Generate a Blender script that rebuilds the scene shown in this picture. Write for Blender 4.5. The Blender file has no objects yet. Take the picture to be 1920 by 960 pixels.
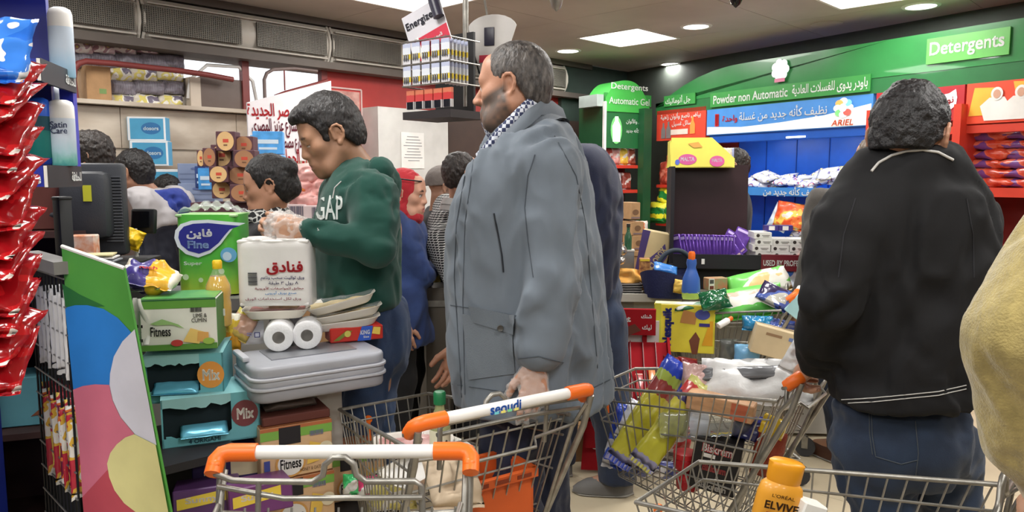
import bpy, bmesh, math, random, unicodedata
import numpy as np
from math import sin, cos, pi, radians as R
from mathutils import Vector as V, Matrix as MX, Euler
from mathutils.geometry import tessellate_polygon
random.seed(7); RNG = np.random.default_rng(7)
S = bpy.context.scene; COL = S.collection
# ---------------------------------------------------------------- camera, world, exposure
FPX, CAMH, TAN = 1400.0, 1.43, 150/1400.0           # focal length in px of the 1920x960 frame, eye height, downward pitch
PITCH = math.atan(TAN)
cd = bpy.data.cameras.new('camera'); cam = bpy.data.objects.new('camera', cd); COL.objects.link(cam)
cd.sensor_width = 36; cd.lens = FPX/1920*36; cd.clip_start = .05
cam.location = (0, 0, CAMH); cam.rotation_euler = (pi/2-PITCH, 0, 0); S.camera = cam
S.view_settings.view_transform = 'Standard'; S.view_settings.look = 'None'
S.view_settings.gamma = 1; S.view_settings.use_curve_mapping = False; S.view_settings.exposure = -0.82
wd = bpy.data.worlds.new('daylight'); S.world = wd; wd.use_nodes = True
bg = wd.node_tree.nodes['Background']; bg.inputs[0].default_value = (.93, .96, 1, 1); bg.inputs[1].default_value = 3.2
SPOT_W, PANEL_W = 12, 36                             # watts of a ceiling spot and of a ceiling panel

# ---------------------------------------------------------------- helpers
def Wp(px, py, Y):                                   # the point at distance Y that the photograph shows at (px, py)
    u, v = (px-960)/FPX, (480-py)/FPX
    y = cos(PITCH)+v*sin(PITCH); z = -sin(PITCH)+v*cos(PITCH); t = Y/y
    return V((u*t, Y, CAMH+z*t))
def Gz(px, py, z):                                   # ... at height z
    u, v = (px-960)/FPX, (480-py)/FPX
    y = cos(PITCH)+v*sin(PITCH); zz = -sin(PITCH)+v*cos(PITCH); t = (z-CAMH)/zz
    return V((u*t, y*t, z))
def Ln(px, p0, d):                                   # where the vertical line through image column px meets the plan line p0 + s d
    u = (px-960)/FPX; u /= cos(PITCH)
    s = (u*p0[1]-p0[0])/(d[0]-u*d[1]); return V((p0[0]+s*d[0], p0[1]+s*d[1], 0))

MATS = {}
ORD = 'first second third fourth fifth sixth seventh eighth ninth tenth eleventh twelfth thirteenth fourteenth fifteenth sixteenth seventeenth'.split()
def mat(name, c, rough=.55, metal=0, var=.06, scale=8, bump=0, bscale=40, emit=0, alpha=1, trans=0, coat=0, stretch=(1,1,1), c2=None, ior=1.45, attr=None, sheen=0):
    if name in MATS: return MATS[name]
    m = bpy.data.materials.new(name); m.use_nodes = True; nt = m.node_tree; N = nt.nodes; L = nt.links
    b = N['Principled BSDF']
    c = tuple(((x/255)/12.92 if x/255 < .04045 else ((x/255+.055)/1.055)**2.4) for x in c)
    if c2 is not None: c2 = tuple(((x/255)/12.92 if x/255 < .04045 else ((x/255+.055)/1.055)**2.4) for x in c2)
    tc = N.new('ShaderNodeTexCoord'); mp = N.new('ShaderNodeMapping'); L.new(tc.outputs['Object'], mp.inputs[0]); mp.inputs['Scale'].default_value = stretch
    if attr:
        a = N.new('ShaderNodeAttribute'); a.attribute_name = attr; L.new(a.outputs['Color'], b.inputs['Base Color'])
    else:
        n = N.new('ShaderNodeTexNoise'); n.inputs['Scale'].default_value = scale; n.inputs['Detail'].default_value = 4
        L.new(mp.outputs[0], n.inputs['Vector'])
        r = N.new('ShaderNodeValToRGB'); L.new(n.outputs['Fac'], r.inputs[0])
        k1 = c2 if c2 else tuple(min(1, x*(1+var)) for x in c); k0 = c if c2 else tuple(x*(1-var) for x in c)
        r.color_ramp.elements[0].position = .35; r.color_ramp.elements[1].position = .65
        r.color_ramp.elements[0].color = (*k0, 1); r.color_ramp.elements[1].color = (*k1, 1)
        L.new(r.outputs[0], b.inputs['Base Color'])
        if emit: L.new(r.outputs[0], b.inputs['Emission Color']); b.inputs['Emission Strength'].default_value = emit
    b.inputs['Roughness'].default_value = rough; b.inputs['Metallic'].default_value = metal
    b.inputs['Alpha'].default_value = alpha; b.inputs['Transmission Weight'].default_value = trans
    b.inputs['Coat Weight'].default_value = coat; b.inputs['IOR'].default_value = ior; b.inputs['Sheen Weight'].default_value = sheen
    if bump:
        n2 = N.new('ShaderNodeTexNoise'); n2.inputs['Scale'].default_value = bscale; n2.inputs['Detail'].default_value = 3
        L.new(mp.outputs[0], n2.inputs['Vector']); bp = N.new('ShaderNodeBump'); bp.inputs['Strength'].default_value = bump; bp.inputs['Distance'].default_value = .01
        L.new(n2.outputs['Fac'], bp.inputs['Height']); L.new(bp.outputs[0], b.inputs['Normal'])
    MATS[name] = m; return m

def tag(o, label=None, cat=None, group=None, kind=None):
    if label: o['label'] = label
    if cat: o['category'] = cat
    if group: o['group'] = group
    if kind: o['kind'] = kind
    return o
def T(name, label, cat, loc=(0,0,0), rz=0, group=None, rot=None):
    o = bpy.data.objects.new(name, None); COL.objects.link(o); o.empty_display_size = .05
    o.location = loc; o.rotation_euler = rot if rot else (0, 0, rz); return tag(o, label, cat, group)
def link(name, me, m, parent=None, loc=None, rot=None, smooth=None):
    if m is not None and not me.materials: me.materials.append(m)
    o = bpy.data.objects.new(name, me); COL.objects.link(o)
    if parent is not None: o.parent = parent
    if loc is not None: o.location = loc
    if rot is not None: o.rotation_euler = rot
    return o
def dup(root, loc=None, rot=None, label=None, group=None):
    r = root.copy(); COL.objects.link(r)
    if loc is not None: r.location = loc
    if rot is not None: r.rotation_euler = rot
    if label: r['label'] = label
    if group: r['group'] = group
    for ch in list(root.children):
        c = ch.copy(); COL.objects.link(c); c.parent = r
        for g in list(ch.children):
            d = g.copy(); COL.objects.link(d); d.parent = c
    return r

class MB:                                            # mesh builder: everything added ends in ONE mesh
    def __init__(s): s.v = []; s.f = []; s.mi = []; s.m = 0
    def add(s, vs, fs, M=None):
        n = len(s.v)
        if M is not None: vs = [M @ V(v) for v in vs]
        s.v += [tuple(v) for v in vs]; s.f += [tuple(i+n for i in f) for f in fs]; s.mi += [s.m]*len(fs); return s
    def box(s, c, d, M=None, rz=0, b=0):
        x, y, z = [k/2 for k in d]
        if b: return s.rbox(c, d, b, M, rz)
        vs = [V((i*x, j*y, k*z)) for i in (-1,1) for j in (-1,1) for k in (-1,1)]
        if rz: r = MX.Rotation(rz, 3, 'Z'); vs = [r @ v for v in vs]
        vs = [v+V(c) for v in vs]
        return s.add(vs, [(0,1,3,2),(4,6,7,5),(0,4,5,1),(2,3,7,6),(0,2,6,4),(1,5,7,3)], M)
    def rbox(s, c, d, b, M=None, rz=0, n=2):         # box with rounded edges
        bm = bmesh.new(); bmesh.ops.create_cube(bm, size=1)
        for v in bm.verts: v.co = V((v.co.x*d[0], v.co.y*d[1], v.co.z*d[2]))
        bmesh.ops.bevel(bm, geom=bm.edges[:], offset=min(b, min(d)*.49), segments=n, affect='EDGES', profile=.5)
        r = MX.Translation(V(c)) @ MX.Rotation(rz, 4, 'Z'); bm.verts.index_update()
        s.add([r @ v.co for v in bm.verts], [tuple(v.index for v in f.verts) for f in bm.faces], M); bm.free(); return s
    def tube(s, pts, r, n=6, M=None, close=False, cap=True):
        pts = [V(p) for p in pts]; m = len(pts); rs = r if isinstance(r, (list, tuple)) else [r]*m; vs = []; u0 = None
        for i, p in enumerate(pts):
            a = pts[i-1] if (i or close) else p; b = pts[(i+1) % m] if (i < m-1 or close) else p
            t = (b-a).normalized() if (b-a).length > 1e-9 else V((0,0,1))
            u = (u0-t*u0.dot(t)) if u0 is not None else t.orthogonal()
            u = u.normalized() if u.length > 1e-6 else t.orthogonal().normalized(); u0 = u; w = t.cross(u)
            vs += [p+(u*cos(2*pi*k/n)+w*sin(2*pi*k/n))*rs[i] for k in range(n)]
        fs = [(i*n+k, i*n+(k+1) % n, ((i+1) % m)*n+(k+1) % n, ((i+1) % m)*n+k) for i in range(m if close else m-1) for k in range(n)]
        if cap and not close: fs += [tuple(range(n-1,-1,-1)), tuple((m-1)*n+k for k in range(n))]
        return s.add(vs, fs, M)
    def lathe(s, prof, n=20, M=None):                # prof: (r, z)
        vs = [(r*cos(2*pi*k/n), r*sin(2*pi*k/n), z) for r, z in prof for k in range(n)]; m = len(prof)
        fs = [(i*n+k, i*n+(k+1) % n, (i+1)*n+(k+1) % n, (i+1)*n+k) for i in range(m-1) for k in range(n)]
        fs += [tuple(range(n-1,-1,-1)), tuple((m-1)*n+k for k in range(n))]
        return s.add(vs, fs, M)
    def prism(s, poly, d, M=None):                   # polygon in xz, from y=0 to y=d
        n = len(poly); vs = [(x, 0, z) for x, z in poly]+[(x, d, z) for x, z in poly]
        fs = [(i, (i+1) % n, n+(i+1) % n, n+i) for i in range(n)]+[tuple(range(n-1,-1,-1)), tuple(range(n, 2*n))]
        return s.add(vs, fs, M)
    def grid(s, fn, nu, nv, M=None, cu=False):
        vs = [fn(i/(nu if cu else nu-1), j/(nv-1)) for i in range(nu) for j in range(nv)]
        fs = [(i*nv+j, ((i+1) % nu)*nv+j, ((i+1) % nu)*nv+j+1, i*nv+j+1) for i in range(nu if cu else nu-1) for j in range(nv-1)]
        return s.add(vs, fs, M)
    def mesh(s, name, smooth=None):
        me = bpy.data.meshes.new(name); me.from_pydata(s.v, [], s.f)
        if any(s.mi): me.polygons.foreach_set('material_index', s.mi)
        bm = bmesh.new(); bm.from_mesh(me); bmesh.ops.recalc_face_normals(bm, faces=bm.faces[:]); bm.to_mesh(me); bm.free()
        if smooth is not None:
            me.polygons.foreach_set('use_smooth', [True]*len(me.polygons))
            try: me.set_sharp_from_angle(angle=R(smooth))
            except Exception: pass
        me.update(); return me
    def obj(s, name, m, parent=None, loc=None, rot=None, smooth=40):
        me = s.mesh(name, smooth)
        for q in (m if isinstance(m, (list, tuple)) else [m]): me.materials.append(q)
        return link(name, me, None, parent, loc, rot)

# ---- pillow-like bag: seams left/right or top/bottom, puffed, crumpled
def vnoise(p, seed=0):
    p = np.asarray(p, float); i = np.floor(p).astype(np.int64); f = p-i; f = f*f*(3-2*f); out = 0
    for dx in (0,1):
        for dy in (0,1):
            for dz in (0,1):
                h = (i[:,0]+dx)*374761393+(i[:,1]+dy)*668265263+(i[:,2]+dz)*2147483647+seed*1274126177
                h = (h ^ (h >> 13))*1274126177 & 0xffffffff; h = (h ^ (h >> 16)) & 0xffff
                w = (f[:,0] if dx else 1-f[:,0])*(f[:,1] if dy else 1-f[:,1])*(f[:,2] if dz else 1-f[:,2])
                out = out+w*(h/65535.0)
    return out*2-1
def bag_mesh(name, w, h, t, seed=0, crimp=.05, crum=.12, nu=16, nv=20):
    """bag in the xz plane, thickness along y; crimped flat seams at the top and bottom ends"""
    vs = []; 
    for side in (-1, 1):
        for i in range(nu+1):
            for j in range(nv+1):
                u, v = i/nu*2-1, j/nv*2-1
                e = max(0, 1-abs(v)**3)**.6 if abs(v) < 1-crimp*2 else 0
                e *= max(0, 1-abs(u)**2.6)**.55
                x = u*w/2*(1-.06*(1-abs(v))**2*0-.05*e); vs.append((x, side*t/2*e, v*h/2))
    a = np.array(vs); q = a/np.array([w, w, w])*5+seed*7.3
    n = vnoise(q, seed)+.5*vnoise(q*2.1, seed+3); m = np.abs(a[:,1]) > t*.02
    a[:,1] += np.where(m, n*t*crum*np.sign(a[:,1]), n*t*crum*.35)
    a[:,0] += vnoise(q*1.3, seed+9)*w*.025; a[:,2] += vnoise(q*1.2, seed+5)*h*.02
    K = (nu+1)*(nv+1); fs = []
    for sd in (0, 1):
        for i in range(nu):
            for j in range(nv):
                q4 = (sd*K+i*(nv+1)+j, sd*K+(i+1)*(nv+1)+j, sd*K+(i+1)*(nv+1)+j+1, sd*K+i*(nv+1)+j+1); fs.append(q4 if sd == 0 else q4[::-1])
    me = bpy.data.meshes.new(name); me.from_pydata([tuple(p) for p in a], [], fs)
    bm = bmesh.new(); bm.from_mesh(me); bmesh.ops.remove_doubles(bm, verts=bm.verts[:], dist=.0005); bmesh.ops.recalc_face_normals(bm, faces=bm.faces[:]); bm.to_mesh(me); bm.free()
    me.polygons.foreach_set('use_smooth', [True]*len(me.polygons)); return me

# ---- writing: flat letter meshes in the xz plane (reads from -y); Arabic letters are joined here
_F = {}
for _c in range(0xFE70, 0xFEFD):
    _d = unicodedata.decomposition(chr(_c)).split()
    if len(_d) > 1: _F.setdefault(tuple(_d[1:]), {})[_d[0][1:-1]] = chr(_c)
def shape_ar(s):
    if not any('\u0600' <= c <= '\u06ff' for c in s): return s
    g = []; i = 0
    while i < len(s):
        if s[i] == 'ل' and i+1 < len(s) and s[i+1] in 'اأإآ': g.append(s[i:i+2]); i += 2
        else: g.append(s[i]); i += 1
    fm = lambda t: _F.get(tuple('%04X' % ord(c) for c in t), {})
    o = []
    for k, t in enumerate(g):
        f = fm(t)
        if not f: o.append(t); continue
        pv = k > 0 and 'initial' in fm(g[k-1]) and 'final' in f
        nx = k+1 < len(g) and 'initial' in f and 'final' in fm(g[k+1])
        o.append(f.get('medial' if pv and nx and 'medial' in f else 'initial' if nx else 'final' if pv else 'isolated', t))
    ltr = lambda c: c.isascii() and c.isalnum() or '\u0660' <= c <= '\u0669'
    o = o[::-1]; i = 0
    while i < len(o):                                  # Latin words and numbers keep their own order
        if ltr(o[i]):
            j = i
            while j < len(o) and ltr(o[j]): j += 1
            o[i:j] = o[i:j][::-1]; i = j
        else: i += 1
    return ''.join(o)
_TXT = {}
def text_polys(body, bold):
    if (body, bold) in _TXT: return _TXT[(body, bold)]
    cu = bpy.data.curves.new('t', 'FONT'); cu.body = shape_ar(body); cu.size = 1; cu.resolution_u = 3; cu.fill_mode = 'NONE'
    o = bpy.data.objects.new('t', cu); me = o.to_mesh()
    co = [v.co.copy() for v in me.vertices]; nb = {}
    for e in me.edges:
        a, b = e.vertices; nb.setdefault(a, []).append(b); nb.setdefault(b, []).append(a)
    seen = set(); loops = []
    for st in nb:
        if st in seen: continue
        lp = [st]; seen.add(st); cur = st
        while True:
            nx = [q for q in nb[cur] if q not in seen]
            if not nx: break
            cur = nx[0]; seen.add(cur); lp.append(cur)
        if len(lp) > 2: loops.append([V((co[i].x, co[i].y, 0)) for i in lp])
    o.to_mesh_clear(); bpy.data.objects.remove(o); bpy.data.curves.remove(cu)
    area = lambda l: sum(l[i-1].x*l[i].y-l[i].x*l[i-1].y for i in range(len(l)))/2
    def inside(p, l):
        c = False
        for i in range(len(l)):
            a, b = l[i-1], l[i]
            if (a.y > p.y) != (b.y > p.y) and p.x < (b.x-a.x)*(p.y-a.y)/(b.y-a.y)+a.x: c = not c
        return c
    big = [(abs(area(l)), l) for l in loops]; big.sort(key=lambda t: -t[0]); outer = []
    sg = None
    for ar, l in big:
        if ar < 1e-7: continue
        if sg is None: sg = area(l) > 0
        if (area(l) > 0) == sg: outer.append([l])
        else:
            for g in reversed(outer):
                if inside(l[0], g[0]): g.append(l); break
    vs = []; fs = []
    for g in outer:
        n = len(vs); flat = [p for l in g for p in l]
        try: tr = tessellate_polygon(g)
        except Exception: continue
        vs += flat; fs += [tuple(i+n for i in t) for t in tr]
    if bold:
        b0 = list(vs); f0 = list(fs); n = len(b0)
        for k, (dx, dy) in enumerate(((bold,0),(0,bold),(bold,bold))):
            vs += [p+V((dx, dy, 0)) for p in b0]; fs += [tuple(i+n*(k+1) for i in f) for f in f0]
    _TXT[(body, bold)] = (vs, fs); return vs, fs
def text(body, m, parent, w=None, h=None, loc=(0,0,0), rot=None, bold=.0, ls=None, name='lettering', thick=0, shear=0):
    """lettering centred on loc; w or h gives its size in metres"""
    vs, fs = text_polys(body, bold)
    if not vs: return None
    x0, x1 = min(p.x for p in vs), max(p.x for p in vs); y0, y1 = min(p.y for p in vs), max(p.y for p in vs)
    sx = w/(x1-x0) if w else None; sy = h/(y1-y0) if h else None
    sx = sx or sy; sy = sy or sx
    b = MB(); P = [((p.x-(x0+x1)/2)*sx+shear*(p.y-(y0+y1)/2)*sy, 0, (p.y-(y0+y1)/2)*sy) for p in vs]; b.add(P, fs)
    me = bpy.data.meshes.new(name); me.from_pydata(P, [], fs); me.materials.append(m)
    return link(name, me, None, parent, loc, rot)
def disc(b, c, rx, rz, n=24, a0=0, a1=2*pi, M=None):     # flat ellipse in xz
    b.add([(c[0]+rx*cos(a0+(a1-a0)*k/n), c[1], c[2]+rz*sin(a0+(a1-a0)*k/n)) for k in range(n)], [tuple(range(n))], M); return b
def flat(name, poly, m, parent, y=0):                    # flat print in xz at depth y
    b = MB(); b.add([(x, y, z) for x, z in poly], [tuple(range(len(poly)))]); return b.obj(name, m, parent, smooth=None)
# ---------------------------------------------------------------- materials
white_ink = mat('white ink', (238,240,238), .5); red_ink = mat('red ink', (196,40,48), .5); black_ink = mat('black ink', (28,26,28), .5); blue_ink = mat('blue ink', (40,70,160), .5)
steel = mat('zinc plated wire', (150,147,140), .38, .7, var=.15, scale=30)
white_plastic = mat('white plastic', (232,230,226), .38); orange_plastic = mat('orange plastic', (240,112,32), .38, var=.05)
black_plastic = mat('black plastic', (32,33,35), .45); grey_plastic = mat('grey plastic', (168,170,178), .4, bump=.04, bscale=200)
card = mat('brown cardboard', (178,140,100), .8, var=.08, scale=14, bump=.1, bscale=60)
white_card = mat('white coated card', (226,224,218), .5); paper = mat('paper', (232,230,226), .8)
ral_green = mat('green shop fascia', (44,122,62), .28, var=.05, coat=.3); dk_green = mat('dark green painted steel', (30,76,46), .4)
red_paint = mat('red wall paint', (166,50,46), .5, bump=.03); shop_blue = mat('blue back panel', (30,96,205), .4); shop_red = mat('red shelf steel', (196,58,40), .4)
ceil_m = mat('taupe ceiling panel', (184,175,165), .6, var=.1, scale=1.5, bump=.12, bscale=5)
floor_m = mat('cream floor tile', (206,192,164), .28, var=.07, scale=3, bump=.02, bscale=12); grout = mat('floor grout', (150,138,118), .8)
marble = mat('veined cream marble', (206,194,178), .35, scale=3.5, c2=(176,160,142), bump=.02, stretch=(1,1,2.2))
def glow(name, c, e):
    m = mat(name, c, .5); b = m.node_tree.nodes['Principled BSDF']; b.inputs['Emission Color'].default_value = (*lin0(c), 1); b.inputs['Emission Strength'].default_value = e; return m
def lin0(c): return tuple(((x/255)/12.92 if x/255 < .04045 else ((x/255+.055)/1.055)**2.4) for x in c)
lamp_m = glow('lit lamp diffuser', (255,252,244), 9)
# ---------------------------------------------------------------- the room
LW0, LWD = V((-2.63,4.5,0)), V((.692,.722,0)); RW0, RWD = V((2.65,5.6,0)), V((.529,-.8486,0))
LRZ = math.atan2(LWD.y, LWD.x); RRZ = math.atan2(RWD.y, RWD.x)
def sL(px): return (Ln(px, LW0, LWD)-LW0).dot(LWD)
def sR(px): return (Ln(px, RW0, RWD)-RW0).dot(RWD)
def zL(px, py): p = Ln(px, LW0, LWD); return Wp(px, py, p.y).z
def zR(px, py): p = Ln(px, RW0, RWD); return Wp(px, py, p.y).z
def st(name, b, m, loc=(0,0,0), rz=0, parent=None, smooth=None):
    o = b.obj(name, m, parent, loc, (0,0,rz), smooth)
    if parent is None: o['kind'] = 'structure'
    return o
ZC = 2.6
fl = st('floor', MB().box((0,0,-.06), (16,18,.1)), grout, (0,0,0), LRZ)
tm = MB().box((0,0,-.008), (.598,.598,.016)).mesh('tile'); tm.materials.append(floor_m)
for i in range(-3, 11):
    for j in range(-9, 8):
        x, y = i*.6, j*.6; w = MX.Rotation(LRZ, 3, 'Z') @ V((x, y, 0))
        if -.8 < w.x < 4.6 and 1.2 < w.y < 8.2 and abs(w.x) < w.y*.8+.4: link('tile', tm, None, fl, (x, y, 0))
ce = st('ceiling', MB().box((0,-1.9,ZC+.12), (16,14.2,.2)), mat('ceiling void', (60,55,50), .9), (0,0,0), LRZ)
PANELS = [(.99,6.52), (-.66,5.10), (2.32,4.98), (.85,3.5), (-.8,2.1), (2.3,2.0), (3.9,3.4), (-2.4,3.4), (.7,.5), (-2.6,.6), (2.5,-1), (-.6,-1.5), (4.2,.6), (-2.0,-1.2), (1.2,-2.4), (-1.3,.2)]  # the unseen panels later in the list are added for more light
li = MX.Rotation(-LRZ, 3, 'Z'); PL = [li @ V((x, y, 0)) for x, y in PANELS]
for i in range(-5, 9):
    for j in range(-5, 4):
        x, y = i*1.22+.2, j*1.22+.74; b = MB(); hs = [p for p in PL if abs(p.x-x) < .95 and abs(p.y-y) < .95]
        # leave a hole where a lamp is let into the panel
        cells = [(x-.608, x+.608, y-.608, y+.608)]
        for p in hs:
            n = []
            for x0, x1, y0, y1 in cells:
                a0, a1, c0, c1 = max(x0, p.x-.315), min(x1, p.x+.315), max(y0, p.y-.315), min(y1, p.y+.315)
                if a0 >= a1 or c0 >= c1: n.append((x0,x1,y0,y1)); continue
                n += [q for q in ((x0,a0,y0,y1),(a1,x1,y0,y1),(a0,a1,y0,c0),(a0,a1,c1,y1)) if q[1]-q[0] > .004 and q[3]-q[2] > .004]
            cells = n
        for x0, x1, y0, y1 in cells: b.box(((x0+x1)/2, (y0+y1)/2, ZC+.008), (x1-x0, y1-y0, .016))
        if cells: b.obj('panel', ceil_m, ce, (0,0,0), smooth=None)
for k, (x, y) in enumerate(PANELS):
    _ = ['above the two round lamps before the detergent wall','over the battery rack','over the red shelves'] 
    t = T('ceiling_panel_light', 'square recessed ceiling light panel, '+(('the whole one hanging highest in view behind the grey-coated man' if k == 0 else 'cut by the top of the picture above the battery rack' if k == 1 else 'cut by the top of the picture over the detergent aisle') if k < 3 else 'unseen, added to light the checkout floor'), 'ceiling light', (x, y, ZC), LRZ, 'square ceiling light panels')
    b = MB()
    for dx, dy, w, h in ((-.305,0,.02,.63),(.305,0,.02,.63),(0,-.305,.59,.02),(0,.305,.59,.02)): b.box((dx, dy, .004), (w, h, .02))
    b.obj('frame', white_plastic, t); MB().box((0,0,.008), (.59,.59,.01)).obj('diffuser', lamp_m, t)
    ld = bpy.data.lights.new('panel lamp', 'AREA'); ld.shape = 'SQUARE'; ld.size = .58; ld.energy = PANEL_W; ld.color = (1,.985,.955)
    lo = bpy.data.objects.new('lamp', ld); COL.objects.link(lo); lo.parent = t; lo.location = (0,0,-.012)
SPOTS = [(1.445,6.021,'above the yellow display carton, just right of the square panel'),(2.829,5.319,'at the top edge, nearer of the two over the Detergents lettering'),(3.408,5.858,'farther of the two over the Detergents lettering'),(2.571,7.087,'above the white flower badge of the green fascia'),(1.668,8.0,'farthest, over the gap beside the green kiosk'),(.526,7.176,'just right of the grey-haired man above the small grille'),(1.6,3.6,''),(-1.4,3.9,''),(.1,4.6,''),(3.6,2.2,''),(1.5,1.2,''),(-1.5,1.4,''),(.3,-.6,'')]
for k, (x, y, w) in enumerate(SPOTS):
    t = T('ceiling_downlight', 'round recessed white downlight '+(w or 'out of view over the checkouts'), 'ceiling light', (x, y, ZC), 0, 'round ceiling downlights')
    MB().lathe([(.098,.004),(.098,-.008),(.118,-.008),(.125,-.001),(.125,.004)], 28).obj('trim_ring', white_plastic, t); MB().lathe([(.0,-.004),(.1,-.004),(.1,.004),(0,.004)], 28).obj('diffuser', lamp_m, t)
    ld = bpy.data.lights.new('downlight lamp', 'AREA'); ld.shape = 'DISK'; ld.size = .19; ld.energy = SPOT_W; ld.color = (1,.98,.95)
    lo = bpy.data.objects.new('lamp', ld); COL.objects.link(lo); lo.parent = t; lo.location = (0,0,-.02)
t = T('ceiling_speaker', 'round flush grey ceiling speaker grille near the white flower badge', 'speaker', (2.427,5.918,ZC)); MB().lathe([(0,-.004),(.1,-.006),(.1,0),(0,0)], 28).obj('grille', mat('grey grille', (140,132,124), .6), t); MB().lathe([(.1,-.01),(.116,-.008),(.118,0),(.1,0)], 28).obj('rim', mat('dim white plastic', (180,174,166), .5), t)
for (px, py, Y, r, lab, nm) in ((1380,2,4.6,.05,'small black dome camera at the top edge of the ceiling','dome'),(1043,8,4.3,.05,'grey ceiling fixture with thin arms at the top edge above the battery poster','body')):
    p = Wp(px, py, Y); t = T('ceiling_camera', lab, 'camera', (p.x, p.y, ZC)); g = MB(); h = ZC-p.z+.02
    g.lathe([(r*1.1,0),(r*1.15,-h*.5),(r*.95,-h*.52)], 20).obj('base', black_plastic if nm == 'dome' else steel, t)
    MB().lathe([(0.001,-h-.02),(r*.5,-h),(r*.85,-h*.75),(r*.93,-h*.5)], 20).obj('dome', mat('smoked dome', (22,22,26), .15) if nm == 'dome' else steel, t)
    if nm != 'dome':
        q = MB(); q.tube([(-.2,0,-h*.75+.03),(-.05,0,-h*.75),(.05,0,-h*.75),(.18,.02,-h*.75+.02)], .006); q.obj('arm', steel, t)

# left wall: marble dado, window, soffit with air grilles
s0, s1 = -5.0, sL(628)
wl = st('wall_left', MB().box(((s0+s1)/2, .14, .93), (s1-s0, .2, 1.86)).box(((s0+s1)/2, .14, 2.46), (s1-s0, .2, .4)).box((s0+.5, .14, 1.9), (1.0, .2, .8)), mat('cream plaster', (196,186,172), .7), LW0, LRZ)
for k in range(9):
    x0 = s0+k*(s1-s0)/9; x1 = x0+(s1-s0)/9
    MB().box(((x0+x1)/2, .03, .80), (x1-x0-.004, .02, 1.58)).box(((x0+x1)/2, .03, 1.73), (x1-x0-.004, .02, .25)).obj('panel', marble, wl)
wm2 = mat('red oxide window steel', (128,58,56), .45)
MB().box(((s0+s1)/2, .05, 1.875), (s1-s0, .22, .025)).obj('ledge', marble, wl)
wi = T('window_1', None, None, LW0, LRZ); wi['kind'] = 'structure'
for px in (478, 622): 
    x = sL(px); MB().box((x, .06, 2.06), (.05, .05, .36)).obj('mullion', wm2, wi)
def loop_bar(pxs, r, m):
    b = MB(); b.tube([(sL(px), -.03, zL(px, py)) for px, py in pxs], r, 8); return b.obj('bar', m, wi, smooth=60)
loop_bar([(158,192),(155,150),(158,130),(166,120),(180,116),(230,120),(290,127),(345,133),(400,141),(446,150)], .018, wm2)
loop_bar([(503,185),(503,150),(508,138),(520,131),(560,129),(600,134)], .013, mat('grey bar', (120,104,100), .5))
loop_bar([(522,182),(540,175),(600,158),(618,152)], .016, wm2)
loop_bar([(540,131),(540,170)], .006, wm2)
wp = MB(); wp.box(((s0+1+s1)/2, .13, 2.06), (s1-s0-1, .006, .36)); pane = wp.obj('pane', mat('window glass', (255,255,255), .05, trans=1, alpha=1), wi)
# neighbouring building outside the window
ob = st('wall_outside', MB().box((.6,0,1.2), (7,.2,1.55)), mat('pale rendered wall outside', (226,222,214), .8), LW0+V((-.722,.692,0))*2.2, LRZ)
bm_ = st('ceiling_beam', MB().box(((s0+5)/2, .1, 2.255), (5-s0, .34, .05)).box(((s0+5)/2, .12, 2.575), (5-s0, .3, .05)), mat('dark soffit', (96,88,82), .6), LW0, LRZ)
acm = mat('cream enamelled grille frame', (198,192,182), .45); acp = mat('perforated grey steel', (120,116,108), .6, .3, var=.2, scale=4)
for k, (a, b_) in enumerate(((-2.3,-.94),(-.94,.42),(.42,1.78),(1.78,3.14),(3.14,4.56))):
    t = T('air_grille_unit', 'long cream wall grille under the ceiling, '+['nearest, mostly behind the razor stand','just right of the shaving cans','over the middle of the window','over the cashier','short one behind the grey-haired head'][k], 'air grille', LW0+LWD*((a+b_)/2), LRZ, 'air grilles along the left wall')
    w = b_-a-.012; B = MB(); n = 8
    B.grid(lambda u, v: (-w/2+w*u, -.02-.09*sin(pi*(.15+.7*v))+.05, 2.275+.265*v), 2, 9); B.obj('casing', acm, t)
    fr = MB()
    for z in (2.305, 2.508): fr.tube([(-w/2+.03, -.055, z), (w/2-.03, -.055, z)], .008)
    for x in (-w/2+.008, w/2-.008): fr.tube([(x, -.02-.09*sin(pi*(.15+.7*v))+.045, 2.275+.265*v) for v in (0,.2,.4,.6,.8,1)], .011, 8)
    fr.obj('frame', acm, t, smooth=60)
    for q in (0, 1):
        c = -w/4*1.0+q*w/2; ww = w/2-.085+(.06 if q == 0 else -.03); c += -.02 if q == 0 else .02
        g = T('grille', None, None, (c, 0, 0)); g.parent = t
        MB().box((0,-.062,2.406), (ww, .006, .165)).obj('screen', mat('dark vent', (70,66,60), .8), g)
        m_ = MB(); nn = 46
        for i in range(nn): m_.box((-ww/2+ww*(i+.5)/nn, -.068, 2.406), (ww/nn*.5, .006, .165))
        for z in np.linspace(2.33, 2.482, 14): m_.box((0, -.07, z), (ww, .005, .0048))
        m_.obj('mesh', acp, g, smooth=None)
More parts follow.
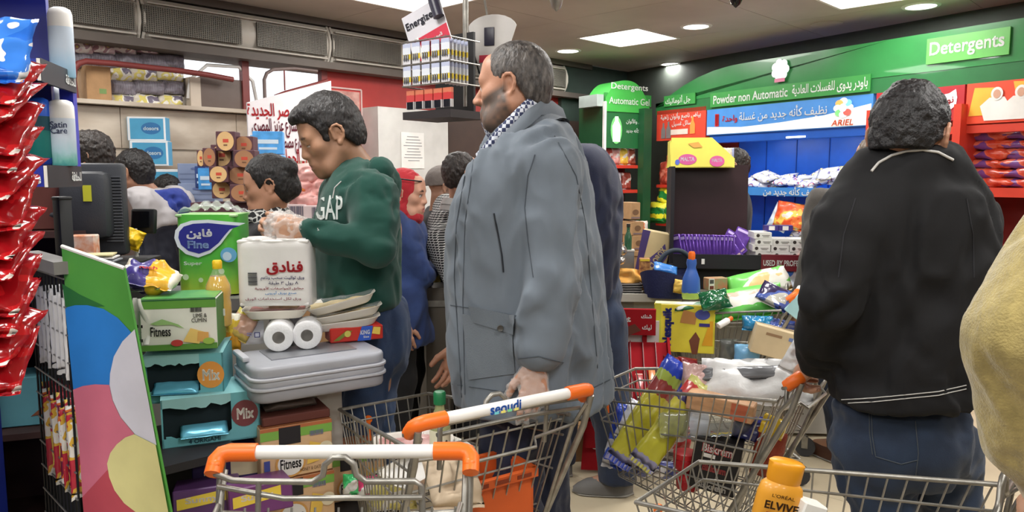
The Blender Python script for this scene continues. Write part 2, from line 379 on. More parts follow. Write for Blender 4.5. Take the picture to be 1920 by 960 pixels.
# red wall, column, notices
x0, x1 = sL(628), 4.9
st('wall_back', MB().box(((x0+x1)/2, .12, 1.3), (x1-x0, .12, 2.6)), red_paint, LW0, LRZ)
MB_ = MB().box(((sL(690)+sL(818))/2, -.05, .985), (sL(818)-sL(690), .24, 1.97)); st('column', MB_, mat('off white column paint', (204,202,198), .6, bump=.02), LW0, LRZ)
st('trim_1', MB().box(((sL(818)+4.9)/2, .03, 1.0), (4.9-sL(818), .08, 2.0)), mat('brown back panel', (70,52,44), .6), LW0, LRZ)
st('wall_corner', MB().box((5.45, .04, 1.3), (1.8, .05, 2.6)), mat('dark green grey wall', (52,70,62), .6), LW0, LRZ)
t = T('notice_sheet', 'white printed sheet taped to the off white column', 'notice', LW0+LWD*((sL(731)+sL(773))/2)+V((.722,-.692,0))*.175, LRZ)
zc = zL(750,283); w = sL(773)-sL(731); MB().box((0,0,zc), (w,.002,.29)).obj('sheet', paper, t)
b = MB()
for k in range(9): b.box((-.0+(k % 3)*.004, -.002, zc+.11-.024*k), (w*(.5+.1*(k % 4)), .001, .006))
b.obj('print', mat('grey print', (150,150,152), .7), t)
t = T('red_poster', 'red framed poster with a pale food picture on the red wall behind the cashier', 'poster', LW0+LWD*((sL(629)+sL(689))/2)+V((.722,-.692,0))*-.05, LRZ)
w = sL(689)-sL(629); z0, z1 = zL(658,250), zL(658,165); MB().box((0,0,(z0+z1)/2), (w,.012,z1-z0)).obj('board', mat('poster red', (190,60,58), .5), t)
MB().box((0,-.008,z1-.1), (w-.03,.003,.16)).obj('picture', mat('pale poster picture', (206,160,150), .5, scale=14, c2=(172,120,112)), t); b = MB()
for k in range(5): b.box((0,-.008,z1-.22-.025*k), (w*.5,.002,.007))
b.obj('print', mat('poster pink', (226,170,166), .5), t)
fb = MB(); 
for dx, dz, ww, hh in ((0,(z1-z0)/2,w,.012),(0,-(z1-z0)/2,w,.012),(-w/2,0,.012,z1-z0),(w/2,0,.012,z1-z0)): fb.box((dx,-.006,(z0+z1)/2+dz), (ww,.018,hh))
fb.obj('frame', mat('pale poster frame', (206,176,172), .5), t)
# white Arabic address board leaning in front of the window
c0, c1 = Wp(463,190,4.95), Wp(621,165,5.35)
wb = T('address_board', 'white board with red and black Arabic address lines below the window', 'sign', ((c0+c1)/2)*1.0, math.atan2(c1.y-c0.y, c1.x-c0.x)); wb.location.z = 0
W_ = (V((c1.x,c1.y))-V((c0.x,c0.y))).length; za, zb = Wp(460,300,4.95).z, Wp(460,192,4.95).z; zc_, zd = Wp(621,302,5.35).z, Wp(621,157,5.35).z
MB().prism([(-W_/2,za),(W_/2,zc_),(W_/2,zd+.02),(-W_/2,zb)], .015).obj('board', mat('white sign board', (228,222,224), .5), wb)
for k, (tx, m, py, xs) in enumerate((('الجامع ـ مصر الجديدة', red_ink, 212, (470,596)), ('٢٥٢ شارع عزيز المصرى', mat('dark red ink', (120,40,60), .6), 237, (476,568)), ('٨١ شارع مصطفى', mat('dark red ink', (120,40,60), .6), 264, (520,572)), ('روكسى ـ الحجاز', red_ink, 286, (530,600)))):
    pa, pb = Wp(xs[0], py, 5.1), Wp(xs[1], py, 5.1)
    text(tx, m, wb, w=(pb.x-pa.x)*1.2, h=.13, loc=(((pa.x+pb.x)/2-wb.location.x)*1.08, -.004, pa.z-.012*k), bold=.035, rot=(0,R(-2),0))
# hidden sides of the shop so the light behaves
cr = V((1.25,8.45,0))
bx, by = V((.722,-.692,0)), V((-.692,-.722,0))
st('wall_right', MB().box((4.2,.1,1.3), (9.4,.2,2.6)), mat('dim green grey wall', (78,84,78), .7), RW0+V((.8486,.529,0))*.46-RWD*3.2, RRZ)
st('wall_front', MB().box((0,0,1.3), (14,.2,2.6)), mat('shelved shop wall', (96,84,74), .8, var=.3, scale=4), V((0,-4.2,0)), 0)
st('wall_side', MB().box((0,0,1.3), (12,.2,2.6)), mat('shelved shop wall', (96,84,74), .8, var=.3, scale=4), V((6.6,-.5,0)), R(80))
st('wall_end', MB().box((0,0,1.3), (7,.2,2.6)), mat('shelved shop wall', (96,84,74), .8, var=.3, scale=4), V((-6.2,-1.6,0)), R(92))

# ---------------------------------------------------------------- detergent wall
def rbox(b, pxa, pxb, za, zb, y0, y1): a, c = sR(pxa), sR(pxb); return b.box(((a+c)/2, (y0+y1)/2, (za+zb)/2), (c-a, y1-y0, zb-za))
SW = lambda name, b, m, par: b.obj(name, m, par, smooth=None)
fa = T('green_fascia', 'long green shop fascia lettered Detergents along the top of the right wall', 'sign', RW0, RRZ)
xa, xb = sR(1228), 2.6
n = 26; prof = []
for i in range(n+1):
    x = xa+(xb-xa)*i/n; d = (x-xa); zt = 2.40-.30*max(0, 1-d/1.1)**2.2; prof.append((x, zt))
MB().prism([(xa,2.14),(xb,2.14)]+prof[::-1], .05, MX.Translation(V((0,-.03,0)))).obj('upper_board', ral_green, fa)
MB().box(((xa+xb)/2, .0, 2.085), (xb-xa, .05, .11)).obj('lower_board', mat('green fascia lower board', (40,104,58), .3, coat=.3), fa)
def board(pa, pb, txt, m, zc, h, tw, y=-.04):
    a, c = sR(pa), sR(pb); o = MB().box(((a+c)/2, y, zc), (c-a, .01, h)).obj('letter_board', m, fa)
    for tx, px0, px1, hh in txt: u, v = sR(px0), sR(px1); text(tx, white_ink, o, w=v-u, h=hh, loc=((u+v)/2, y-.008, zc), bold=.03)
lg = mat('light green letter board', (96,172,84), .35)
board(1722, 1872, [('Detergents', 1728, 1863, .115)], lg, zR(1795,88), .17, 0, -.042)
board(1330, 1622, [('Powder non Automatic', 1336, 1472, .075), ('باودر يدوى للغسلات العادية', 1480, 1618, .095)], mat('mid green letter board', (58,140,66), .35), 2.11, .125, 0)
board(1245, 1302, [('جل أتوماتيك', 1248, 1294, .085)], mat('mid green letter board', (58,140,66), .35), zR(1270,188), .10, 0)
# white flower badge
bd = T('flower_badge', 'white scalloped flower badge on the green fascia', 'sign', RW0, RRZ); x = sR(1457); z = zR(1457,136); b = MB()
for k in range(7): disc(b, (x+.055*cos(k*2*pi/7), -.05, z+.02+.055*sin(k*2*pi/7)), .035, .035, 14)
disc(b, (x,-.05,z+.02), .06, .06, 20); b.obj('petals', glow('lit white badge', (240,246,246), .6), bd); MB().box((x,-.052,z-.065), (.1,.004,.03)).obj('base', mat('badge pink', (206,120,150), .5), bd)
MB().box((x,-.036,z), (.06,.02,.06)).obj('bracket', steel, bd)
# back panel, posts, plinth
bp = T('blue_shelf_unit', 'bright blue shelf bay for washing powder below the blue banner', 'shelf', RW0, RRZ); a, c = sR(1326), sR(1630)
MB().box(((a+c)/2, .40, 1.0), (c-a, .03, 1.95)).obj('back_panel', shop_blue, bp)
for i in range(1, 5): MB().box((a+(c-a)*i/5, .383, 1.0), (.006, .01, 1.9)).obj('groove', mat('panel groove', (18,60,140), .5), bp)
lip = mat('blue shelf lip', (60,128,200), .4)
for z in (1.31, .86, .42):
    s_ = MB().box(((a+c)/2, .2, z), (c-a, .4, .03)).obj('shelf', shop_blue, bp); MB().box(((a+c)/2, -.005, z-.01), (c-a, .02, .07)).obj('shelf_lip', lip, s_)
text('نظيف كأنه جديد من', white_ink, bp, w=.55, loc=((a+c)/2+.1, -.02, 1.30), bold=.03)
MB().box(((a+c)/2, .05, 1.765), (c-a, .12, .07)).obj('light_valance', mat('blue valance', (24,80,170), .4), bp)
for q in (.3, .72):
    ld = bpy.data.lights.new('shelf strip lamp', 'AREA'); ld.shape = 'RECTANGLE'; ld.size = .5; ld.size_y = .04; ld.energy = 2.2; lo = bpy.data.objects.new('strip_light', ld); COL.objects.link(lo); lo.parent = bp; lo.location = (a+(c-a)*q, .05, 1.722); lo.rotation_euler = (R(28), 0, 0)
MB().box((sR(1485), -.012, 1.745), (.18,.012,.014)).obj('strip_lamp', glow('small strip lamp', (255,255,255), 4), bp)
# blue banner with white swoosh
bb = T('blue_banner', 'long blue lit banner with white Arabic slogan and a coloured flower mark', 'sign', RW0, RRZ); a, c = sR(1322), sR(1626); z0, z1 = 1.80, 2.03
MB().box(((a+c)/2, .0, (z0+z1)/2), (c-a, .05, z1-z0)).obj('board', glow('lit blue banner', (62,124,190), .35), bb)
sw = [(a+.01, z0+.075), (a+(c-a)*.25, z0+.055), (a+(c-a)*.5, z0+.07), (a+(c-a)*.75, z0+.10), (c-.01, z0+.16), (c-.01, z0+.006), (a+.01, z0+.006)]
flat('swoosh', sw, glow('lit banner white', (224,226,222), .3), bb, -.028)
u0, u1 = sR(1382), sR(1543); text('نظيف كأنه جديد من غسلة', white_ink, bb, w=u1-u0, h=.11, loc=((u0+u1)/2, -.031, z0+.145), bold=.02, rot=(0,0,0))
u0, u1 = sR(1336), sR(1380); text('واحدة', red_ink, bb, w=(u1-u0)*.62, h=.07, loc=(u0+(u1-u0)*.66, -.031, z0+.13), bold=.04); text('1', red_ink, bb, w=.045, h=.11, loc=(u0+(u1-u0)*.12, -.031, z0+.13), bold=.06)
x, z = sR(1573), z0+.145
for k, cc in enumerate(((236,240,244),(120,190,226),(236,240,244),(240,170,90),(236,240,244),(120,200,120),(236,240,244),(220,90,80))):
    b = MB(); disc(b, (x+.05*cos(k*pi/4), -.031-.0005*k, z+.05*sin(k*pi/4)), .034, .026, 16); b.obj('petal', glow('lit petal %d' % k, cc, .5), bb)
b = MB(); disc(b, (x,-.038,z), .032, .032, 20); b.obj('flower_centre', glow('lit petal c', (200,225,240), .6), bb)
text('ARIEL', mat('logo orange', (226,96,50), .5), bb, w=sR(1588)-sR(1548), h=.045, loc=(x,-.033,z0+.035), bold=.03, shear=.2)
# red sign beside it
rs = T('red_gel_sign', 'small red lit sign with white Arabic and two bottles left of the blue banner', 'sign', RW0, RRZ); a, c = sR(1230), sR(1320); z0, z1 = zR(1275,262), zR(1275,204)
MB().box(((a+c)/2, .0, (z0+z1)/2), (c-a, .05, z1-z0)).obj('board', glow('lit red sign', (196,62,44), .3), rs)
text('بياض ناصع وألوان زاهية', white_ink, rs, w=(c-a)*.82, loc=((a+c)/2, -.03, z1-.07), bold=.03); text('سائل غسيل', white_ink, rs, w=(c-a)*.4, loc=((a+c)/2+.02, -.03, z1-.14), bold=.03)
def bottle_print(par, x, z, h, mm): 
    flat('bottle_print', [(x-.2*h,z),(x+.2*h,z),(x+.2*h,z+.55*h),(x+.08*h,z+.75*h),(x+.08*h,z+h),(x-.08*h,z+h),(x-.08*h,z+.75*h),(x-.2*h,z+.55*h)], mm, par, -.031)
bottle_print(rs, a+.1, z0+.02, .15, mat('bottle grey', (120,112,112), .5)); bottle_print(rs, a+.17, z0+.02, .16, mat('bottle grey', (120,112,112), .5)); bottle_print(rs, c-.16, z0+.05, .16, glow('lit orange bottle', (250,130,60), .5))
flat('stripe', [(a+.2,z0+.05),(c-.22,z0+.05),(c-.22,z0+.1),(a+.2,z0+.1)], mat('sign cream', (220,200,190), .5), rs, -.03)
# red bay to the right
rb = T('red_shelf_unit', 'red steel shelf bay holding stacked red powder bags at the right edge', 'shelf', RW0, RRZ); a, c = sR(1634), 2.6
MB().box(((a+c)/2, .42, 1.0), (c-a, .03, 1.95)).obj('back_panel', mat('dark red back panel', (120,34,28), .5), rb)
for px in (1793,): MB().box((sR(px), .1, .95), (.05, .4, 1.9)).obj('upright', shop_red, rb)
MB().box((a+.015, .1, .95), (.03, .5, 1.9)).obj('upright', shop_red, rb)
for z in (1.335, .95, .5): s_ = MB().box(((a+c)/2, .2, z), (c-a, .4, .03)).obj('shelf', shop_red, rb); MB().box(((a+c)/2, -.005, z-.01), (c-a, .02, .06)).obj('shelf_lip', shop_red, s_)
MB().box(((a+c)/2, .03, 1.735), (c-a, .1, .05)).obj('valance', shop_red, rb)
for nm, lab, pa, pb, za, zb, cc in (('red_flame_sign','dark red lit sign with a white flame mark above the black-jacketed man','',0,1.80,2.03,(158,34,42)),('red_family_sign','orange-red lit sign showing two people in white at the right edge','',0,1.77,2.03,(214,70,44))):
    u, v = (sR(1632), sR(1793)) if 'flame' in nm else (sR(1797), 2.5)
    t = T(nm, lab, 'sign', RW0, RRZ); MB().box(((u+v)/2, 0, (za+zb)/2), (v-u, .05, zb-za)).obj('board', glow('lit '+nm, cc, .3), t)
    if 'flame' in nm:
        x, z = sR(1765), 1.93; flat('flame', [(x-.05,z-.04),(x,z-.07),(x+.05,z-.03),(x+.055,z+.02),(x+.045,z+.075),(x,z+.05),(x-.04,z+.045)], glow('lit flame', (255,225,225), 1.2), t, -.03)
        text('نور', mat('sign dark red', (150,30,40), .5), t, h=.055, loc=(x,-.034,z), bold=.04); text('برسيل', white_ink, t, h=.05, loc=(sR(1650),-.03,1.90), bold=.03)
    else:
        flat('white_band', [(u+.25,1.84),(v-.02,1.84),(v-.02,1.90),(u+.25,1.90)], mat('band white', (222,214,206), .5), t, -.029); flat('yellow_patch', [(u+.02,1.82),(u+.14,1.82),(u+.2,1.99),(u+.05,2.0)], mat('patch yellow', (232,170,60), .5), t, -.029)
        flat('yellow_patch', [(u+.3,1.93),(u+.42,1.93),(u+.44,2.01),(u+.28,2.02)], mat('patch yellow', (232,170,60), .5), t, -.0295)
        for q in (0, 1):
            x = u+.19+.14*q; flat('printed_figure', [(x-.07,1.785),(x+.07,1.785),(x+.08,1.87),(x+.045,1.93),(x-.045,1.93),(x-.10,1.88)], mat('figure white', (220,216,212), .5), t, -.031-.001*q)
            b = MB(); disc(b, (x,-.034,1.952), .036, .042, 18); b.obj('printed_veil', mat('figure white', (220,216,212), .5), t); b = MB(); disc(b, (x,-.036,1.95), .022, .028, 16); b.obj('printed_face', mat('print skin', (196,150,126), .6), t)
        text('برسيل', white_ink, t, h=.05, loc=(v-.2,-.032,1.96), bold=.03)
# green kiosk end with its own arched header
kd = V((.85,.53,0)).normalized(); k0 = V((.87,7.15,0)); KRZ = math.atan2(kd.y, kd.x)
def sK(px): return (Ln(px, k0, kd)-k0).dot(kd)
def zK(px, py): return Wp(px, py, Ln(px, k0, kd).y).z
kk = T('green_kiosk', 'green shelf end with an arched header lettered Detergents beside the navy jacket', 'shelf', k0, KRZ); a, c = sK(1132), sK(1216)
ar = [(a+(c-a)*i/20, 2.10+.24*(1-abs(2*i/20-.9)**2.6)) for i in range(21)]
MB().prism([(a,2.04),(c,2.04)]+ar[::-1], .3).obj('arched_header', glow('lit green header', (62,158,66), .22), kk)
for k_, (tx, za, hh, wf) in enumerate((('منظفات Detergents', zK(1178,165), .075, .8), ('جل أتوماتيك Gel Automatic', zK(1175,190), .065, .88))): text(tx, white_ink, kk, w=(c-a)*wf, h=hh, loc=((a+c)/2, -.008, za), bold=.02)
MB().box(((a+c)/2,.02,zK(1175,187)), (c-a,.03,.11)).obj('green_band', mat('mid green letter board', (58,140,66), .35), kk)
lb = MB().box(((a+c)/2, .03, (zK(1175,278)+zK(1175,203))/2), (c-a, .04, zK(1175,203)-zK(1175,278))).obj('lit_panel', glow('lit dark green panel', (30,92,48), .3), kk)
for k_, (tx, py) in enumerate((('الأبيض والألوان', 228), ('نظيف كأنه جديد', 245))): text(tx, white_ink, lb, w=(c-a)*.5, loc=(a+(c-a)*.7, .004, zK(1185,py)), bold=.025)
x = a+(c-a)*.24; z = zK(1150,240); b = MB(); disc(b, (x,.004,z-.02), .07, .13, 20); b.obj('glow_print', glow('lit pale green', (110,200,110), .5), lb)
flat('bottle_print', [(x-.045,z-.13),(x+.045,z-.13),(x+.05,z+.02),(x+.02,z+.07),(x+.02,z+.11),(x-.02,z+.11),(x-.02,z+.07),(x-.05,z+.02)], glow('lit bottle', (222,240,216), .9), lb, .002)
MB().box((a-.012,-.0,1.08), (.022,.03,2.1)).obj('side_trim', white_plastic, kk); MB().box((a-.012,.2,1.05), (.022,.37,2.08)).obj('side_panel', dk_green, kk); MB().box(((a+c)/2,.4,1.0), (c-a,.03,2.0)).obj('back_panel', mat('dark red back panel', (120,34,28), .5), kk)
MB().box((a-.05,.16,2.14), (.08,.28,.11)).obj('side_cap', mat('grey cap', (150,160,156), .4), kk)
for z in (1.52, 1.28, .95, .6): MB().box(((a+c)/2,.2,z), (c-a,.4,.03)).obj('shelf', shop_red, kk)
gp = T('green_post', 'dark green upright post between the kiosk and the red bay', 'post', Ln(1207, k0, kd)+V((-.02,-.06,0)), KRZ); MB().box((0,0,1.04), (.1,.08,2.08)).obj('upright', dk_green, gp); MB().box((0,0,.03), (.16,.14,.06)).obj('foot', dk_green, gp)
# low bay between post and blue bay
lbay = T('red_corner_bay', 'red shelf bay under the small red sign behind the yellow carton', 'shelf', RW0, RRZ); a, c = sR(1228), sR(1322)
MB().box(((a+c)/2, .42, 1.0), (c-a, .03, 1.95)).obj('back_panel', mat('dark red back panel', (120,34,28), .5), lbay)
for z in (1.33, .95, .55): MB().box(((a+c)/2, .2, z), (c-a, .4, .03)).obj('shelf', shop_red, lbay)
# ---------------------------------------------------------------- shopping trolleys
PROTO = {}
def trolley(label, x, y, rz, print_=True, seat=False):
    if not PROTO:
        t = T('shopping_trolley', label, 'shopping trolley', (0,0,0), 0, 'wire shopping trolleys')
        yr, yf, zr, zf, br, bf, wr, wf = .06, .70, .82, .73, .40, .44, .225, .15       # rim at the rear and front, basket floor, half widths
        P = lambda u, v, s: V((s*((wr*(1-u)+wf*u)*(1-.13*(1-v))), (yr+.15*(1-v))*(1-u)+(yf-.10*(1-v))*u, (zr*(1-u)+zf*u)*v+(br*(1-u)+bf*u)*(1-v)))
        b = MB(); b.tube([P(0,1,-1), P(1,1,-1), P(1,1,1), P(0,1,1)], .0055, 8, close=False); b.tube([P(0,.86,-1), P(1,.86,-1), P(1,.86,1), P(0,.86,1)], .0032, 6); b.obj('rim', steel, t, smooth=60)
        for s_ in (-1, 1):
            b = MB()
            for i in range(1, 17): b.tube([P(i/17, 1, s_), P(i/17, 0, s_)], .0022, 5, cap=False)
            for v in (0, .3, .62): b.tube([P(0,v,s_), P(1,v,s_)], .003, 5)
            b.obj('side_wire_grid', steel, t, smooth=60)
        b = MB()
        for i in range(9):
            q = i/8*2-1; a, c = P(1,1,1), P(1,0,1); b.tube([(a.x*q, a.y, a.z), (c.x*q, c.y, c.z)], .0022, 5, cap=False)
        for v in (0, .3, .62):
            a = P(1,v,1); b.tube([(-a.x, a.y, a.z), (-a.x*.9, a.y+.012, a.z), (a.x*.9, a.y+.012, a.z), a], .003, 5)
        b.obj('front_wire_grid', steel, t, smooth=60)
        b = MB()
        for i in range(11):
            q = i/10*2-1; a, c = P(0,1,1), P(0,0,1); b.tube([(a.x*q*.96, a.y+.01, a.z), (c.x*q*.96, c.y, c.z)], .0024, 5, cap=False)
        for v in (.02, .35, .7, .97): a = P(0,v,1); b.tube([(-a.x*.97, a.y+.012, a.z), (a.x*.97, a.y+.012, a.z)], .003, 5)
        b.obj('rear_gate', steel, t, smooth=60)
        b = MB()
        for i in range(12): a = P(i/11,0,1); b.tube([(-a.x, a.y, a.z), a], .0022, 5, cap=False)
        for q in np.linspace(-.9, .9, 7): a, c = P(0,0,1), P(1,0,1); b.tube([(a.x*q, a.y, a.z), (c.x*q, c.y, c.z)], .0025, 5, cap=False)
        b.obj('floor_wire_grid', steel, t, smooth=60)
        b = MB()
        for s_ in (-1, 1):
            a, c = P(0,1,s_), P(0,0,s_)
            b.tube([(s_*.24,-.005,.885), (s_*.238,.02,.80), (c.x*1.12, c.y+.01, .40), (s_*.2, .16, .26), (s_*.205, -.04, .13), (s_*.2,.12,.125), (s_*.14,.66,.13)], .0085, 8)
            b.tube([(s_*.232,.0,.865), (s_*.23,.055,.79), (c.x*1.06, c.y-.015, .40)], .006, 6)
            b.tube([(s_*.17, .2, .385), (s_*.17, .33, .24), (s_*.19, .12, .13)], .007, 6)
        b.tube([(-.2,.12,.125),(.2,.12,.125)], .007); b.tube([(-.14,.66,.13),(.14,.66,.13)], .007); b.obj('chassis', steel, t, smooth=60)
        b = MB(); b.tube([(-.225,.045,.80),(-.1,.04,.79),(-.09,.02,.775),(.09,.02,.775),(.1,.04,.79),(.225,.045,.80)], .0045, 6); b.obj('child_seat_bar', steel, t, smooth=60)
        bar = MB(); bar.tube([(-.19,0,.90),(.19,0,.90)], .0135, 14); h = bar.obj('handle_bar', white_plastic, t, smooth=60)
        for s_ in (-1, 1):
            e = MB(); e.tube([(s_*.17,0,.90),(s_*.222,0,.90),(s_*.236,.003,.897),(s_*.243,.012,.890),(s_*.243,.034,.870)], [.0175,.0175,.0175,.017,.0165], 10); e.rbox((s_*.242,.022,.882),(.026,.03,.03),.01); e.obj('handle_end', orange_plastic, t, smooth=50)
            MB().lathe([(0,0),(.004,0),(.0045,.0015),(0,.002)], 10).obj('screw', steel, t.children[-1], (s_*.258,.03,.87), (0,R(90)*s_,0))
        for k, (px, py) in enumerate(((-.2,-.03),(.2,-.03),(-.14,.66),(.14,.66))):
            f = MB(); f.box((0,0,.105),(.03,.03,.012)); 
            for s_ in (-1,1): f.box((s_*.014,-.01,.075),(.003,.03,.06))
            w = f.obj('caster', steel, t, (px,py,0)); MB().lathe([(.02,-.011),(.049,-.011),(.0505,0),(.049,.011),(.02,.011)], 16, MX.Translation(V((0,-.012,.0505))) @ MX.Rotation(R(90),4,'Y')).obj('wheel', mat('grey rubber', (62,62,64), .8), w)
        pl = MB(); pl.lathe([(0,-.006),(.011,-.006),(.012,0),(.011,.006),(0,.006)], 12, MX.Translation(V((-.06,.695,.685))) @ MX.Rotation(R(90),4,'X')); pl.tube([(-.06,.695,.675),(-.06,.69,.62)], .006, 6); pl.obj('coin_lock', orange_plastic, t)
        PROTO['t'] = t
        t.location = (x, y, 0); t.rotation_euler = (0,0,rz); t['label'] = label; return t
    return dup(PROTO['t'], (x, y, 0), (0,0,rz), label)
FWD = R(52)
tA = trolley('trolley with its white handle lowest and straight across, in front of the snack cartons', -.322, 1.395, R(181))
for nm, pts, r in (('seat_frame', [(.24,.03,.87),(.20,.05,.865),(.16,.055,.865),(.05,.06,.865),(.03,.06,.878),(.026,.06,.898),(.01,.06,.912),(-.012,.06,.912),(-.028,.06,.898),(-.032,.06,.878),(-.05,.06,.865),(-.14,.06,.865),(-.152,.06,.857),(-.155,.06,.76)], .0062), ('seat_frame', [(.235,.03,.845),(.1,.07,.838),(-.155,.07,.838)], .0055), ('seat_strut', [(.15,.057,.865),(.152,.07,.76)], .0055)):
    b = MB(); b.tube(pts, r, 8); b.obj(nm, steel, tA, smooth=60)
tB = trolley('trolley with a slanting white handle holding meat trays and an orange crate', -.005, 1.69, R(33.9))
tC = trolley('trolley full of pasta bags and a dark bottle carton, held by the black-jacketed man', .91, 2.12, FWD)
tD = trolley('nearly empty trolley at the bottom edge holding a yellow shampoo bottle', .90, 1.21, R(50))
tE = trolley('heaped trolley with the yellow cereal box in front of the purple chocolate display', 1.38, 3.54, R(65))
# lettering on the handle of the second trolley
hb = [o for o in tB.children if o.name.startswith('handle_bar')][0]
text('seoudi', mat('print blue', (50,110,200), .5), hb, w=.085, loc=(-.02,-.0141,.903), bold=.05)
for k, cc in enumerate(((120,210,220),(235,225,120),(130,220,160),(240,230,130))): MB().box((-.045+.018*k,-.0137,.893),(.012,.001,.006)).obj('colour_square', mat('print square %d' % k, cc, .5), hb)
def inC(t, x, y, z): return t.matrix_basis @ V((x, y, z))
# ---------------------------------------------------------------- goods: helpers
def Vz(px, Y, z): q = Wp(px, 480, Y); return V((q.x*1.0, Y, z))
def bands(name, stops, axis='Z', wob=.05, rough=.35, bump=.0, coat=.2, sc=6, interp='CONSTANT', alpha=1, trans=0, base=None):
    """material striped along one axis of the object's bounding box; stops: (position, colour)"""
    if name in MATS: return MATS[name]
    m = mat(name, stops[0][1], rough, bump=bump, bscale=30, coat=coat, alpha=alpha, trans=trans); nt = m.node_tree; N = nt.nodes; L = nt.links; b = N['Principled BSDF']
    tc = N['Texture Coordinate']; sp = N.new('ShaderNodeSeparateXYZ'); L.new(tc.outputs['Generated'], sp.inputs[0])
    no = N.new('ShaderNodeTexNoise'); no.inputs['Scale'].default_value = sc; L.new(tc.outputs['Generated'], no.inputs['Vector'])
    a = N.new('ShaderNodeMath'); a.operation = 'MULTIPLY_ADD'; L.new(no.outputs['Fac'], a.inputs[0]); a.inputs[1].default_value = wob*2
    s2 = N.new('ShaderNodeMath'); s2.operation = 'SUBTRACT'; L.new(sp.outputs[axis], s2.inputs[0]); s2.inputs[1].default_value = wob; L.new(s2.outputs[0], a.inputs[2])
    r = N.new('ShaderNodeValToRGB'); r.color_ramp.interpolation = interp; e = r.color_ramp.elements
    while len(e) < len(stops): e.new(.5)
    for k, (p, c) in enumerate(stops): e[k].position = p; e[k].color = (*lin0(c), 1)
    L.new(a.outputs[0], r.inputs[0]); L.new(r.outputs[0], b.inputs['Base Color']); return m
def blotch(name, cols, sc=9, rough=.35, coat=.25, bump=0):
    """printed film in several colours"""
    if name in MATS: return MATS[name]
    m = mat(name, cols[0], rough, coat=coat, bump=bump, bscale=25); nt = m.node_tree; N = nt.nodes; L = nt.links
    no = N.new('ShaderNodeTexNoise'); no.inputs['Scale'].default_value = sc; no.inputs['Detail'].default_value = 1.5; L.new(N['Mapping'].outputs[0], no.inputs['Vector'])
    r = N.new('ShaderNodeValToRGB'); r.color_ramp.interpolation = 'CONSTANT'; e = r.color_ramp.elements
    while len(e) < len(cols): e.new(.5)
    for k, c in enumerate(cols): e[k].position = 0 if k == 0 else .5+.16*(k-1)/max(1, len(cols)-1); e[k].color = (*lin0(c), 1)
    L.new(no.outputs['Fac'], r.inputs[0]); L.new(r.outputs[0], N['Principled BSDF'].inputs['Base Color']); return m
def ink(c): return mat('ink %d %d %d' % c, c, .5)
def E3(rz=0, rx=0, ry=0): return (R(rx), R(ry), R(rz))
def carton(name, label, cat, loc, dims, m, rz=0, rx=0, ry=0, group=None, prints=(), flaps=True, top=None, side=None):
    """closed carton standing on loc; prints: (kind, x, z, w, h, colour[, text]) on the front, x and z from its lower middle"""
    w, d, h = dims; t = T(name, label, cat, loc, 0, group, rot=E3(rz, rx, ry))
    b = MB().rbox((0,0,h/2), (w,d,h), .003, n=1); o = b.obj('box', m, t, smooth=None)
    if flaps: MB().box((0,0,h+.0006), (w*.98,.004,.0014)).obj('flap_seam', mat('flap seam', (110,90,70), .8), t)
    if top: MB().box((0,0,h+.001), (w-.004,d-.004,.002)).obj('top_print', top, t)
    if side:
        for s_ in (-1,1): MB().box((s_*(w/2+.0006),0,h/2), (.0012,d-.006,h-.006)).obj('side_print', side, t)
    face_prints(t, -d/2-.0008, prints); return t
def face_prints(t, y, prints):
    for k, q in enumerate(prints):
        kd, x, z, pw, ph, c = q[:6]; yy = y-.0005*(k+1); mm = c if not isinstance(c, tuple) else ink(c)
        if kd == 'r': flat('print', [(x-pw/2,z-ph/2),(x+pw/2,z-ph/2),(x+pw/2,z+ph/2),(x-pw/2,z+ph/2)], mm, t, yy)
        elif kd == 'p': flat('print', [(x+pw*a, z+ph*b_) for a, b_ in q[6]], mm, t, yy)
        elif kd == 'o': b = MB(); disc(b, (x,yy,z), pw/2, ph/2, 24); b.obj('print', mm, t)
        elif kd == 't': text(q[6], mm, t, w=pw, h=ph, loc=(x,yy,z), bold=.05 if len(q) < 8 else q[7], rot=None if len(q) < 9 else (0,R(q[8]),0))
        elif kd == 'b':                                # bar code
            b = MB(); x0 = x-pw/2
            for i in range(14):
                ww = pw/14*(.35+.5*((i*7) % 5)/4); b.box((x0+pw*(i+.5)/14, yy, z), (ww, .0006, ph))
            b.obj('bar_code', mm, t)
def bag(name, label, cat, loc, whd, m, rot=(0,0,0), seed=0, group=None, crum=.14, mesh=None, lay=False):
    w, h, d = whd; t = T(name, label, cat, loc, 0, group, rot=rot); me = mesh or bag_mesh('film', w, h, d, seed, crum=crum)
    o = link('film', me, m, t) if not me.materials else link('film', me, None, t); return t
def seams(t, w, h, m, c=.035):                          # the crimped ends of a bag
    for s_ in (-1,1):
        b = MB(); n = 14
        b.grid(lambda u, v: ((u-.5)*w*.97, .0016*(1 if int(u*n*1.0) % 2 else -1), s_*(h/2-c*v*h)), n+1, 2); b.obj('crimp', m, t)
def stuff(o): o['kind'] = 'stuff'; return o
film = mat('clear film', (240,242,244), .12, alpha=.22, bump=.5, bscale=35)
clear = mat('clear plastic', (236,242,244), .06, trans=.9, ior=1.2)
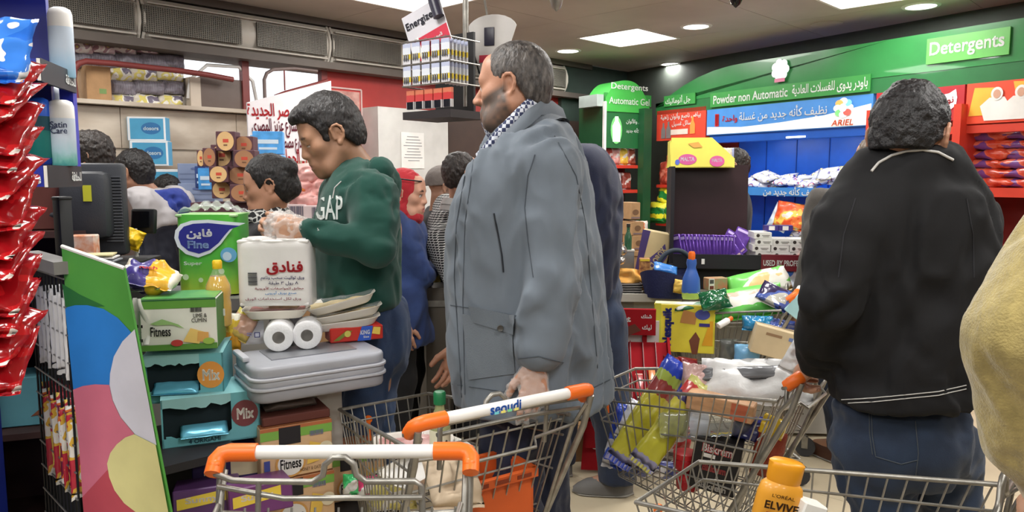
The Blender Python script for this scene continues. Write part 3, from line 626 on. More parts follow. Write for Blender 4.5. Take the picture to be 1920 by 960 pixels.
# ---------------------------------------------------------------- the fixture at the left: end panel, mesh rack, snack shelves
ED = V((.707,-.707,0)); PL0 = V((-1.056,1.75,0)); PR = PL0+ED*.455; PRZ = R(-45); EP = V((.94,-.342,0)); EPZ = math.atan2(-.342,.94)
def on_panel(px, py):
    a = V((0,0,CAMH)); d = (Wp(px, py, 3)-a); n = V((.342,.94,0)); s_ = (PL0-a).dot(n)/d.dot(n); q = a+d*s_; return ((q-PL0).dot(EP), q.z)
ep = T('end_panel', 'tall tapering board with big green, blue, white, pink and yellow circles', 'display panel', PL0, EPZ)
def PP(pts): return [on_panel(*q) for q in pts]
out = PP([(115,462),(232,503),(320,960)]); bl = on_panel(159,960); sl = (out[2][0]-out[1][0])/(out[2][1]-out[1][1]); sl2 = (bl[0]-out[0][0])/(bl[1]-out[0][1])
x_at = lambda z: out[1][0]+sl*(z-out[1][1]); xl_at = lambda z: out[0][0]+sl2*(z-out[0][1])
MB().prism([(xl_at(.03),.03),(x_at(.03),.03),out[1],out[0]], .006).obj('board', mat('panel green', (80,150,64), .4), ep)
lay = [('green_wedge',(46,106,54),[(117,532),(150,552),(197,574),(124,580)]),('blue_field',(46,124,204),[(123,577),(142,572),(165,572),(195,579),(222,596),(246,622),(258,650),(262,700),(240,735),(190,740),(139,735)]),
 ('white_circle',(208,208,220),[(254,617),(231,640),(215,668),(208,700),(207,722),(213,750),(228,782),(255,814),(295,834),(280,752),(266,680)]),('pink_field',(204,112,134),[(139,730),(158,723),(180,720),(207,721),(213,750),(228,782),(254,813),(230,824),(213,850),(204,880),(180,908),(157,932),(150,830)])]
for k, (nm, c, pts) in enumerate(lay): flat(nm, PP(pts), mat(nm, c, .4), ep, -.0008*(k+1))
e1 = PP([(255,813),(295,833)]); yl = e1+[(x_at(.62)-.002,.62),(x_at(.56),.52),(x_at(.6)-.12,.42)]+PP([(262,962),(236,942),(218,918),(208,893),(204,868),(210,848),(222,832),(238,819)])
flat('yellow_circle', yl, mat('panel yellow', (214,208,146), .4), ep, -.005)
cr_ = PP([(157,931),(204,880)])+PP([(228,905),(250,940),(285,962)])+[(x_at(.6)-.06,.46),(x_at(.3),.30),(x_at(.05)-.002,.05),(xl_at(.05)+.002,.05)]; flat('crimson_field', cr_, mat('panel crimson', (182,76,88), .4), ep, -.0042)
b = MB(); b.tube([(out[0][0],.002,out[0][1]),(out[1][0],.002,out[1][1])], .005, 6); b.obj('edge_trim', white_plastic, ep)
# black post with its shelf box beside the monitor
p = Wp(122, 470, 1.96); t = T('black_post', 'short black post standing on top of the coloured end panel', 'post', (p.x, p.y, 0), R(-30)); z1 = Wp(122,372,1.96).z; MB().rbox((0,0,(z1+.9)/2), (.035,.035,z1-.9), .006).rbox((0,0,z1), (.037,.037,.01), .004).obj('post', black_plastic, t); MB().box((0,0,.45), (.02,.02,.9)).obj('base', black_plastic, t)
# mesh rack in line with the panel
mr = T('mesh_rack', 'black wire mesh rack hung with sweet packets left of the coloured panel', 'rack', PR+ED*-.455, PRZ); W = .33
b = MB()
for i in range(11): b.tube([(-W+W*i/10*.98,0,.06),(-W+W*i/10*.98,0,1.2)], .003, 5)
b.obj('upright_wire', black_plastic, mr, smooth=60); b = MB()
for k in range(17): b.tube([(-W,-.004,.1+k*.068),(0,-.004,.1+k*.068)], .0024, 5)
b.obj('cross_wire', mat('worn grey wire', (120,120,122), .4, .5), mr, smooth=60)
MB().box((-W/2,.0,1.215), (W+.02,.05,.03)).obj('top_rail', mat('grey rail', (120,118,116), .5), mr); MB().box((-W/2,.075,.6), (W,.012,1.2)).obj('back_board', mat('dark board', (36,34,40), .7), mr)
MB().box((-W/2,.035,.03), (W,.09,.06)).obj('plinth', black_plastic, mr)
hookb = [(.50,'yellow and red sweet packet'),(.50,'white sweet packet'),(.95,'white paper packet')]
pm = [blotch('sweet film a', [(225,222,214),(214,170,60),(180,40,60)], 22), blotch('sweet film b', [(230,228,222),(220,120,50),(120,30,60)], 24), blotch('sweet film c', [(212,200,190),(190,60,70),(232,200,90)], 20)]
bme = [bag_mesh('film', .055, .17, .012, k, nu=8, nv=10) for k in range(3)]
for i in range(14):
    s_ = -.012-.024*i; q = PR+ED*(-.455+s_)+V((.707,.707,0))*(.014+.004*(i % 3)); 
    if i < 12:
        tt = bag('sweet_packet', 'tall sweet packet low behind the black mesh, %s from the coloured panel' % ORD[i], 'packet', (q.x,q.y,.75+.012*(i % 3)), (.055,.22,.012), pm[i % 3], (0,0,R(35+8*(i % 4))), mesh=None if i > 2 else None, seed=i, group='sweet packets on the black mesh')
wm = mat('white paper sachet', (206,206,208), .7)
for i in range(7):
    s_ = -.01-.04*i; q = PR+ED*(-.455+s_)+V((.707,.707,0))*.016
    bag('white_sachet', 'white sachet high behind the black mesh, %s from the coloured panel' % ORD[i], 'packet', (q.x,q.y,1.04+.01*(i % 2)), (.05,.2,.012), wm, (0,0,R(40)), seed=30+i, group='white sachets on the black mesh')
ds = T('dark_side_shelf', 'dark brown shelf unit behind the black mesh and crisp bags', 'shelf', Vz(64,2.42,0), R(20)); dbm = mat('dark brown board', (62,40,36), .6, var=.15)
MB().box((0,.15,.62), (.34,.02,1.24)).obj('back_panel', dbm, ds); MB().box((-.17,.0,.62), (.02,.3,1.24)).obj('side_panel', dbm, ds); MB().box((.17,.0,.62), (.02,.3,1.24)).obj('side_panel', dbm, ds)
for z in (.30,.62,.95,1.25): MB().box((0,0,z), (.36,.32,.02)).obj('shelf', dbm, ds)
carton('teal_carton', 'teal biscuit carton on the dark shelf behind the mesh rack', 'carton', ds.matrix_basis @ V((-.04,-.02,.632)), (.2,.14,.16), mat('teal carton', (108,176,186), .6, var=.05), 20, flaps=False, prints=[('p',.05,.05,.06,.04,(150,90,60),[(-.5,-.5),(.5,-.3),(.3,.5)])])
carton('brown_carton', 'brown red carton on top of the dark shelf behind the razor stand', 'carton', ds.matrix_basis @ V((0,0,1.262)), (.26,.2,.14), mat('brown red card', (96,50,42), .7), 20, flaps=False)
# snack shelf unit behind the panel, facing the lane
su = T('snack_shelf_unit', 'dark checkout shelf unit stacked with snack cartons behind the coloured panel', 'shelf', V((-.955,1.77,0)), R(42)); dkb = mat('black laminate', (34,32,36), .5)
MB().box((.30,.30,.35), (.62,.02,.70)).obj('back_panel', dkb, su)
MB().box((.13,.14,.694), (.30,.34,.022)).box((.02,.14,.34), (.02,.3,.67)).obj('top_shelf', dkb, su)
for z in (.42,.05): MB().box((.36,.13,z), (.78,.36,.022)).obj('shelf', dkb, su)
MB().box((.76,.13,.23), (.02,.34,.44)).obj('side_panel', dkb, su)
teal = mat('teal carton', (108,176,186), .6, var=.05); dark_in = mat('painted carton opening shade', (20,34,40), .9)
def torn_box(label, loc, dims, rz, logo, seed):
    w, d, h = dims; t = T('biscuit_carton', label, 'carton', loc, R(rz), 'teal biscuit cartons'); y = -d/2
    b = MB(); b.box((0,d/2-.002,h/2), (w,.004,h)).box((-w/2+.002,0,h/2), (.004,d,h)).box((w/2-.002,0,h/2), (.004,d,h)).box((0,0,.002), (w,d,.004)); b.obj('box', teal, t)
    rg = np.random.default_rng(seed); xs = np.linspace(-w/2+.01, w*.2, 14)
    up = [(x, h*.80+rg.uniform(-.006,.006)) for x in xs]; lo_ = [(x, h*.2+rg.uniform(-.008,.008)) for x in xs]
    MB().prism([(-w/2,0),(w/2,0),(w/2,h),(w*.2,h),(w*.2,h*.2)]+lo_[::-1]+[(-w/2+.01,h*.2),(-w/2,h*.2)], .003, MX.Translation(V((0,y,0)))).obj('torn_front', teal, t)
    MB().prism([(-w/2,h)]+[(-w/2,h*.82)]+up+[(w*.2,h)], .003, MX.Translation(V((0,y,0)))).obj('torn_edge', mat('pale carton edge', (150,196,200), .7), t)
    b = MB(); b.add([(-w/2,y,h),(w/2,y,h),(w/2,-y,h+.012),(0,-y*.3,h+.002),(-w/2,-y,h+.006)], [(0,1,2,3,4)]); b.obj('lid', mat('teal lid', (140,196,200), .6), t)
    MB().box((0,.0,h*.5), (w-.01,d*.7,h*.9)).obj('opening_shade', dark_in, t)  # dark block standing in for the shade inside the torn carton
    face_prints(t, y-.001, [('o', w*.34, h*.55, .07, .075, logo), ('t', w*.345, h*.55, .045, .032, (240,236,228), 'Mix', .06), ('t', -.02, h*.1, .08, .012, (40,70,90), '4 ORIGAMI', .02)])
    bag('blue_sachet', 'light blue foil sachet lying in the torn front of the teal carton'+(' on top' if seed == 3 else ' below'), 'packet', t.matrix_basis @ V((-.02, y+.002, h*.30)), (.12,.05,.015), mat('light blue foil', (110,190,220), .25, .3), E3(rz, -60), seed=seed, group='blue foil sachets')
    return t
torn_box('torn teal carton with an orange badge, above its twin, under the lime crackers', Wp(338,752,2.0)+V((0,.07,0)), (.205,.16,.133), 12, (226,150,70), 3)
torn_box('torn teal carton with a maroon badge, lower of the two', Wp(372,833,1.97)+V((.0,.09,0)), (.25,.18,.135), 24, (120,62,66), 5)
carton('purple_carton', 'dark purple carton under the torn teal cartons', 'carton', Vz(395,1.98,.55)+V((0,.12,0)), (.24,.18,.13), mat('deep purple card', (58,44,92), .5), 24, prints=[('r',.02,.07,.08,.05,(206,190,160))])
lime = carton('cracker_carton', 'white and green lime and cumin cracker carton on top of the teal cartons', 'carton', Wp(325,656,1.97)+V((0,.075,0)), (.192,.15,.138), mat('cracker white', (222,220,212), .45), 13, flaps=False, top=mat('cracker lid green', (70,142,76), .35, var=.2, scale=10, c2=(110,170,90)), side=mat('cracker side green', (70,130,60), .45),
 prints=[('r',0,.125,.192,.024,(96,150,60)),('r',0,.136,.192,.004,(40,96,50)),('r',0,.008,.192,.016,(90,140,60)),('b',.045,.108,.03,.012,(40,40,44)),('t',.055,.092,.034,.011,(70,66,60),'LIME &',.02),('t',.052,.079,.038,.011,(70,66,60),'CUMIN',.02),('t',-.045,.052,.05,.026,(30,28,30),'Fitness',.03),('p',-.03,.05,.05,.04,(150,186,120),[(-.8,.6),(-.2,.9),(.6,.5),(.9,.2),(.3,.5),(-.5,.5)]),('p',.035,.035,.05,.04,(226,190,110),[(-.5,-.3),(.3,-.5),(.6,.3),(-.1,.6)]),('p',.06,.034,.03,.03,(214,160,90),[(-.5,-.4),(.5,-.5),(.5,.4),(-.4,.5)]),('o',.075,.022,.03,.018,(150,180,80)),('o',-.005,.02,.03,.018,(190,60,60))])
hon = mat('honey cracker card', (222,184,142), .5)
def fitness(label, loc, second=False, rz=30, w=.20):
    return carton('cracker_carton', label, 'carton', loc, (w,.14,.15), hon, rz, group='cracker cartons on the lower shelf', flaps=False, top=mat('cracker top brown', (150,92,58), .5), prints=[('r',0,.128,w,.026,(128,180,80)),('r',0,.145,w,.01,(186,110,70)),('r',-.02,.122,.06,.05,(36,34,40)),('b',.055,.118,.04,.014,(120,124,150)),('o',-.02,.041,.085,.08,(214,160,90)),('o',-.02,.041,.072,.068,(232,230,228)),('t',-.02,.041,.058,.03,(28,28,32),'Fitness',.04),('p',.045,.06,.05,.06,(236,196,90),[(-.4,-.5),(.3,-.4),(.5,.4),(-.2,.6)]),('o',.08,.07,.04,.04,(230,218,190)),('r',-.085,.045,.016,.03,(70,80,150)),('t',.035,.018,.06,.01,(110,80,60),'HONEY & OATS',.01)])
fitness('honey cracker carton with a white round badge, uppermost on the lower shelf', Vz(520,2.03,.585)+V((.0,.07,0)))
fitness('honey cracker carton under the white-badged one, half behind the trolley frame', Vz(522,2.03,.432)+V((.0,.07,0)))
fitness('honey cracker carton furthest along the lower shelf, behind trolley wires', Vz(632,2.2,.432)+V((.0,.09,0)), rz=30)
carton('brown_carton', 'flat brown carton with crumpled film lying on the cracker cartons', 'carton', Vz(520,2.05,.737)+V((0,.07,0)), (.19,.16,.025), mat('brown red card', (140,84,58), .6), 30, flaps=False)
bag('crumpled_film', 'crumpled clear film with dark label lying under the grey counter', 'packaging', Vz(525,2.1,.775)+V((0,.03,0)), (.15,.10,.03), mat('smoky crumpled film', (120,104,96), .3, bump=.5, bscale=30), E3(30,-80), seed=14)
for k, (px, py, rz, c, lab) in enumerate(((372,940,20,(96,60,110),'purple crisp multipack with yellow label at the bottom by the trolley'),(470,935,28,(110,58,110),'mauve crisp multipack behind the lower trolley wires'))):
    t = carton('crisp_box', lab, 'carton', Wp(px,py+36,1.85)+V((0,.06,0)), (.16,.12,.075), mat('crisp purple %d' % k, c, .4), rz, rx=-8, flaps=False, prints=[('p',-.01,.045,.12,.04,(226,196,70),[(-.5,-.5),(.5,-.2),(.5,.5),(-.5,.2)]),('t',-.01,.045,.08,.02,(240,230,220),'Sunny',.05)])
# skewers, receipts and packet bag on the cracker carton
for k, (px, py, r_) in enumerate(((262,545,20),(280,552,12),(285,540,-40))):
    q = Wp(px, py, 2.02); q.z = 1.117+.004*k; t = T('skewer', 'thin metal skewer lying on the green cracker carton, '+['nearest','middle','crossing'][k], 'skewer', q, R(r_), 'metal skewers'); b = MB(); b.tube([(-.035,0,0),(.03,0,0),(.036,.004,.004),(.03,.008,.004)], .0018, 6); b.obj('shaft', mat('bright wire', (190,190,190), .25, .9), t)
q = Wp(266,645,1.955); t = T('receipt_bundle', 'white printed paper strip hanging in front of the cracker carton', 'receipt', q, R(-12)); b = MB(); b.grid(lambda u, v: ((u-.5)*.045*(1-.5*max(0,v-.55)*2), .01*sin(v*5)+.006*sin(u*6), v*.125), 8, 14); b.obj('strip', paper, t, smooth=60)
face_prints(t, -.012, [('t',0,.05,.03,.008,(30,30,34),'111',.08),('b',.0,.012,.03,.008,(40,40,44)),('r',0,.035,.024,.0015,(160,160,160)),('r',0,.03,.02,.0015,(160,160,160))])
q = Wp(280,505,2.05); bb_ = bag('bread_bag', 'purple and yellow printed bread bag lying on the cracker carton', 'bread bag', V((q.x, q.y, 1.15)), (.15,.12,.075), bands('bread film', [(0,(232,222,204)),(.14,(66,56,130)),(.52,(232,176,44)),(.9,(236,228,214))], 'X', .12), E3(10,-75,12), seed=4, crum=.2)
text('Rich', red_ink, bb_, w=.045, loc=(.0,-.04,-.02), bold=.06, rot=(0,R(-12),0))
q = Wp(246,447,2.465); yb = bag('yellow_bag', 'bright yellow plastic bag knotted over the small display stand', 'plastic bag', q, (.072,.068,.03), mat('yellow polythene', (232,192,36), .35, bump=.4, bscale=30), E3(20,0,25), seed=9, crum=.45)
# receipts tray, monitor, small customer display
q = Wp(175,488,2.1); t = T('clip_tray', 'thin grey tray of slips behind the end panel', 'tray', q, R(10)); 
for k in range(3): MB().box((0,0,.008*k), (.13-.01*k,.08,.004), rz=.08*k).obj('slip', [grey_plastic, paper, mat('yellowish slip', (206,196,150), .7)][k], t)
MB().box((-.01,0,-.6-.004), (.03,.03,1.2)).obj('stem', black_plastic, t)
tsd = T('till_stand', 'dark till stand carrying the monitor and small cartons behind the end panel', 'stand', Vz(172,2.36,0), R(6)); MB().rbox((0,.03,1.145), (.30,.30,.03), .004).obj('top', black_plastic, tsd); MB().box((0,.05,.565), (.24,.22,1.13)).obj('cabinet', mat('dark till cabinet', (44,42,46), .6), tsd)
p = Wp(186,480,2.42); p.z = 1.174; mo = T('till_monitor', 'dark grey till monitor seen from its vented back, yellow sticker on it', 'monitor', (p.x, p.y, p.z), R(10)); h = (480-308)/FPX*2.42; w = 107/FPX*2.42
gm = mat('charcoal moulded plastic', (54,56,60), .5, bump=.1, bscale=300); b = MB(); b.rbox((0,.0,h/2), (w,.05,h), .014); b.rbox((-.012,-.045,h*.55), (w*.78,.08,h*.72), .025); b.obj('housing', gm, mo)
MB().box((0,.028,h/2), (w*.9,.006,h*.88)).obj('screen', mat('dark screen', (14,16,20), .1), mo)
for k in range(22): MB().box((w*.33,-.0275-.0*k,h*.16+k*h*.033), (w*.27,.006,.0045)).obj('vent_slat', mat('vent slat grey', (84,86,90), .5), mo)
MB().box((.006,-.087,h*.68), (.024,.003,.05)).obj('sticker', mat('yellow sticker', (196,196,50), .6), mo)
b = MB(); b.tube([(-.02,-.05,h*.45),(-.16,-.03,h*.45)], .014, 10); b.obj('arm', gm, mo, smooth=60); MB().rbox((0,.01,-.006), (.10,.10,.012), .004).obj('foot', gm, mo)
p = Wp(254,440,2.5); cdp = T('customer_display', 'small black customer display on a thin pale stem behind the yellow bag', 'display', (p.x, p.y, .9), R(-18)); z = p.z-.9; MB().rbox((0,0,z+.045), (.10,.02,.085), .008, MX.Rotation(R(-6),4,'X')).obj('housing', black_plastic, cdp); MB().box((0,-.0145,z+.05), (.07,.003,.055), MX.Rotation(R(-6),4,'X')).obj('screen', mat('dark screen', (14,16,20), .1), cdp)
b = MB(); b.tube([(.0,0,.0),(.0,0,z+.02)], .006, 8); b.tube([(.018,-.01,z-.06),(.02,-.01,z+.01)], .004, 8); b.obj('stem', white_plastic, cdp); MB().lathe([(.05,0),(.05,.008),(.02,.014)], 16).obj('base', black_plastic, cdp)
carton('orange_carton', 'small orange and white snack carton behind the black post', 'carton', V((Wp(160,478,2.27).x, 2.27, 1.162)), (.07,.05,.09), mat('orange snack card', (222,140,96), .6, var=.25, scale=30, c2=(236,220,206)), 12, flaps=False)
# ---------------------------------------------------------------- razor stand and crisp strip at the far left
rsd = T('razor_stand', 'blue razor and shaving foam stand with black lettered shelf edges', 'display stand', (-1.03,1.66,0), R(14.5)); navy_p = mat('stand blue', (34,44,140), .35, coat=.2)
MB().box((-.32,.23,1.87), (.55,.02,.9)).obj('back_panel', navy_p, rsd); MB().box((-.012,.232,1.58), (.03,.03,.34)).obj('side_post', mat('bright stand blue', (44,56,180), .35), rsd)
MB().box((-.27,.0,2.06), (.5,.2,.30)).obj('header', mat('header blue', (42,50,140), .3, coat=.3), rsd)
for k, z in enumerate((1.435, 1.665)):
    s_ = MB().box((-.25,.11,z-.01), (.5,.24,.012)).obj('shelf', black_plastic, rsd); MB().box((-.25,-.012,z-.006), (.5,.008,.045)).obj('front_lip', mat('lip blue', (40,54,160), .35), s_); MB().box((.004,.11,z-.006), (.008,.245,.05)).obj('side_lip', mat('lip charcoal', (44,48,54), .4), s_); MB().box((.004,-.014,z-.006), (.006,.005,.047)).obj('corner_trim', white_plastic, s_)
    text('للحلاقة', white_ink, s_, w=.075, loc=(.0095,.185,z-.006), rot=(0,0,R(90)), bold=.06)
    if k == 0: text('Gillette', white_ink, s_, w=.11, loc=(-.06,-.0175,z-.008), bold=.06)
MB().box((-.415,.1,.71), (.42,.24,1.42)).obj('cabinet', mat('cabinet blue', (30,50,150), .4), rsd); MB().box((-.203,-.022,.7), (.006,.006,1.3)).obj('edge_trim', white_plastic, rsd)
def can(label, px, py, Y, r, h, m, dome, txt=None, flat_=.8):
    p = Wp(px, py, Y); t = T('foam_can', label, 'can', p, R(5), 'shaving foam cans'); M_ = MX.Diagonal((1,flat_,1,1))
    MB().lathe([(r*.95,0),(r,.004),(r,h*.72)], 22, M_).obj('body', m, t, smooth=50); MB().lathe([(r,h*.72),(r*.98,h*.9),(r*.85,h*.97),(r*.5,h),(0.001,h)], 22, M_).obj('cap', dome, t, smooth=60)
    if txt:
        for tx, z, c in txt: text(tx, ink(c), t, w=r*1.3, loc=(.004,-r*flat_-.0015,z*h), bold=.02)
    return t
satin = bands('foam can print', [(0,(70,150,150)),(.12,(120,190,180)),(.3,(176,210,220)),(.62,(206,218,232))], 'Z', .10, interp='LINEAR')
can('white and pale green shaving gel can lettered in script on the lower shelf', 121, 311, 1.80, .029, .155, satin, white_plastic, [('Satin',.62,(70,80,120)),('Care',.53,(70,80,120))])
can('dark green shaving gel can with a blue cap on the lower shelf', 78, 308, 1.78, .026, .155, bands('gel can print', [(0,(30,60,150)),(.13,(30,116,110)),(.7,(26,76,90))], 'Z', .02), mat('blue cap', (40,96,210), .3), [('Gillette',.55,(220,230,240))])
can('white and pale blue shaving gel can alone on the upper shelf', 119, 146, 1.84, .028, .165, bands('foam can print 2', [(0,(150,196,224)),(.3,(176,206,230)),(.6,(200,214,230))], 'Z', .08, interp='LINEAR'), white_plastic)
can('pale grey can standing behind the green gel can', 104, 306, 1.9, .026, .19, mat('pale can', (190,196,200), .4), mat('pale can', (190,196,200), .4))
crisp = blotch('red crisp film', [(168,20,28),(150,14,22),(186,24,30),(226,214,206)], 13, .18, .6); crisp_b = blotch('blue crisp film', [(40,110,214),(60,130,226),(236,236,240),(210,140,100)], 12, .18, .6)
cst = T('clip_strip', 'narrow hanging strip that holds the red crisp bags', 'clip strip', Wp(-40,330,1.33)); MB().box((0,.01,.40), (.03,.004,1.44)).obj('strip', black_plastic, cst); 
ys = [95,150,190,236,282,330,382,432,482,530,580,630,680]
cm = [bag_mesh('film', .135, .15, .034, 40+k, crimp=.04, crum=.22) for k in range(4)]
for k, y in enumerate(ys):
    blue = k == 0; q = Wp(-26, y, 1.26)
    t = bag('crisp_bag', 'shiny %s crisp bag hanging at the left edge, %s' % ('blue' if blue else 'red', 'topmost of the strip' if blue else '%s below the blue one' % ORD[k-1]), 'crisp bag', q, (.135,.15,.034), crisp_b if blue else crisp, E3(14-4*(k % 3),-38 if blue else -52-5*(k % 3),7*(k % 2)-3), seed=40+k, group='crisp bags on the hanging strip', crum=.22)
    seams(t, .135, .15, mat('crimp maroon', (128,18,26), .25) if not blue else mat('crimp blue', (40,90,190), .25))
    MB().lathe([(0,0),(.014,0),(.016,.003),(.010,.006),(0,.006)], 14, MX.Translation(V((-.012,-.017,.02))) @ MX.Rotation(R(90),4,'X')).obj('burger_print', mat('burger brown', (206,150,80), .4), t)
# ---------------------------------------------------------------- first checkout: grey weighing counter and what lies on it
AX = math.atan2(2.232-2.018, -.387+.715)
sc_ = T('weighing_counter', 'grey plastic weighing counter with rounded ribbed edge, heaped with groceries', 'counter', V((Gz(474,694,.917).x, Gz(474,694,.917).y, 0)), AX); Lc = .39
cu = lambda z0, z1, g, r: MB().rbox((Lc/2,.12,(z0+z1)/2), (Lc+2*g,.24+2*g,z1-z0), r, n=4)
for nm, z0, z1, g, m in (('top_shell',.882,.917,-.002,grey_plastic),('upper_rib',.877,.886,.004,mat('lighter grey plastic', (186,188,196), .35)),('middle_shell',.856,.879,.0,grey_plastic),('lower_rib',.850,.859,.004,MATS['lighter grey plastic']),('bottom_shell',.815,.853,-.003,mat('darker grey plastic', (150,150,156), .45))):
    bb2 = MB(); bm = bmesh.new(); bmesh.ops.create_cube(bm, size=1)
    for v in bm.verts: v.co = V((v.co.x*(Lc+2*g), v.co.y*(.24+2*g), v.co.z*(z1-z0)))
    ed = [e for e in bm.edges if abs(e.verts[0].co.z-e.verts[1].co.z) > .001]; bmesh.ops.bevel(bm, geom=ed, offset=.045, segments=6, affect='EDGES', profile=.5)
    ed = [e for e in bm.edges if abs(e.verts[0].co.z-e.verts[1].co.z) < .001]; bmesh.ops.bevel(bm, geom=ed, offset=min(.01,(z1-z0)*.3), segments=2, affect='EDGES', profile=.5)
    bm.verts.index_update(); bb2.add([v.co+V((Lc/2,.12,(z0+z1)/2)) for v in bm.verts], [tuple(v.index for v in f.verts) for f in bm.faces]); bm.free(); bb2.obj(nm, m, sc_, smooth=50)
MB().box((.17,.20,.408), (.27,.06,.815)).obj('pedestal', mat('pale grey pedestal', (190,188,184), .5), sc_); MB().box((Lc*.5,.14,.9185), (Lc-.14,.13,.003)).obj('weighing_plate', mat('brushed plate', (150,152,158), .35, .5), sc_)
MB().rbox((.005,.15,.925), (.02,.12,.015), .005).obj('side_handle', mat('lighter grey plastic', (186,188,196), .35), sc_)
cb = T('checkout_counter', 'cream checkout counter block carrying the green tissue pack', 'counter', Vz(391,2.58,0)+V((0,.0,0)), R(4)); MB().box((0,.02,.49), (.46,.28,.98)).obj('cabinet', mat('cream counter panel', (196,190,180), .5), cb); MB().box((0,.02,1.005), (.5,.32,.04)).obj('worktop', mat('grey worktop', (120,118,116), .4), cb)
zt = .889
# toilet rolls pair and its wrapped pack
def roll(label, px, py, Y, rz, L=.1):
    p = Vz(px, Y, .963); t = T('toilet_roll', label, 'toilet roll', (p.x, p.y, p.z), R(rz), 'toilet rolls on the weighing counter'); r = .042
    b = MB(); n = 28; pr = [(.018,0),(.036,-.001),(.041,.002),(.0425,.01),(.0425,L-.01),(.041,L-.002),(.036,L),(.018,L),(.018,0)]
    M_ = MX.Rotation(R(-90),4,'X'); 
    vs = [(q[0]*cos(2*pi*k/n), q[0]*sin(2*pi*k/n), q[1]) for q in pr for k in range(n)]; fs = [(i*n+k, i*n+(k+1)%n, (i+1)*n+(k+1)%n, (i+1)*n+k) for i in range(len(pr)-1) for k in range(n)]
    b.add(vs, fs, M_); b.obj('paper', mat('tissue white', (232,232,234), .8, bump=.15, bscale=120), t, smooth=40)
    b = MB(); b.lathe([(.0185,.002),(.0185,L-.002)], 20, M_); 
    MB().lathe([(.0165,.001),(.018,.001),(.018,L-.001),(.0165,L-.001),(.0165,.001)], 20, M_).obj('core', mat('grey core card', (140,136,132), .8), t); MB().lathe([(0,.012),(.017,.012),(.017,.016),(0,.016)], 16, M_).obj('wrap_plug', mat('crumpled wrap', (176,176,178), .25, bump=.6, bscale=60), t)
    return t
r1 = roll('white toilet roll seen end-on, left of the pair on the weighing counter', 517, 636, 2.13, 14, .12); r2 = roll('white toilet roll seen end-on, right of the pair, against the red box', 571, 635, 2.16, 12)
wr = T('wrap_sleeve', 'plastic wrapper with blue print along the side of the left toilet roll', 'wrapper', Vz(472,2.20,.963), R(14)); b = MB(); b.grid(lambda u, v: (-.035+.06*v, -.0+.03*sin(u*3)+.0, .036*cos(u*3.0)), 12, 4); b.obj('film', mat('white wrapper', (214,214,220), .3), wr, smooth=60)
face_prints(wr, -.0, [('r',.0,.0,.016,.016,(50,54,110)),('r',.0,.0,.011,.011,(190,190,206)),('r',-.022,.0,.014,.003,(130,130,170)),('r',-.022,.006,.014,.003,(130,130,170))])
for o in [c for c in wr.children if c.name.startswith('print')]: o.location = (.01,-.033,0)
# meat tray under the pack, red box, three foam trays
def foam_tray(label, p, rz, ry, L=.21, W_=.13, H_=.028, fill=None, group='foam trays'):
    t = T('foam_tray', label, 'tray', p, 0, group, rot=E3(rz,0,ry)); b = MB()
    def sec(u, v):
        a = 2*pi*u; k = abs(cos(a))**.45*(1 if cos(a) >= 0 else -1), abs(sin(a))**.45*(1 if sin(a) >= 0 else -1)
        pr = [(.0,.003),(.78,.0),(.84,.004),(.97,H_*.85),(1.03,H_),(1.03,H_+.002),(.95,H_*.9),(.82,.008),(.0,.006)]
        f = v*(len(pr)-1); i = min(int(f), len(pr)-2); q = f-i; r = pr[i][0]*(1-q)+pr[i+1][0]*q; z = pr[i][1]*(1-q)+pr[i+1][1]*q
        return (L/2*k[0]*r, W_/2*k[1]*r, z)
    b.grid(sec, 40, 9, cu=True); b.obj('tray', mat('white foam', (232,226,214), .7), t, smooth=50)
    fl = MB(); fl.grid(lambda u, v: ((u-.5)*L*.99, (v-.5)*W_*.98, H_+.004+.003*sin(u*9)*sin(v*7)), 12, 10); fl.obj('film', film, t, smooth=60)
    if fill: MB().grid(lambda u, v: ((u-.5)*L*.85, (v-.5)*W_*.82, H_*.75+.004*sin(u*13+v*4)*sin(v*11)), 14, 10).obj('food', fill, t, smooth=60)
    return t
meat = mat('pink meat', (190,96,88), .35, var=.3, scale=30, c2=(214,150,140)); pale = mat('pale cheese', (226,206,160), .5, var=.1, scale=20)
foam_tray('foam tray with pink meat under the toilet roll pack', Vz(512,2.22,1.006)+V((0,.02,0)), 12, 0, .19, .13, .026, meat)
rb1 = carton('juice_box', 'flat red and blue printed box under the foam trays', 'carton', Vz(655,2.27,.921)+V((.0,.04,0)), (.165,.08,.045), mat('red box print', (196,50,40), .4), 26, flaps=False, prints=[('p',.025,.0225,.05,.045,(50,90,190),[(-.5,-.5),(.35,-.5),(.5,.5),(-.2,.5)]),('t',.025,.026,.03,.014,(235,236,240),'KING',.07),('t',.028,.012,.018,.007,(235,236,240),'Size',.05),('p',.06,.028,.028,.026,(232,200,90),[(-.5,-.3),(.4,-.5),(.5,.4),(-.3,.5)]),('p',-.045,.022,.06,.03,(120,130,50),[(-.5,-.5),(-.2,-.5),(.5,.4),(.2,.5)]),('o',-.03,.026,.02,.02,(200,190,90))])
for k, (px, py, Y, ry, lab) in enumerate(((640,617,2.27,-5,'lowest of the three stacked foam trays above the red box'),(645,600,2.27,-9,'middle one of the three stacked foam trays'),(634,580,2.27,-13,'topmost of the three stacked foam trays, tilted up'))):
    foam_tray('white foam tray in film, '+lab, Wp(px, py, Y)+V((0,.05,0)), 18, ry, .215, .14, .026, pale)
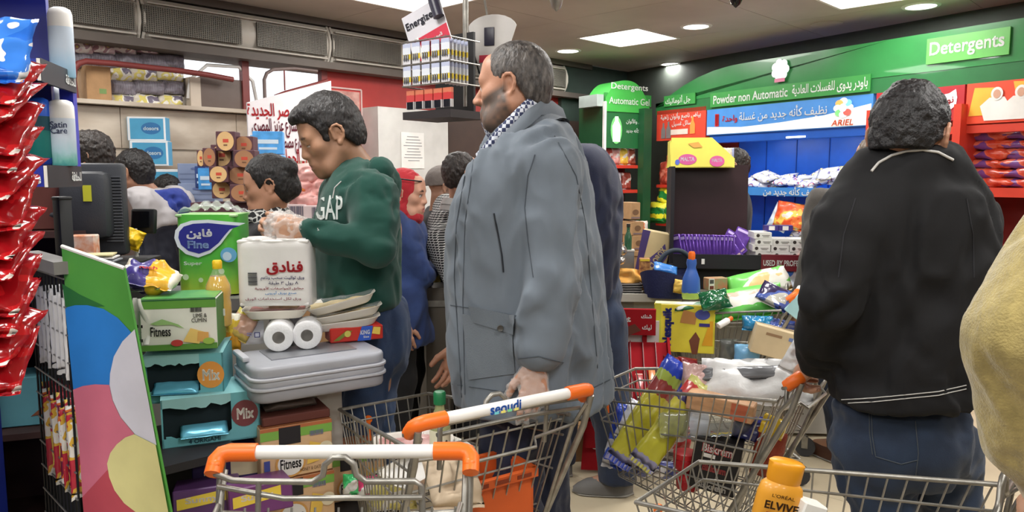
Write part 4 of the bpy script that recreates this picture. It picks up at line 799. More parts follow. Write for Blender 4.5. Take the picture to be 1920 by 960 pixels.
# the hotel toilet roll pack
w_, h_, d_ = .214, .193, .11; p = Wp(512,574,2.16)+V((0,d_/2,0))
tp = T('toilet_roll_pack', 'big white toilet roll pack with red Arabic lettering on top of the groceries', 'toilet roll pack', p, R(3)); tm_ = mat('white pack film', (226,224,222), .3, coat=.3, bump=.12, bscale=18)
b = MB(); n = 48
def pk(u, v):
    a = 2*pi*u; ca, sa = cos(a), sin(a); x = w_/2*abs(ca)**.35*(1 if ca >= 0 else -1); y = d_/2*abs(sa)**.35*(1 if sa >= 0 else -1)
    y -= .004*(1-abs(math.tanh(x/.008))) * (-1 if sa < 0 else 1); r = 1-.12*max(0,abs(v-.5)*2-.9)*10*.6; return (x*(1-.03*(v > .97)), y*r, h_*v)
b.grid(pk, n, 16, cu=True); o_ = b.obj('film', tm_, tp, smooth=60); MB().rbox((0,0,h_-.004), (w_*.96,d_*.93,.01), .004).obj('top_fold', tm_, tp); MB().rbox((0,0,.004), (w_*.94,d_*.9,.01), .004).obj('bottom_fold', tm_, tp)
for sx in (-1,1):
    for sy in (-1,1): MB().lathe([(.018,0),(.02,.004),(.043,.005),(.045,0)], 20, MX.Translation(V((sx*.05,sy*.027*1.0,h_)))@MX.Diagonal((1,.6,1,1))).obj('roll_end', tm_, tp)
face_prints(tp, -d_/2-.003, [('t',.035,.113,.105,.04,(176,36,46),'فنادق',.06),('t',.028,.083,.125,.014,(60,50,110),'ورق تواليت سحب وناعم',.03),('t',.03,.068,.085,.012,(80,70,110),'٨ رول ٣ طبقة',.03),('t',.018,.053,.14,.011,(150,40,60),'مطابق للمواصفات الأوروبية',.03),('t',.022,.039,.09,.012,(80,150,210),'صنع بورق أوروبى',.03),('t',.0,.022,.16,.010,(150,60,80),'ورق لكل استخدامات الورق',.02)])
b = MB()
for k in range(9): b.box((-.058,-d_/2-.0035,.098-.0042*k), (.026,.0006,.0022 if k % 3 else .003))
b.obj('bar_code', ink((60,60,66)), tp)
carton('yogurt_box', 'small pink and beige box squeezed under the toilet roll pack', 'carton', Vz(525,2.19,1.036)+V((0,.03,0)), (.085,.05,.026), mat('pink beige box', (206,170,150), .5, var=.2, scale=40), 6, flaps=False)
ob_ = T('oil_bottle', 'clear bottle of yellow cooking oil with a yellow cap', 'bottle', Wp(412,610,2.14), R(0)); zz = (610-485)/FPX*2.14
pr = [(.001,0),(.032,0),(.036,.006),(.036,zz*.34),(.033,zz*.42),(.036,zz*.5),(.035,zz*.62),(.016,zz*.82),(.012,zz*.88)]
MB().lathe([(r*.95, z) for r, z in pr[1:6]]+[(.034,zz*.55),(.0325,zz*.62),(.021,zz*.76),(.0,zz*.76)], 22).obj('oil', mat('yellow oil', (206,160,20), .1, coat=.6), ob_, smooth=60); MB().lathe(pr, 22).obj('shell', mat('thin clear shell', (240,242,240), .06, alpha=.1), ob_, smooth=60); MB().lathe([(.0125,zz*.87),(.0135,zz*.88),(.0135,zz*.98),(.011,zz),(.0,zz)], 18).obj('cap', mat('yellow cap', (240,196,40), .35), ob_)
MB().box((.004,-.038,zz*.24), (.055,.002,.02)).obj('label', paper, ob_); text('٧٥٠', black_ink, ob_, w=.024, loc=(.008,-.0405,zz*.24), bold=.05)
for k, (px, py, w2, h2, c, lab) in enumerate(((402,655,.04,.10,(186,160,214),'lilac plastic bottle beside the oil bottle'),)):
    p = Wp(px,py,2.12); t = T('lilac_bottle', lab, 'bottle', p); MB().lathe([(.02,0),(.023,.005),(.023,.065),(.012,.085),(.009,.095)], 18).obj('body', mat('lilac plastic', c, .4), t, smooth=60); MB().lathe([(.011,.093),(.012,.115),(.0,.117)], 14).obj('cap', white_plastic, t)
bag('pasta_bag', 'clear packet with yellow edge behind the oil bottle and meat tray', 'packet', Wp(455,610,2.2), (.07,.09,.03), bands('pasta film', [(0,(206,176,90)),(.25,(190,150,130)),(.8,(220,210,90))], 'Z', .1), E3(10,-20,30), seed=21)
bag('yellow_pouch', 'narrow yellow and white pouch standing beside the oil bottle', 'packet', Wp(438,622,2.19), (.045,.11,.03), bands('yellow pouch film', [(0,(226,160,40)),(.5,(232,200,70)),(.85,(236,236,220))], 'Z', .1), E3(20,0,4), seed=23)
# green tissue pack in clear film
w_, h_, d_ = .21, .27, .16; p = Wp(389,552,2.5)+V((0,d_/2,0)); gt = T('tissue_pack', 'large bright green kitchen towel pack in clear film with a dark blue swoosh', 'tissue pack', p, R(2))
b = MB(); b.grid(lambda u, v: (w_/2*abs(cos(2*pi*u))**.4*(1 if cos(2*pi*u) >= 0 else -1), d_/2*abs(sin(2*pi*u))**.4*(1 if sin(2*pi*u) >= 0 else -1), h_*v), 40, 12, cu=True); b.obj('film', bands('green pack film', [(0,(176,200,60)),(.25,(112,190,70)),(.45,(90,188,72)),(1,(90,192,70))], 'Z', .08, interp='LINEAR', coat=.5), gt, smooth=60)
MB().rbox((0,0,h_-.004), (w_*.97,d_*.95,.01), .004).obj('top_fold', mat('pale green film', (170,214,150), .3), gt)
b = MB(); b.grid(lambda u, v: ((u-.5)*w_*.95, (v-.5)*d_*.8, h_+.004+.045*max(0, sin(u*pi))**.5*(.55+.45*sin(u*17+v*3)*sin(v*9))), 22, 10); b.obj('film_gather', film, gt, smooth=60)
sw_ = [(-.46,.05),(-.44,.22),(-.36,.36),(-.2,.44),(.05,.46),(.3,.42),(.6,.38),(.42,.28),(.32,.1),(.22,-.1),(.06,-.3),(-.12,-.4),(-.3,-.32),(-.42,-.15)]
face_prints(gt, -d_/2-.002, [('p',.0,.185,.21,.135,(220,230,235),[(x*1.07,z*1.1) for x, z in sw_]),('p',.0,.187,.195,.12,(46,50,140),sw_),('t',-.02,.205,.085,.034,(240,242,244),'فاين',.06),('t',-.025,.17,.07,.026,(150,180,225),'Fine',.06),('t',-.045,.105,.06,.016,(240,244,240),'Super',.03),('o',.075,.135,.055,.05,(110,180,220)),('o',.07,.13,.03,.03,(200,226,240)),('o',-.07,.06,.02,.02,(190,220,170)),('o',-.02,.05,.016,.016,(190,220,170)),('o',.05,.08,.02,.02,(190,220,170))])
# ---------------------------------------------------------------- goods along the left wall
wj = math.atan2(.722,.692)
def wall_box(px, py, Y, wpx, hpx, d, name, lab, cat, m, rz=8, prints=(), group=None):
    p = Wp(px, py, Y); w = wpx/FPX*Y; h = hpx/FPX*Y; return carton(name, lab, cat, p+V((0,d/2,0)), (w,d,h), m, rz, prints=[(k, x*w, z*h, pw*w, ph*h, *r) for k, x, z, pw, ph, *r in prints], group=group, flaps=False, side=mat('pale blue card side', (90,170,214), .5) if 'nappy' in name else None)
npc = mat('white rimmed blue card', (224,228,232), .5); blu = (74,156,196)
for k, (px, py, Y, w, h, lab) in enumerate(((273,264,4.74,66,44,'topmost in the stack on the back goods pile'),(278,311,4.73,66,46,'second from the top of the stack'),(312,384,4.74,58,66,'lowest, behind the man with grey shoulders'))):
    wall_box(px, py, Y, w, h, .1, 'nappy_carton', 'white edged blue carton with dark oval, '+lab, 'carton', npc, 10, [('r',.01,.5,.88,.86,blu),('o',.12,.52,.52,.5,(44,110,166)),('t',.12,.52,.4,.16,(214,232,240),'dosors',.05)], 'blue nappy cartons')
gp_ = T('goods_pile', 'low stand of stacked goods under the marble wall at the back left', 'stand', V((-1.86,4.75,0)), wj); MB().box((.35,-.05,.62), (2.0,.5,.04)).obj('top', card, gp_); MB().box((.35,-.05,.3), (1.95,.46,.6)).obj('base', card, gp_)
for k, (px, py, Y, w, h, lab) in enumerate(((358,345,4.6,60,38,'greyish blue crate behind the green tissue pack, upper'),(362,384,4.5,66,40,'greyish blue crate behind the green tissue pack, lower'))): 
    t = wall_box(px, py, Y, w, h, .25, 'plastic_crate', lab, 'crate', mat('grey blue crate', (128,142,172), .5), 12, [('r',0,.5,.9,.06,(110,124,154)),('r',0,.25,.9,.06,(110,124,154)),('o',.0,.75,.24,.12,(90,104,150))])
for k, (px, py, w, h, lab) in enumerate(((382,356,26,40,'small bright blue box between the crates and the brown roundels'),(372,352,18,40,'narrow dark blue and tan box beside the crates'),(499,289,54,42,'blue and white box against the address board'),(482,292,30,38,'light blue box edge beside the address board'),(500,311,56,20,'flat blue and white box lowest by the address board'))):
    wall_box(px, py, 4.5+.1*(k > 1), w, h, .12, 'blue_box', lab, 'box', mat('blue box %d' % k, [(70,150,214),(44,66,120),(80,160,226),(130,190,232),(100,170,226)][k], .45, var=.15, scale=20), 12, [('r',0,.55,.7,.18,(206,226,240)),('r',0,.25,.6,.1,(200,220,236))])
# brown boxes with cream roundels
tanc = [(226,186,130),(176,128,92)]  # pale roundel tone, and a darker one with shade painted in
k = 0
for px, py, w, h, lt, lab in ((421,283,34,36,0,'topmost, pale roundel'),(455,288,34,32,1,'top row, shaded roundel by the address board'),(414,312,38,40,0,'second row, large pale roundel'),(456,314,38,32,1,'second row, shaded roundel'),(391,312,24,34,1,'second row, half shaded at the end'),(375,312,14,30,0,'single pale end at the side of the pile'),(408,342,34,30,0,'third row with red spot'),(450,346,48,34,1,'third row, wide and shaded'),(414,372,36,32,0,'lowest row, pale'),(452,378,44,32,1,'lowest row, plain brown side')):
    wall_box(px, py, 4.05+.05*(k % 3), w, h, .12, 'roundel_box', 'brown box with a cream roundel, '+lab, 'box', mat('plum brown card', (92,58,66), .6), 6, [('o',0,.5,.9,.98,tanc[lt]),('r',.02,.52,.3,.18,(206,80,60)),('r',0,.3,.2,.07,(120,84,60))], 'boxes with cream roundels'); k += 1
pst = T('box_stand', 'low cardboard stand under the roundel boxes', 'stand', V((-1.55,4.22,0)), R(6)); zz = Wp(420,378,4.12).z; MB().box((0,0,zz/2-.03), (.42,.2,zz-.06)).obj('base', card, pst); MB().box((0,0,zz-.03), (.44,.22,.05)).obj('tray', mat('plum brown card', (92,58,66), .6), pst)
# pink tissue bundles and striped packs beyond the woman
pk_ = mat('pink tissue film', (244,186,180), .35, coat=.3, bump=.2, bscale=20)
for k, (px, py, w, h, lab) in enumerate(((590,325,70,36,'topmost, in front of the address board'),(570,352,60,36,'left one in the middle row'),(612,352,56,40,'right one in the middle row behind the cashier'),(580,376,70,30,'lowest row'))):
    q = Wp(px, py, 4.3); bag('tissue_bundle', 'pink wrapped tissue bundle, '+lab, 'tissue bundle', q, (w/FPX*4.3, h/FPX*4.3*1.1, .14), pk_, E3(10,0,5*(k-1)), seed=60+k, group='pink tissue bundles', crum=.25)
for k, (px, py) in enumerate(((556,352),(548,362))): q = Wp(px,py,4.25); bag('orange_pack', 'small orange pack between the pink tissue bundles, '+['upper','lower'][k], 'packet', q, (.10,.05,.05), mat('orange film', (232,150,80), .4), E3(10), seed=70+k)
for k, (px, py, lab) in enumerate(((548,400,'left, behind the glove'),(590,402,'right, behind the cashier'),(570,436,'lower row'))):
    q = Wp(px, py, 4.2); t = carton('striped_pack', 'white multipack with dark striped side, '+lab, 'packet', q+V((0,.06,-.05)), (.14,.12,.10), mat('white pink film', (226,206,206), .4), 8, group='striped multipacks', flaps=False, prints=[('b',.02,.06,.09,.06,(84,84,104)),('r',0,.02,.12,.01,(190,120,130))])
tst = T('tissue_stand', 'plain cardboard stand under the pink tissue bundles', 'stand', V((-1.16,4.36,0)), R(8)); zz = Wp(570,440,4.3).z; MB().box((0,0,zz/2), (.36,.18,zz)).obj('base', card, tst); MB().box((0,0,zz+.005), (.4,.2,.02)).obj('tray', white_card, tst)
# packs piled in the window
pads = blotch('pad pack film', [(214,206,190),(226,212,120),(240,236,226),(120,112,130)], 10); pads_p = blotch('pad pack film pink', [(226,196,200),(240,230,226),(170,130,140),(230,210,120)], 10); striped = mat('grey ribbed film', (128,122,132), .4, var=.3, scale=60, stretch=(3,1,.2))
rows_ = [(88,[(150,34),(188,40),(230,40),(272,40),(310,38)],1),(116,[(150,34),(190,44),(238,48),(288,46),(322,36)],2),(140,[(222,40),(266,46),(316,44)],0),(165,[(226,48),(276,52),(322,36)],2),(192,[(224,44),(270,46),(316,40)],0)]
for r_, (py, xs, kind) in enumerate(rows_):
    for i, (px, w) in enumerate(xs):
        s_ = sL(px); p = LW0+LWD*s_+V((-.722,.692,0))*.28; q = Wp(px, py, p.y); ww = w/FPX*p.y*1.25
        bag('pad_pack', 'wrapped pack in the window pile, %s row from the top, %s along' % (ORD[r_], ORD[i]), 'packet', q, (ww, .105, .14), [pads, pads_p, striped][kind], (0,0,LRZ), seed=80+r_*6+i, group='packs piled in the window', crum=.1)
sh_ = T('window_ledge_shelf', 'outer stone shelf that carries the packs in the window', 'shelf', LW0+LWD*.2, LRZ); MB().box((0,.32,1.84), (2.2,.34,.03)).obj('board', marble, sh_); MB().box((0,.46,.92), (2.2,.06,1.84)).obj('support', mat('cream plaster', (196,186,172), .7), sh_)
p = Ln(182, LW0, LWD); q = Wp(184,190,p.y+.1); carton('cardboard_carton', 'plain cardboard carton inside the bent red bar of the window', 'carton', q+V((-.05,.05,0)), (.14,.2,.21), card, 46, prints=[('r',.02,.06,.04,.03,(120,150,90))])
p = Ln(418, LW0, LWD); q = Wp(418,214,p.y); t = T('outdoor_unit', 'grey brown box unit standing in the window beside a white cable', 'box unit', q+V((-.05,.14,0)), LRZ); MB().rbox((0,.05,.12), (.36,.2,.26), .01).obj('casing', mat('grey brown casing', (112,98,92), .6), t); MB().box((-.21,.05,.12), (.07,.2,.24)).obj('side_panel', mat('cream casing', (206,192,176), .6), t)
b = MB(); b.tube([(-.25,-.02,.1),(-.24,-.03,.22),(-.12,-.04,.33),(.1,-.05,.34),(.2,-.05,.25),(.24,-.06,.0),(.23,-.06,-.25)], .012, 8); b.obj('cable', white_plastic, t, smooth=60)
# ---------------------------------------------------------------- battery rack
BR = Wp(838,190,3.05); br = T('battery_rack', 'hanging wire rack of battery cards under a white and red header board', 'rack', (BR.x,BR.y,BR.z), R(-38)); k_ = 3.05/FPX
b = MB(); b.tube([(.05,.06,-.02),(.05,.06,ZC-BR.z)], .012, 10); b.obj('pole', steel, br)
MB().box((-.01,.06,.11), (.21,.012,.32)).obj('back_panel', black_plastic, br); MB().box((0,-.02,-.06), (.26,.2,.03)).obj('bottom_tray', mat('dark rack', (46,40,42), .5), br)
for z in (.14,.052,-.03): b = MB(); b.tube([(-.13,-.12,z+.085),(.13,-.12,z+.085)], .003, 6); b.tube([(-.13,.05,z+.085),(-.13,-.12,z+.085)], .003, 6); b.tube([(.13,.05,z+.085),(.13,-.12,z+.085)], .003, 6); b.obj('wire_rail', steel, br)
cardm = bands('battery card', [(0,(214,212,216)),(.22,(232,206,80)),(.48,(220,224,232)),(.8,(186,192,216))], 'Z', .06); cardr = bands('red battery card', [(0,(190,186,186)),(.4,(200,60,60)),(.75,(210,120,90))], 'Z', .05); side = mat('card edge', (120,136,140), .6)
M0 = br.matrix_basis; first = None; nb_ = 0
for r_, z in enumerate((.140,.052)):
    for c in range(5):
        for dp in range(6 if c == 4 else 1):
            loc = M0 @ V((-.104+.052*c, -.118+.021*dp, z))
            lab = ('battery blister card with yellow flash, %s row, %s' % (['upper','lower'][r_], ('%s column' % ORD[c]) if dp == 0 else '%s behind the last column' % ORD[dp-1]))
            if first is None:
                first = T('battery_card', lab, 'battery pack', loc, R(-38), 'battery cards on the hanging rack'); MB().box((0,0,.04), (.042,.003,.08)).obj('card', cardm, first); bb_2 = MB()
                for q in (-.011,0,.011): bb_2.lathe([(.0032,.014),(.0032,.036),(.0015,.038)], 8, MX.Translation(V((q,-.005,0))))
                bb_2.obj('battery', mat('grey battery', (96,98,110), .3, .5), first); q = MB(); q.tube([(-.006,0,.078),(-.004,0,.092),(.004,0,.092),(.006,0,.082)], .0012, 5); q.obj('hook', steel, first)
            else: dup(first, loc, (0,0,R(-38)), lab)
for c in range(5):
    loc = M0 @ V((-.10+.05*c, -.10, -.038)); t = T('battery_card', 'red battery card in the lowest row, %s column' % ORD[c], 'battery pack', loc, R(-38), 'red battery cards on the hanging rack'); MB().box((0,0,.04), (.044,.012,.074)).obj('card', cardr, t); bb_2 = MB()
    for q in (-.012,-.004,.004,.012): bb_2.lathe([(.0035,.004),(.0035,.032)], 8, MX.Translation(V((q,-.009,0))))
    bb_2.obj('battery', mat('dark battery', (40,40,48), .3, .5), t)
hb_ = T('header_board', 'tilted white and red header board lettered Energizer above the battery cards', 'sign', M0 @ V((.03,-.10,.168)), R(-30)); Mh = MX.Rotation(R(-20),4,'Y')
b = MB(); b.box((0,0,.10), (.19,.005,.19), Mh); b.obj('board', mat('header white', (214,212,218), .4), hb_)
b = MB(); b.box((.012,-.004,.045), (.165,.002,.085), Mh); b.obj('red_field', mat('header red', (204,60,80), .4), hb_); b = MB(); b.box((-.052,-.0055,.045), (.014,.002,.095), Mh); b.obj('white_bar', white_ink, hb_)
o = text('Energizer', mat('header ink', (58,58,70), .5), hb_, w=.15, loc=Mh @ V((-.01,-.0065,.145)), rot=(0,R(-20),0), bold=.04)
for k, (tx, z) in enumerate((('لأصعب عدد',.058),('من الأجهزة',.03))): text(tx, white_ink, hb_, w=.075, loc=Mh @ V((.028,-.0065,z)), rot=(0,R(-20),0), bold=.05)
b = MB(); b.lathe([(.022,0),(.022,.085),(.012,.088),(.012,.096),(0,.096)], 18, Mh @ MX.Translation(V((.08,-.02,.115)))); b.obj('battery_shape', mat('battery charcoal', (52,50,66), .35), hb_)
fan = T('fan_board', 'white fan-shaped board with a red foot behind the battery rack', 'sign', Wp(918,110,3.2), R(-20)); a = [(.11*sin(R(t_)), .12+.06*cos(R(t_))) for t_ in range(-80,81,16)]; MB().prism([(-.045,-.06),(.05,-.06)]+[(x+.01, z) for x, z in a[::-1]], .006).obj('board', mat('fan white', (212,208,204), .4), fan)
b = MB(); b.tube([(-.10,-.002,.13),(-.07,-.002,.02),(-.045,-.002,-.06)], .004, 5); b.obj('edge', black_plastic, fan); MB().rbox((.0,-.004,.09), (.045,.004,.075), .002).obj('battery_print', mat('battery charcoal', (52,50,66), .35), fan); MB().box((.0,-.003,-.0), (.09,.003,.03)).obj('red_band', mat('header red', (204,60,80), .4), fan)
b = MB(); b.tube([(0,.01,.1),(-.04,.02,.3),(-.04,.03,ZC-fan.location.z)], .005, 6); b.obj('hanger', steel, fan)
# ---------------------------------------------------------------- detergent shelves
def shelfpos(px, y, z): s_ = sR(px); return RW0+RWD*s_+V((.8486,.529,0))*y+V((0,0,z))
sach = blotch('sachet film', [(206,210,226),(190,196,220),(70,60,150),(226,220,120),(236,236,240)], 16, .3, .4); sach2 = blotch('sachet film b', [(222,222,232),(90,110,190),(206,80,90),(236,236,240)], 16, .3, .4)
sm_ = [bag_mesh('film', .26, .17, .05, 100+k, crum=.3, nu=12, nv=14) for k in range(4)]
rg = random.Random(5)
k = 0
for px, z0, lab in [(1408,1.335,''),(1426,1.335,''),(1420,1.38,''),(1440,1.34,''),(1464,1.335,''),(1480,1.36,''),(1498,1.335,''),(1506,1.385,''),(1520,1.335,''),(1538,1.365,''),(1546,1.41,''),(1560,1.335,''),(1572,1.385,''),(1582,1.425,''),(1596,1.36,''),(1604,1.41,'')]:
    q = shelfpos(px, .08+.06*(k % 2), z0+.045)
    bag('powder_sachet', 'white and violet powder sachet heaped on the upper blue shelf, %s from its left' % ['first','second','third','fourth','fifth','sixth','seventh','eighth','ninth','tenth','eleventh','twelfth','thirteenth','fourteenth','fifteenth','sixteenth'][k], 'sachet', q, (.26,.17,.05), sach if k % 4 else sach2, E3(-58+rg.uniform(-25,25), -70+rg.uniform(-18,18), rg.uniform(-15,15)), seed=100+k, group='powder sachets heaped on the blue shelf', mesh=sm_[k % 4].copy()); k += 1
k = 0
for px, z0 in [(1492,.885),(1508,.885),(1522,.885),(1536,.885),(1512,.935),(1530,.93),(1500,.94),(1520,.98),(1538,.98)]:
    q = shelfpos(px, .1+.05*(k % 2), z0+.045); bag('powder_sachet', 'blue and white sachet on the lower blue shelf, %s of the heap' % ORD[k], 'sachet', q, (.26,.17,.05), sach2 if k % 3 else sach, E3(-58+rg.uniform(-25,25), -65+rg.uniform(-18,18), 0), seed=130+k, group='powder sachets on the lower blue shelf', mesh=sm_[k % 4].copy()); k += 1
q = shelfpos(1478, .0, .985+.12); bag('orange_powder_bag', 'orange and red powder bag upright on the lower blue shelf', 'bag', q, (.26,.22,.08), blotch('orange bag film', [(224,84,44),(232,120,60),(240,200,90),(236,226,220)], 9), E3(-50,-12,8), seed=140)
q = shelfpos(1458, .02, .985+.10); bag('white_powder_bag', 'white powder bag beside the orange one on the lower blue shelf', 'bag', q, (.16,.22,.08), mat('bluish white film', (200,214,230), .3, coat=.4), E3(-40,-8,20), seed=141)
redb = blotch('red powder film', [(190,58,38),(204,74,46),(214,104,80),(116,70,140)], 8, .3, .5); redm = [bag_mesh('film', .34, .16, .075, 150+k, crum=.2, nu=14, nv=12) for k in range(4)]
k = 0
for col, px in enumerate((1828,1890,1952)):
    for r_ in range(6):
        q = shelfpos(px, .16, 1.352+.037+r_*.062); bag('red_powder_bag', 'red powder bag lying in the stack on the red shelf, %s column, %s layer up' % (ORD[col], ORD[r_]), 'bag', q, (.34,.16,.075), redb, E3(-58+3*((k % 3)-1), -86, 0), seed=150+k, group='red powder bags on the upper red shelf', mesh=redm[k % 4].copy()); k += 1
for col, px in enumerate((1668,1740)):
    for r_ in range(5):
        q = shelfpos(px, .16, 1.352+.037+r_*.062); bag('red_powder_bag', 'red powder bag behind the black-haired head, %s column, %s layer up' % (ORD[col], ORD[r_]), 'bag', q, (.34,.16,.075), redb, E3(-58, -86, 0), seed=170+k, group='red powder bags behind the head', mesh=redm[k % 4].copy()); k += 1
rb2 = blotch('dull red film', [(150,58,44),(176,76,56),(206,120,100)], 14, .35, .3); rm2 = [bag_mesh('film', .15, .24, .06, 190+k, crum=.25, nu=10, nv=14) for k in range(3)]
k = 0
for px, z, y in [(1236,1.345,.05),(1248,1.345,.08),(1262,1.345,.05),(1276,1.345,.08),(1292,1.345,.06),(1242,1.52,.12),(1258,1.52,.12),(1274,1.52,.12)]:
    q = shelfpos(px, y, z+.11); bag('refill_pouch', 'dull red refill pouch in the corner bay, %s from the green post' % ORD[k], 'pouch', q, (.15,.24,.06), rb2, E3(-58+8*((k % 3)-1), -6, 6*((k % 3)-1)), seed=190+k, group='red refill pouches in the corner bay', mesh=rm2[k % 3].copy()); k += 1
yg = bands('yellow green bag', [(0,(40,130,60)),(.22,(226,218,50)),(.42,(36,120,56)),(.7,(226,222,60))], 'Z', .1)
for k, (px, z, y) in enumerate(((1232,.965,.0),(1246,.965,.03),(1260,.965,.0),(1240,1.12,.05))): bag('green_yellow_bag', 'green and yellow powder bag on the lower shelf of the corner bay, %s along' % ORD[k], 'bag', shelfpos(px, y, z+.10), (.24,.21,.09), yg, E3(-58,-8,4*k), seed=200+k, group='green and yellow powder bags')
def kpos(px, y, z): p = Ln(px, k0, kd); return V((p.x,p.y,0))+V((-.529,.8486,0))*y+V((0,0,z))
for k, (px, z, c, lab) in enumerate(((1150,1.535,(170,70,60),'red pouch on the top kiosk shelf, nearest the navy jacket'),(1163,1.535,(206,150,140),'pink pouch on the top kiosk shelf'),(1178,1.535,(222,190,70),'yellow pouch on the top kiosk shelf'),(1192,1.535,(160,90,70),'brown red pouch on the top kiosk shelf by the green post'),(1150,1.295,(150,180,214),'pale blue pouch on the second kiosk shelf'),(1166,1.295,(210,214,224),'white pouch on the second kiosk shelf'),(1184,1.295,(150,70,56),'dark red pouch on the second kiosk shelf'))):
    bag('kiosk_pouch', lab, 'pouch', kpos(px, .1, z+.085), (.12,.17,.05), blotch('kiosk film %d' % k, [c, tuple(min(255, v+20) for v in c), (230,226,220)], 18), E3(32,-5,0), seed=210+k, group='pouches on the kiosk shelves')
for k, (px, py, w, h) in enumerate(((1186,412,20,32),(1190,442,26,26),(1192,470,26,28))):
    q = Wp(px, py, 5.2); carton('cardboard_carton', 'small brown cardboard carton beside the green post, '+['topmost','middle','lowest'][k], 'carton', q+V((0,.1,0)), (w/FPX*5.2,.15,h/FPX*5.2), card, 20, flaps=False, group='small cartons by the green post', prints=[('o',.0,.05,.05,.04,(120,90,66)),('r',0,.012,.07,.012,(130,110,110))])
p = Wp(1190,470,5.2); t = T('carton_stand', 'low stand under the small brown cartons', 'stand', (p.x,p.y+.1,0), R(20)); MB().box((0,0,p.z/2-.001), (.2,.2,p.z-.002)).obj('base', card, t); MB().box((0,0,p.z-.02), (.22,.22,.03)).obj('top', card, t)
q = Wp(1200,440,5.3); bag('orange_white_bag', 'orange and white bag behind the brown cartons', 'bag', q, (.12,.2,.06), blotch('ow film', [(232,120,60),(236,226,216)], 9), E3(20), seed=220)
# ---------------------------------------------------------------- second checkout behind the grey coat
c2 = T('second_counter', 'long grey checkout counter with dark kick strip behind the grey coat', 'counter', Vz(800,3.95,0), R(-3)); 
MB().box((.62,.30,.45), (1.40,.55,.66)).obj('cabinet', mat('light grey counter', (176,172,164), .5), c2); MB().box((.62,.30,.06), (1.38,.52,.12)).obj('kick_strip', black_plastic, c2); MB().box((.62,.27,.80), (1.44,.66,.04)).obj('worktop', mat('pale worktop', (186,182,172), .4), c2)
MB().box((.02,-.065,.80), (.20,.012,.05)).obj('steel_edge', steel, c2); MB().box((.95,.02,.5), (.3,.012,.7)).obj('front_panel', mat('grey panel', (150,146,140), .5), c2)
cab = T('dark_cabinet', 'dark brass-grey cabinet beside the red-scarfed woman', 'cabinet', Vz(818,3.62,0)+V((0,.06,0)), R(0)); MB().rbox((0,.08,.44), (.12,.2,.88), .006).obj('body', mat('dark olive grey metal', (84,78,70), .45, .4), cab); MB().box((0,-.0225,.80), (.10,.006,.03)).obj('handle', steel, cab)
for k, (px, py, c) in enumerate(((812,540,(226,190,70)),(826,538,(222,210,190)),(820,524,(220,200,110)))): bag('snack_packet', 'small yellow and white packet on the counter beside the dark cabinet, '+['front','right','upper'][k], 'packet', Wp(px,py,3.9), (.08,.07,.04), mat('packet %d' % k, c, .4), E3(10*k,-40,10), seed=230+k)
# red chocolate stand
kx = Wp(1186,600,3.55); ks = T('chocolate_stand', 'red chocolate bar stand with white lettered header and sloping tray', 'display stand', (kx.x,kx.y,0), R(-6)); kr = mat('chocolate red', (150,26,34), .85); kr.node_tree.nodes['Principled BSDF'].inputs['Specular IOR Level'].default_value = .15
hz_ = Wp(1186,603,3.55).z; MB().box((-.0,0,hz_), (.22,.03,.125), MX.Identity(4)).obj('header', kr, ks); text('KitKat', white_ink, ks, w=.10, loc=(-.06,-.017,hz_+.01), bold=.08, rot=(0,R(-8),0)); text('شنك', white_ink, ks, w=.05, loc=(.065,-.017,hz_+.03), bold=.05); text('ليك', white_ink, ks, w=.045, loc=(.068,-.017,hz_-.025), bold=.05)
b = MB(); b.prism([(-.02,-.05),(.05,-.02),(.02,.012),(-.03,-.01)], .002, MX.Translation(V((-.01,-.018,hz_-.02)))); b.obj('bar_print', mat('chocolate brown', (96,52,40), .4), ks)
for x in (-.03,.06): MB().box((x,.02,hz_-.16), (.022,.02,.22)).obj('stem', kr, ks)
MB().box((0,.03,hz_-.1), (.26,.01,.2)).obj('back_panel', mat('pale grey panel', (206,204,200), .5), ks)
M_ = MX.Translation(V((.02,-.12,.52))) @ MX.Rotation(R(38),4,'X'); b = MB(); b.box((0,0,0), (.30,.34,.012), M_).obj('sloping_tray', kr, ks)
for x in (-.15,.15): b = MB(); b.box((x,0,.02), (.012,.34,.05), M_); b.obj('tray_side', kr, ks)
for k in range(4): b = MB(); b.box((-.09+.06*k,0,.012), (.004,.33,.02), M_); b.obj('divider', mat('dark chocolate red', (120,22,28), .4), ks)
MB().prism([(-.14,.02),(-.0,.02),(-.02,.62),(-.10,.62)], .02, MX.Translation(V((-.1,-.1,0)))).obj('side_board', kr, ks)
o = MB().box((-.17,-.114,.2), (.1,.002,.13)).obj('badge', kr, ks); b = MB(); disc(b, (-.165,-.106,.2), .055, .075, 24); b.obj('badge_print', white_ink, ks); text('KitKat', kr, ks, w=.085, loc=(-.165,-.110,.2), bold=.1, rot=(0,R(-12),0)); text('كيت', white_ink, ks, w=.05, loc=(-.16,-.106,.50), bold=.04)
MB().box((.05,.0,.2), (.34,.18,.4)).obj('base', mat('dark base', (60,50,48), .6), ks)
for k in range(5):
    q = ks.matrix_basis @ (M_ @ V((-.115+.06*k, -.10+.03*(k % 2), .016))); t = T('chocolate_bar', '%s chocolate bar lying in the red sloping tray, %s from the navy trousers' % (['orange','red','red','orange','orange'][k], ORD[k]), 'chocolate bar', q, 0, 'chocolate bars in the red tray', rot=(R(38),0,R(-6))); MB().rbox((0,0,.006), (.034,.12,.014), .003).obj('bar', mat('bar wrap %d' % (k in (1,2)), [(222,130,60),(176,40,44)][k in (1,2)], .3, coat=.4), t); MB().box((0,-.062,.005), (.03,.008,.003)).box((0,.062,.005), (.03,.008,.003)).obj('wrap_end', mat('foil', (206,190,150), .3, .5), t)
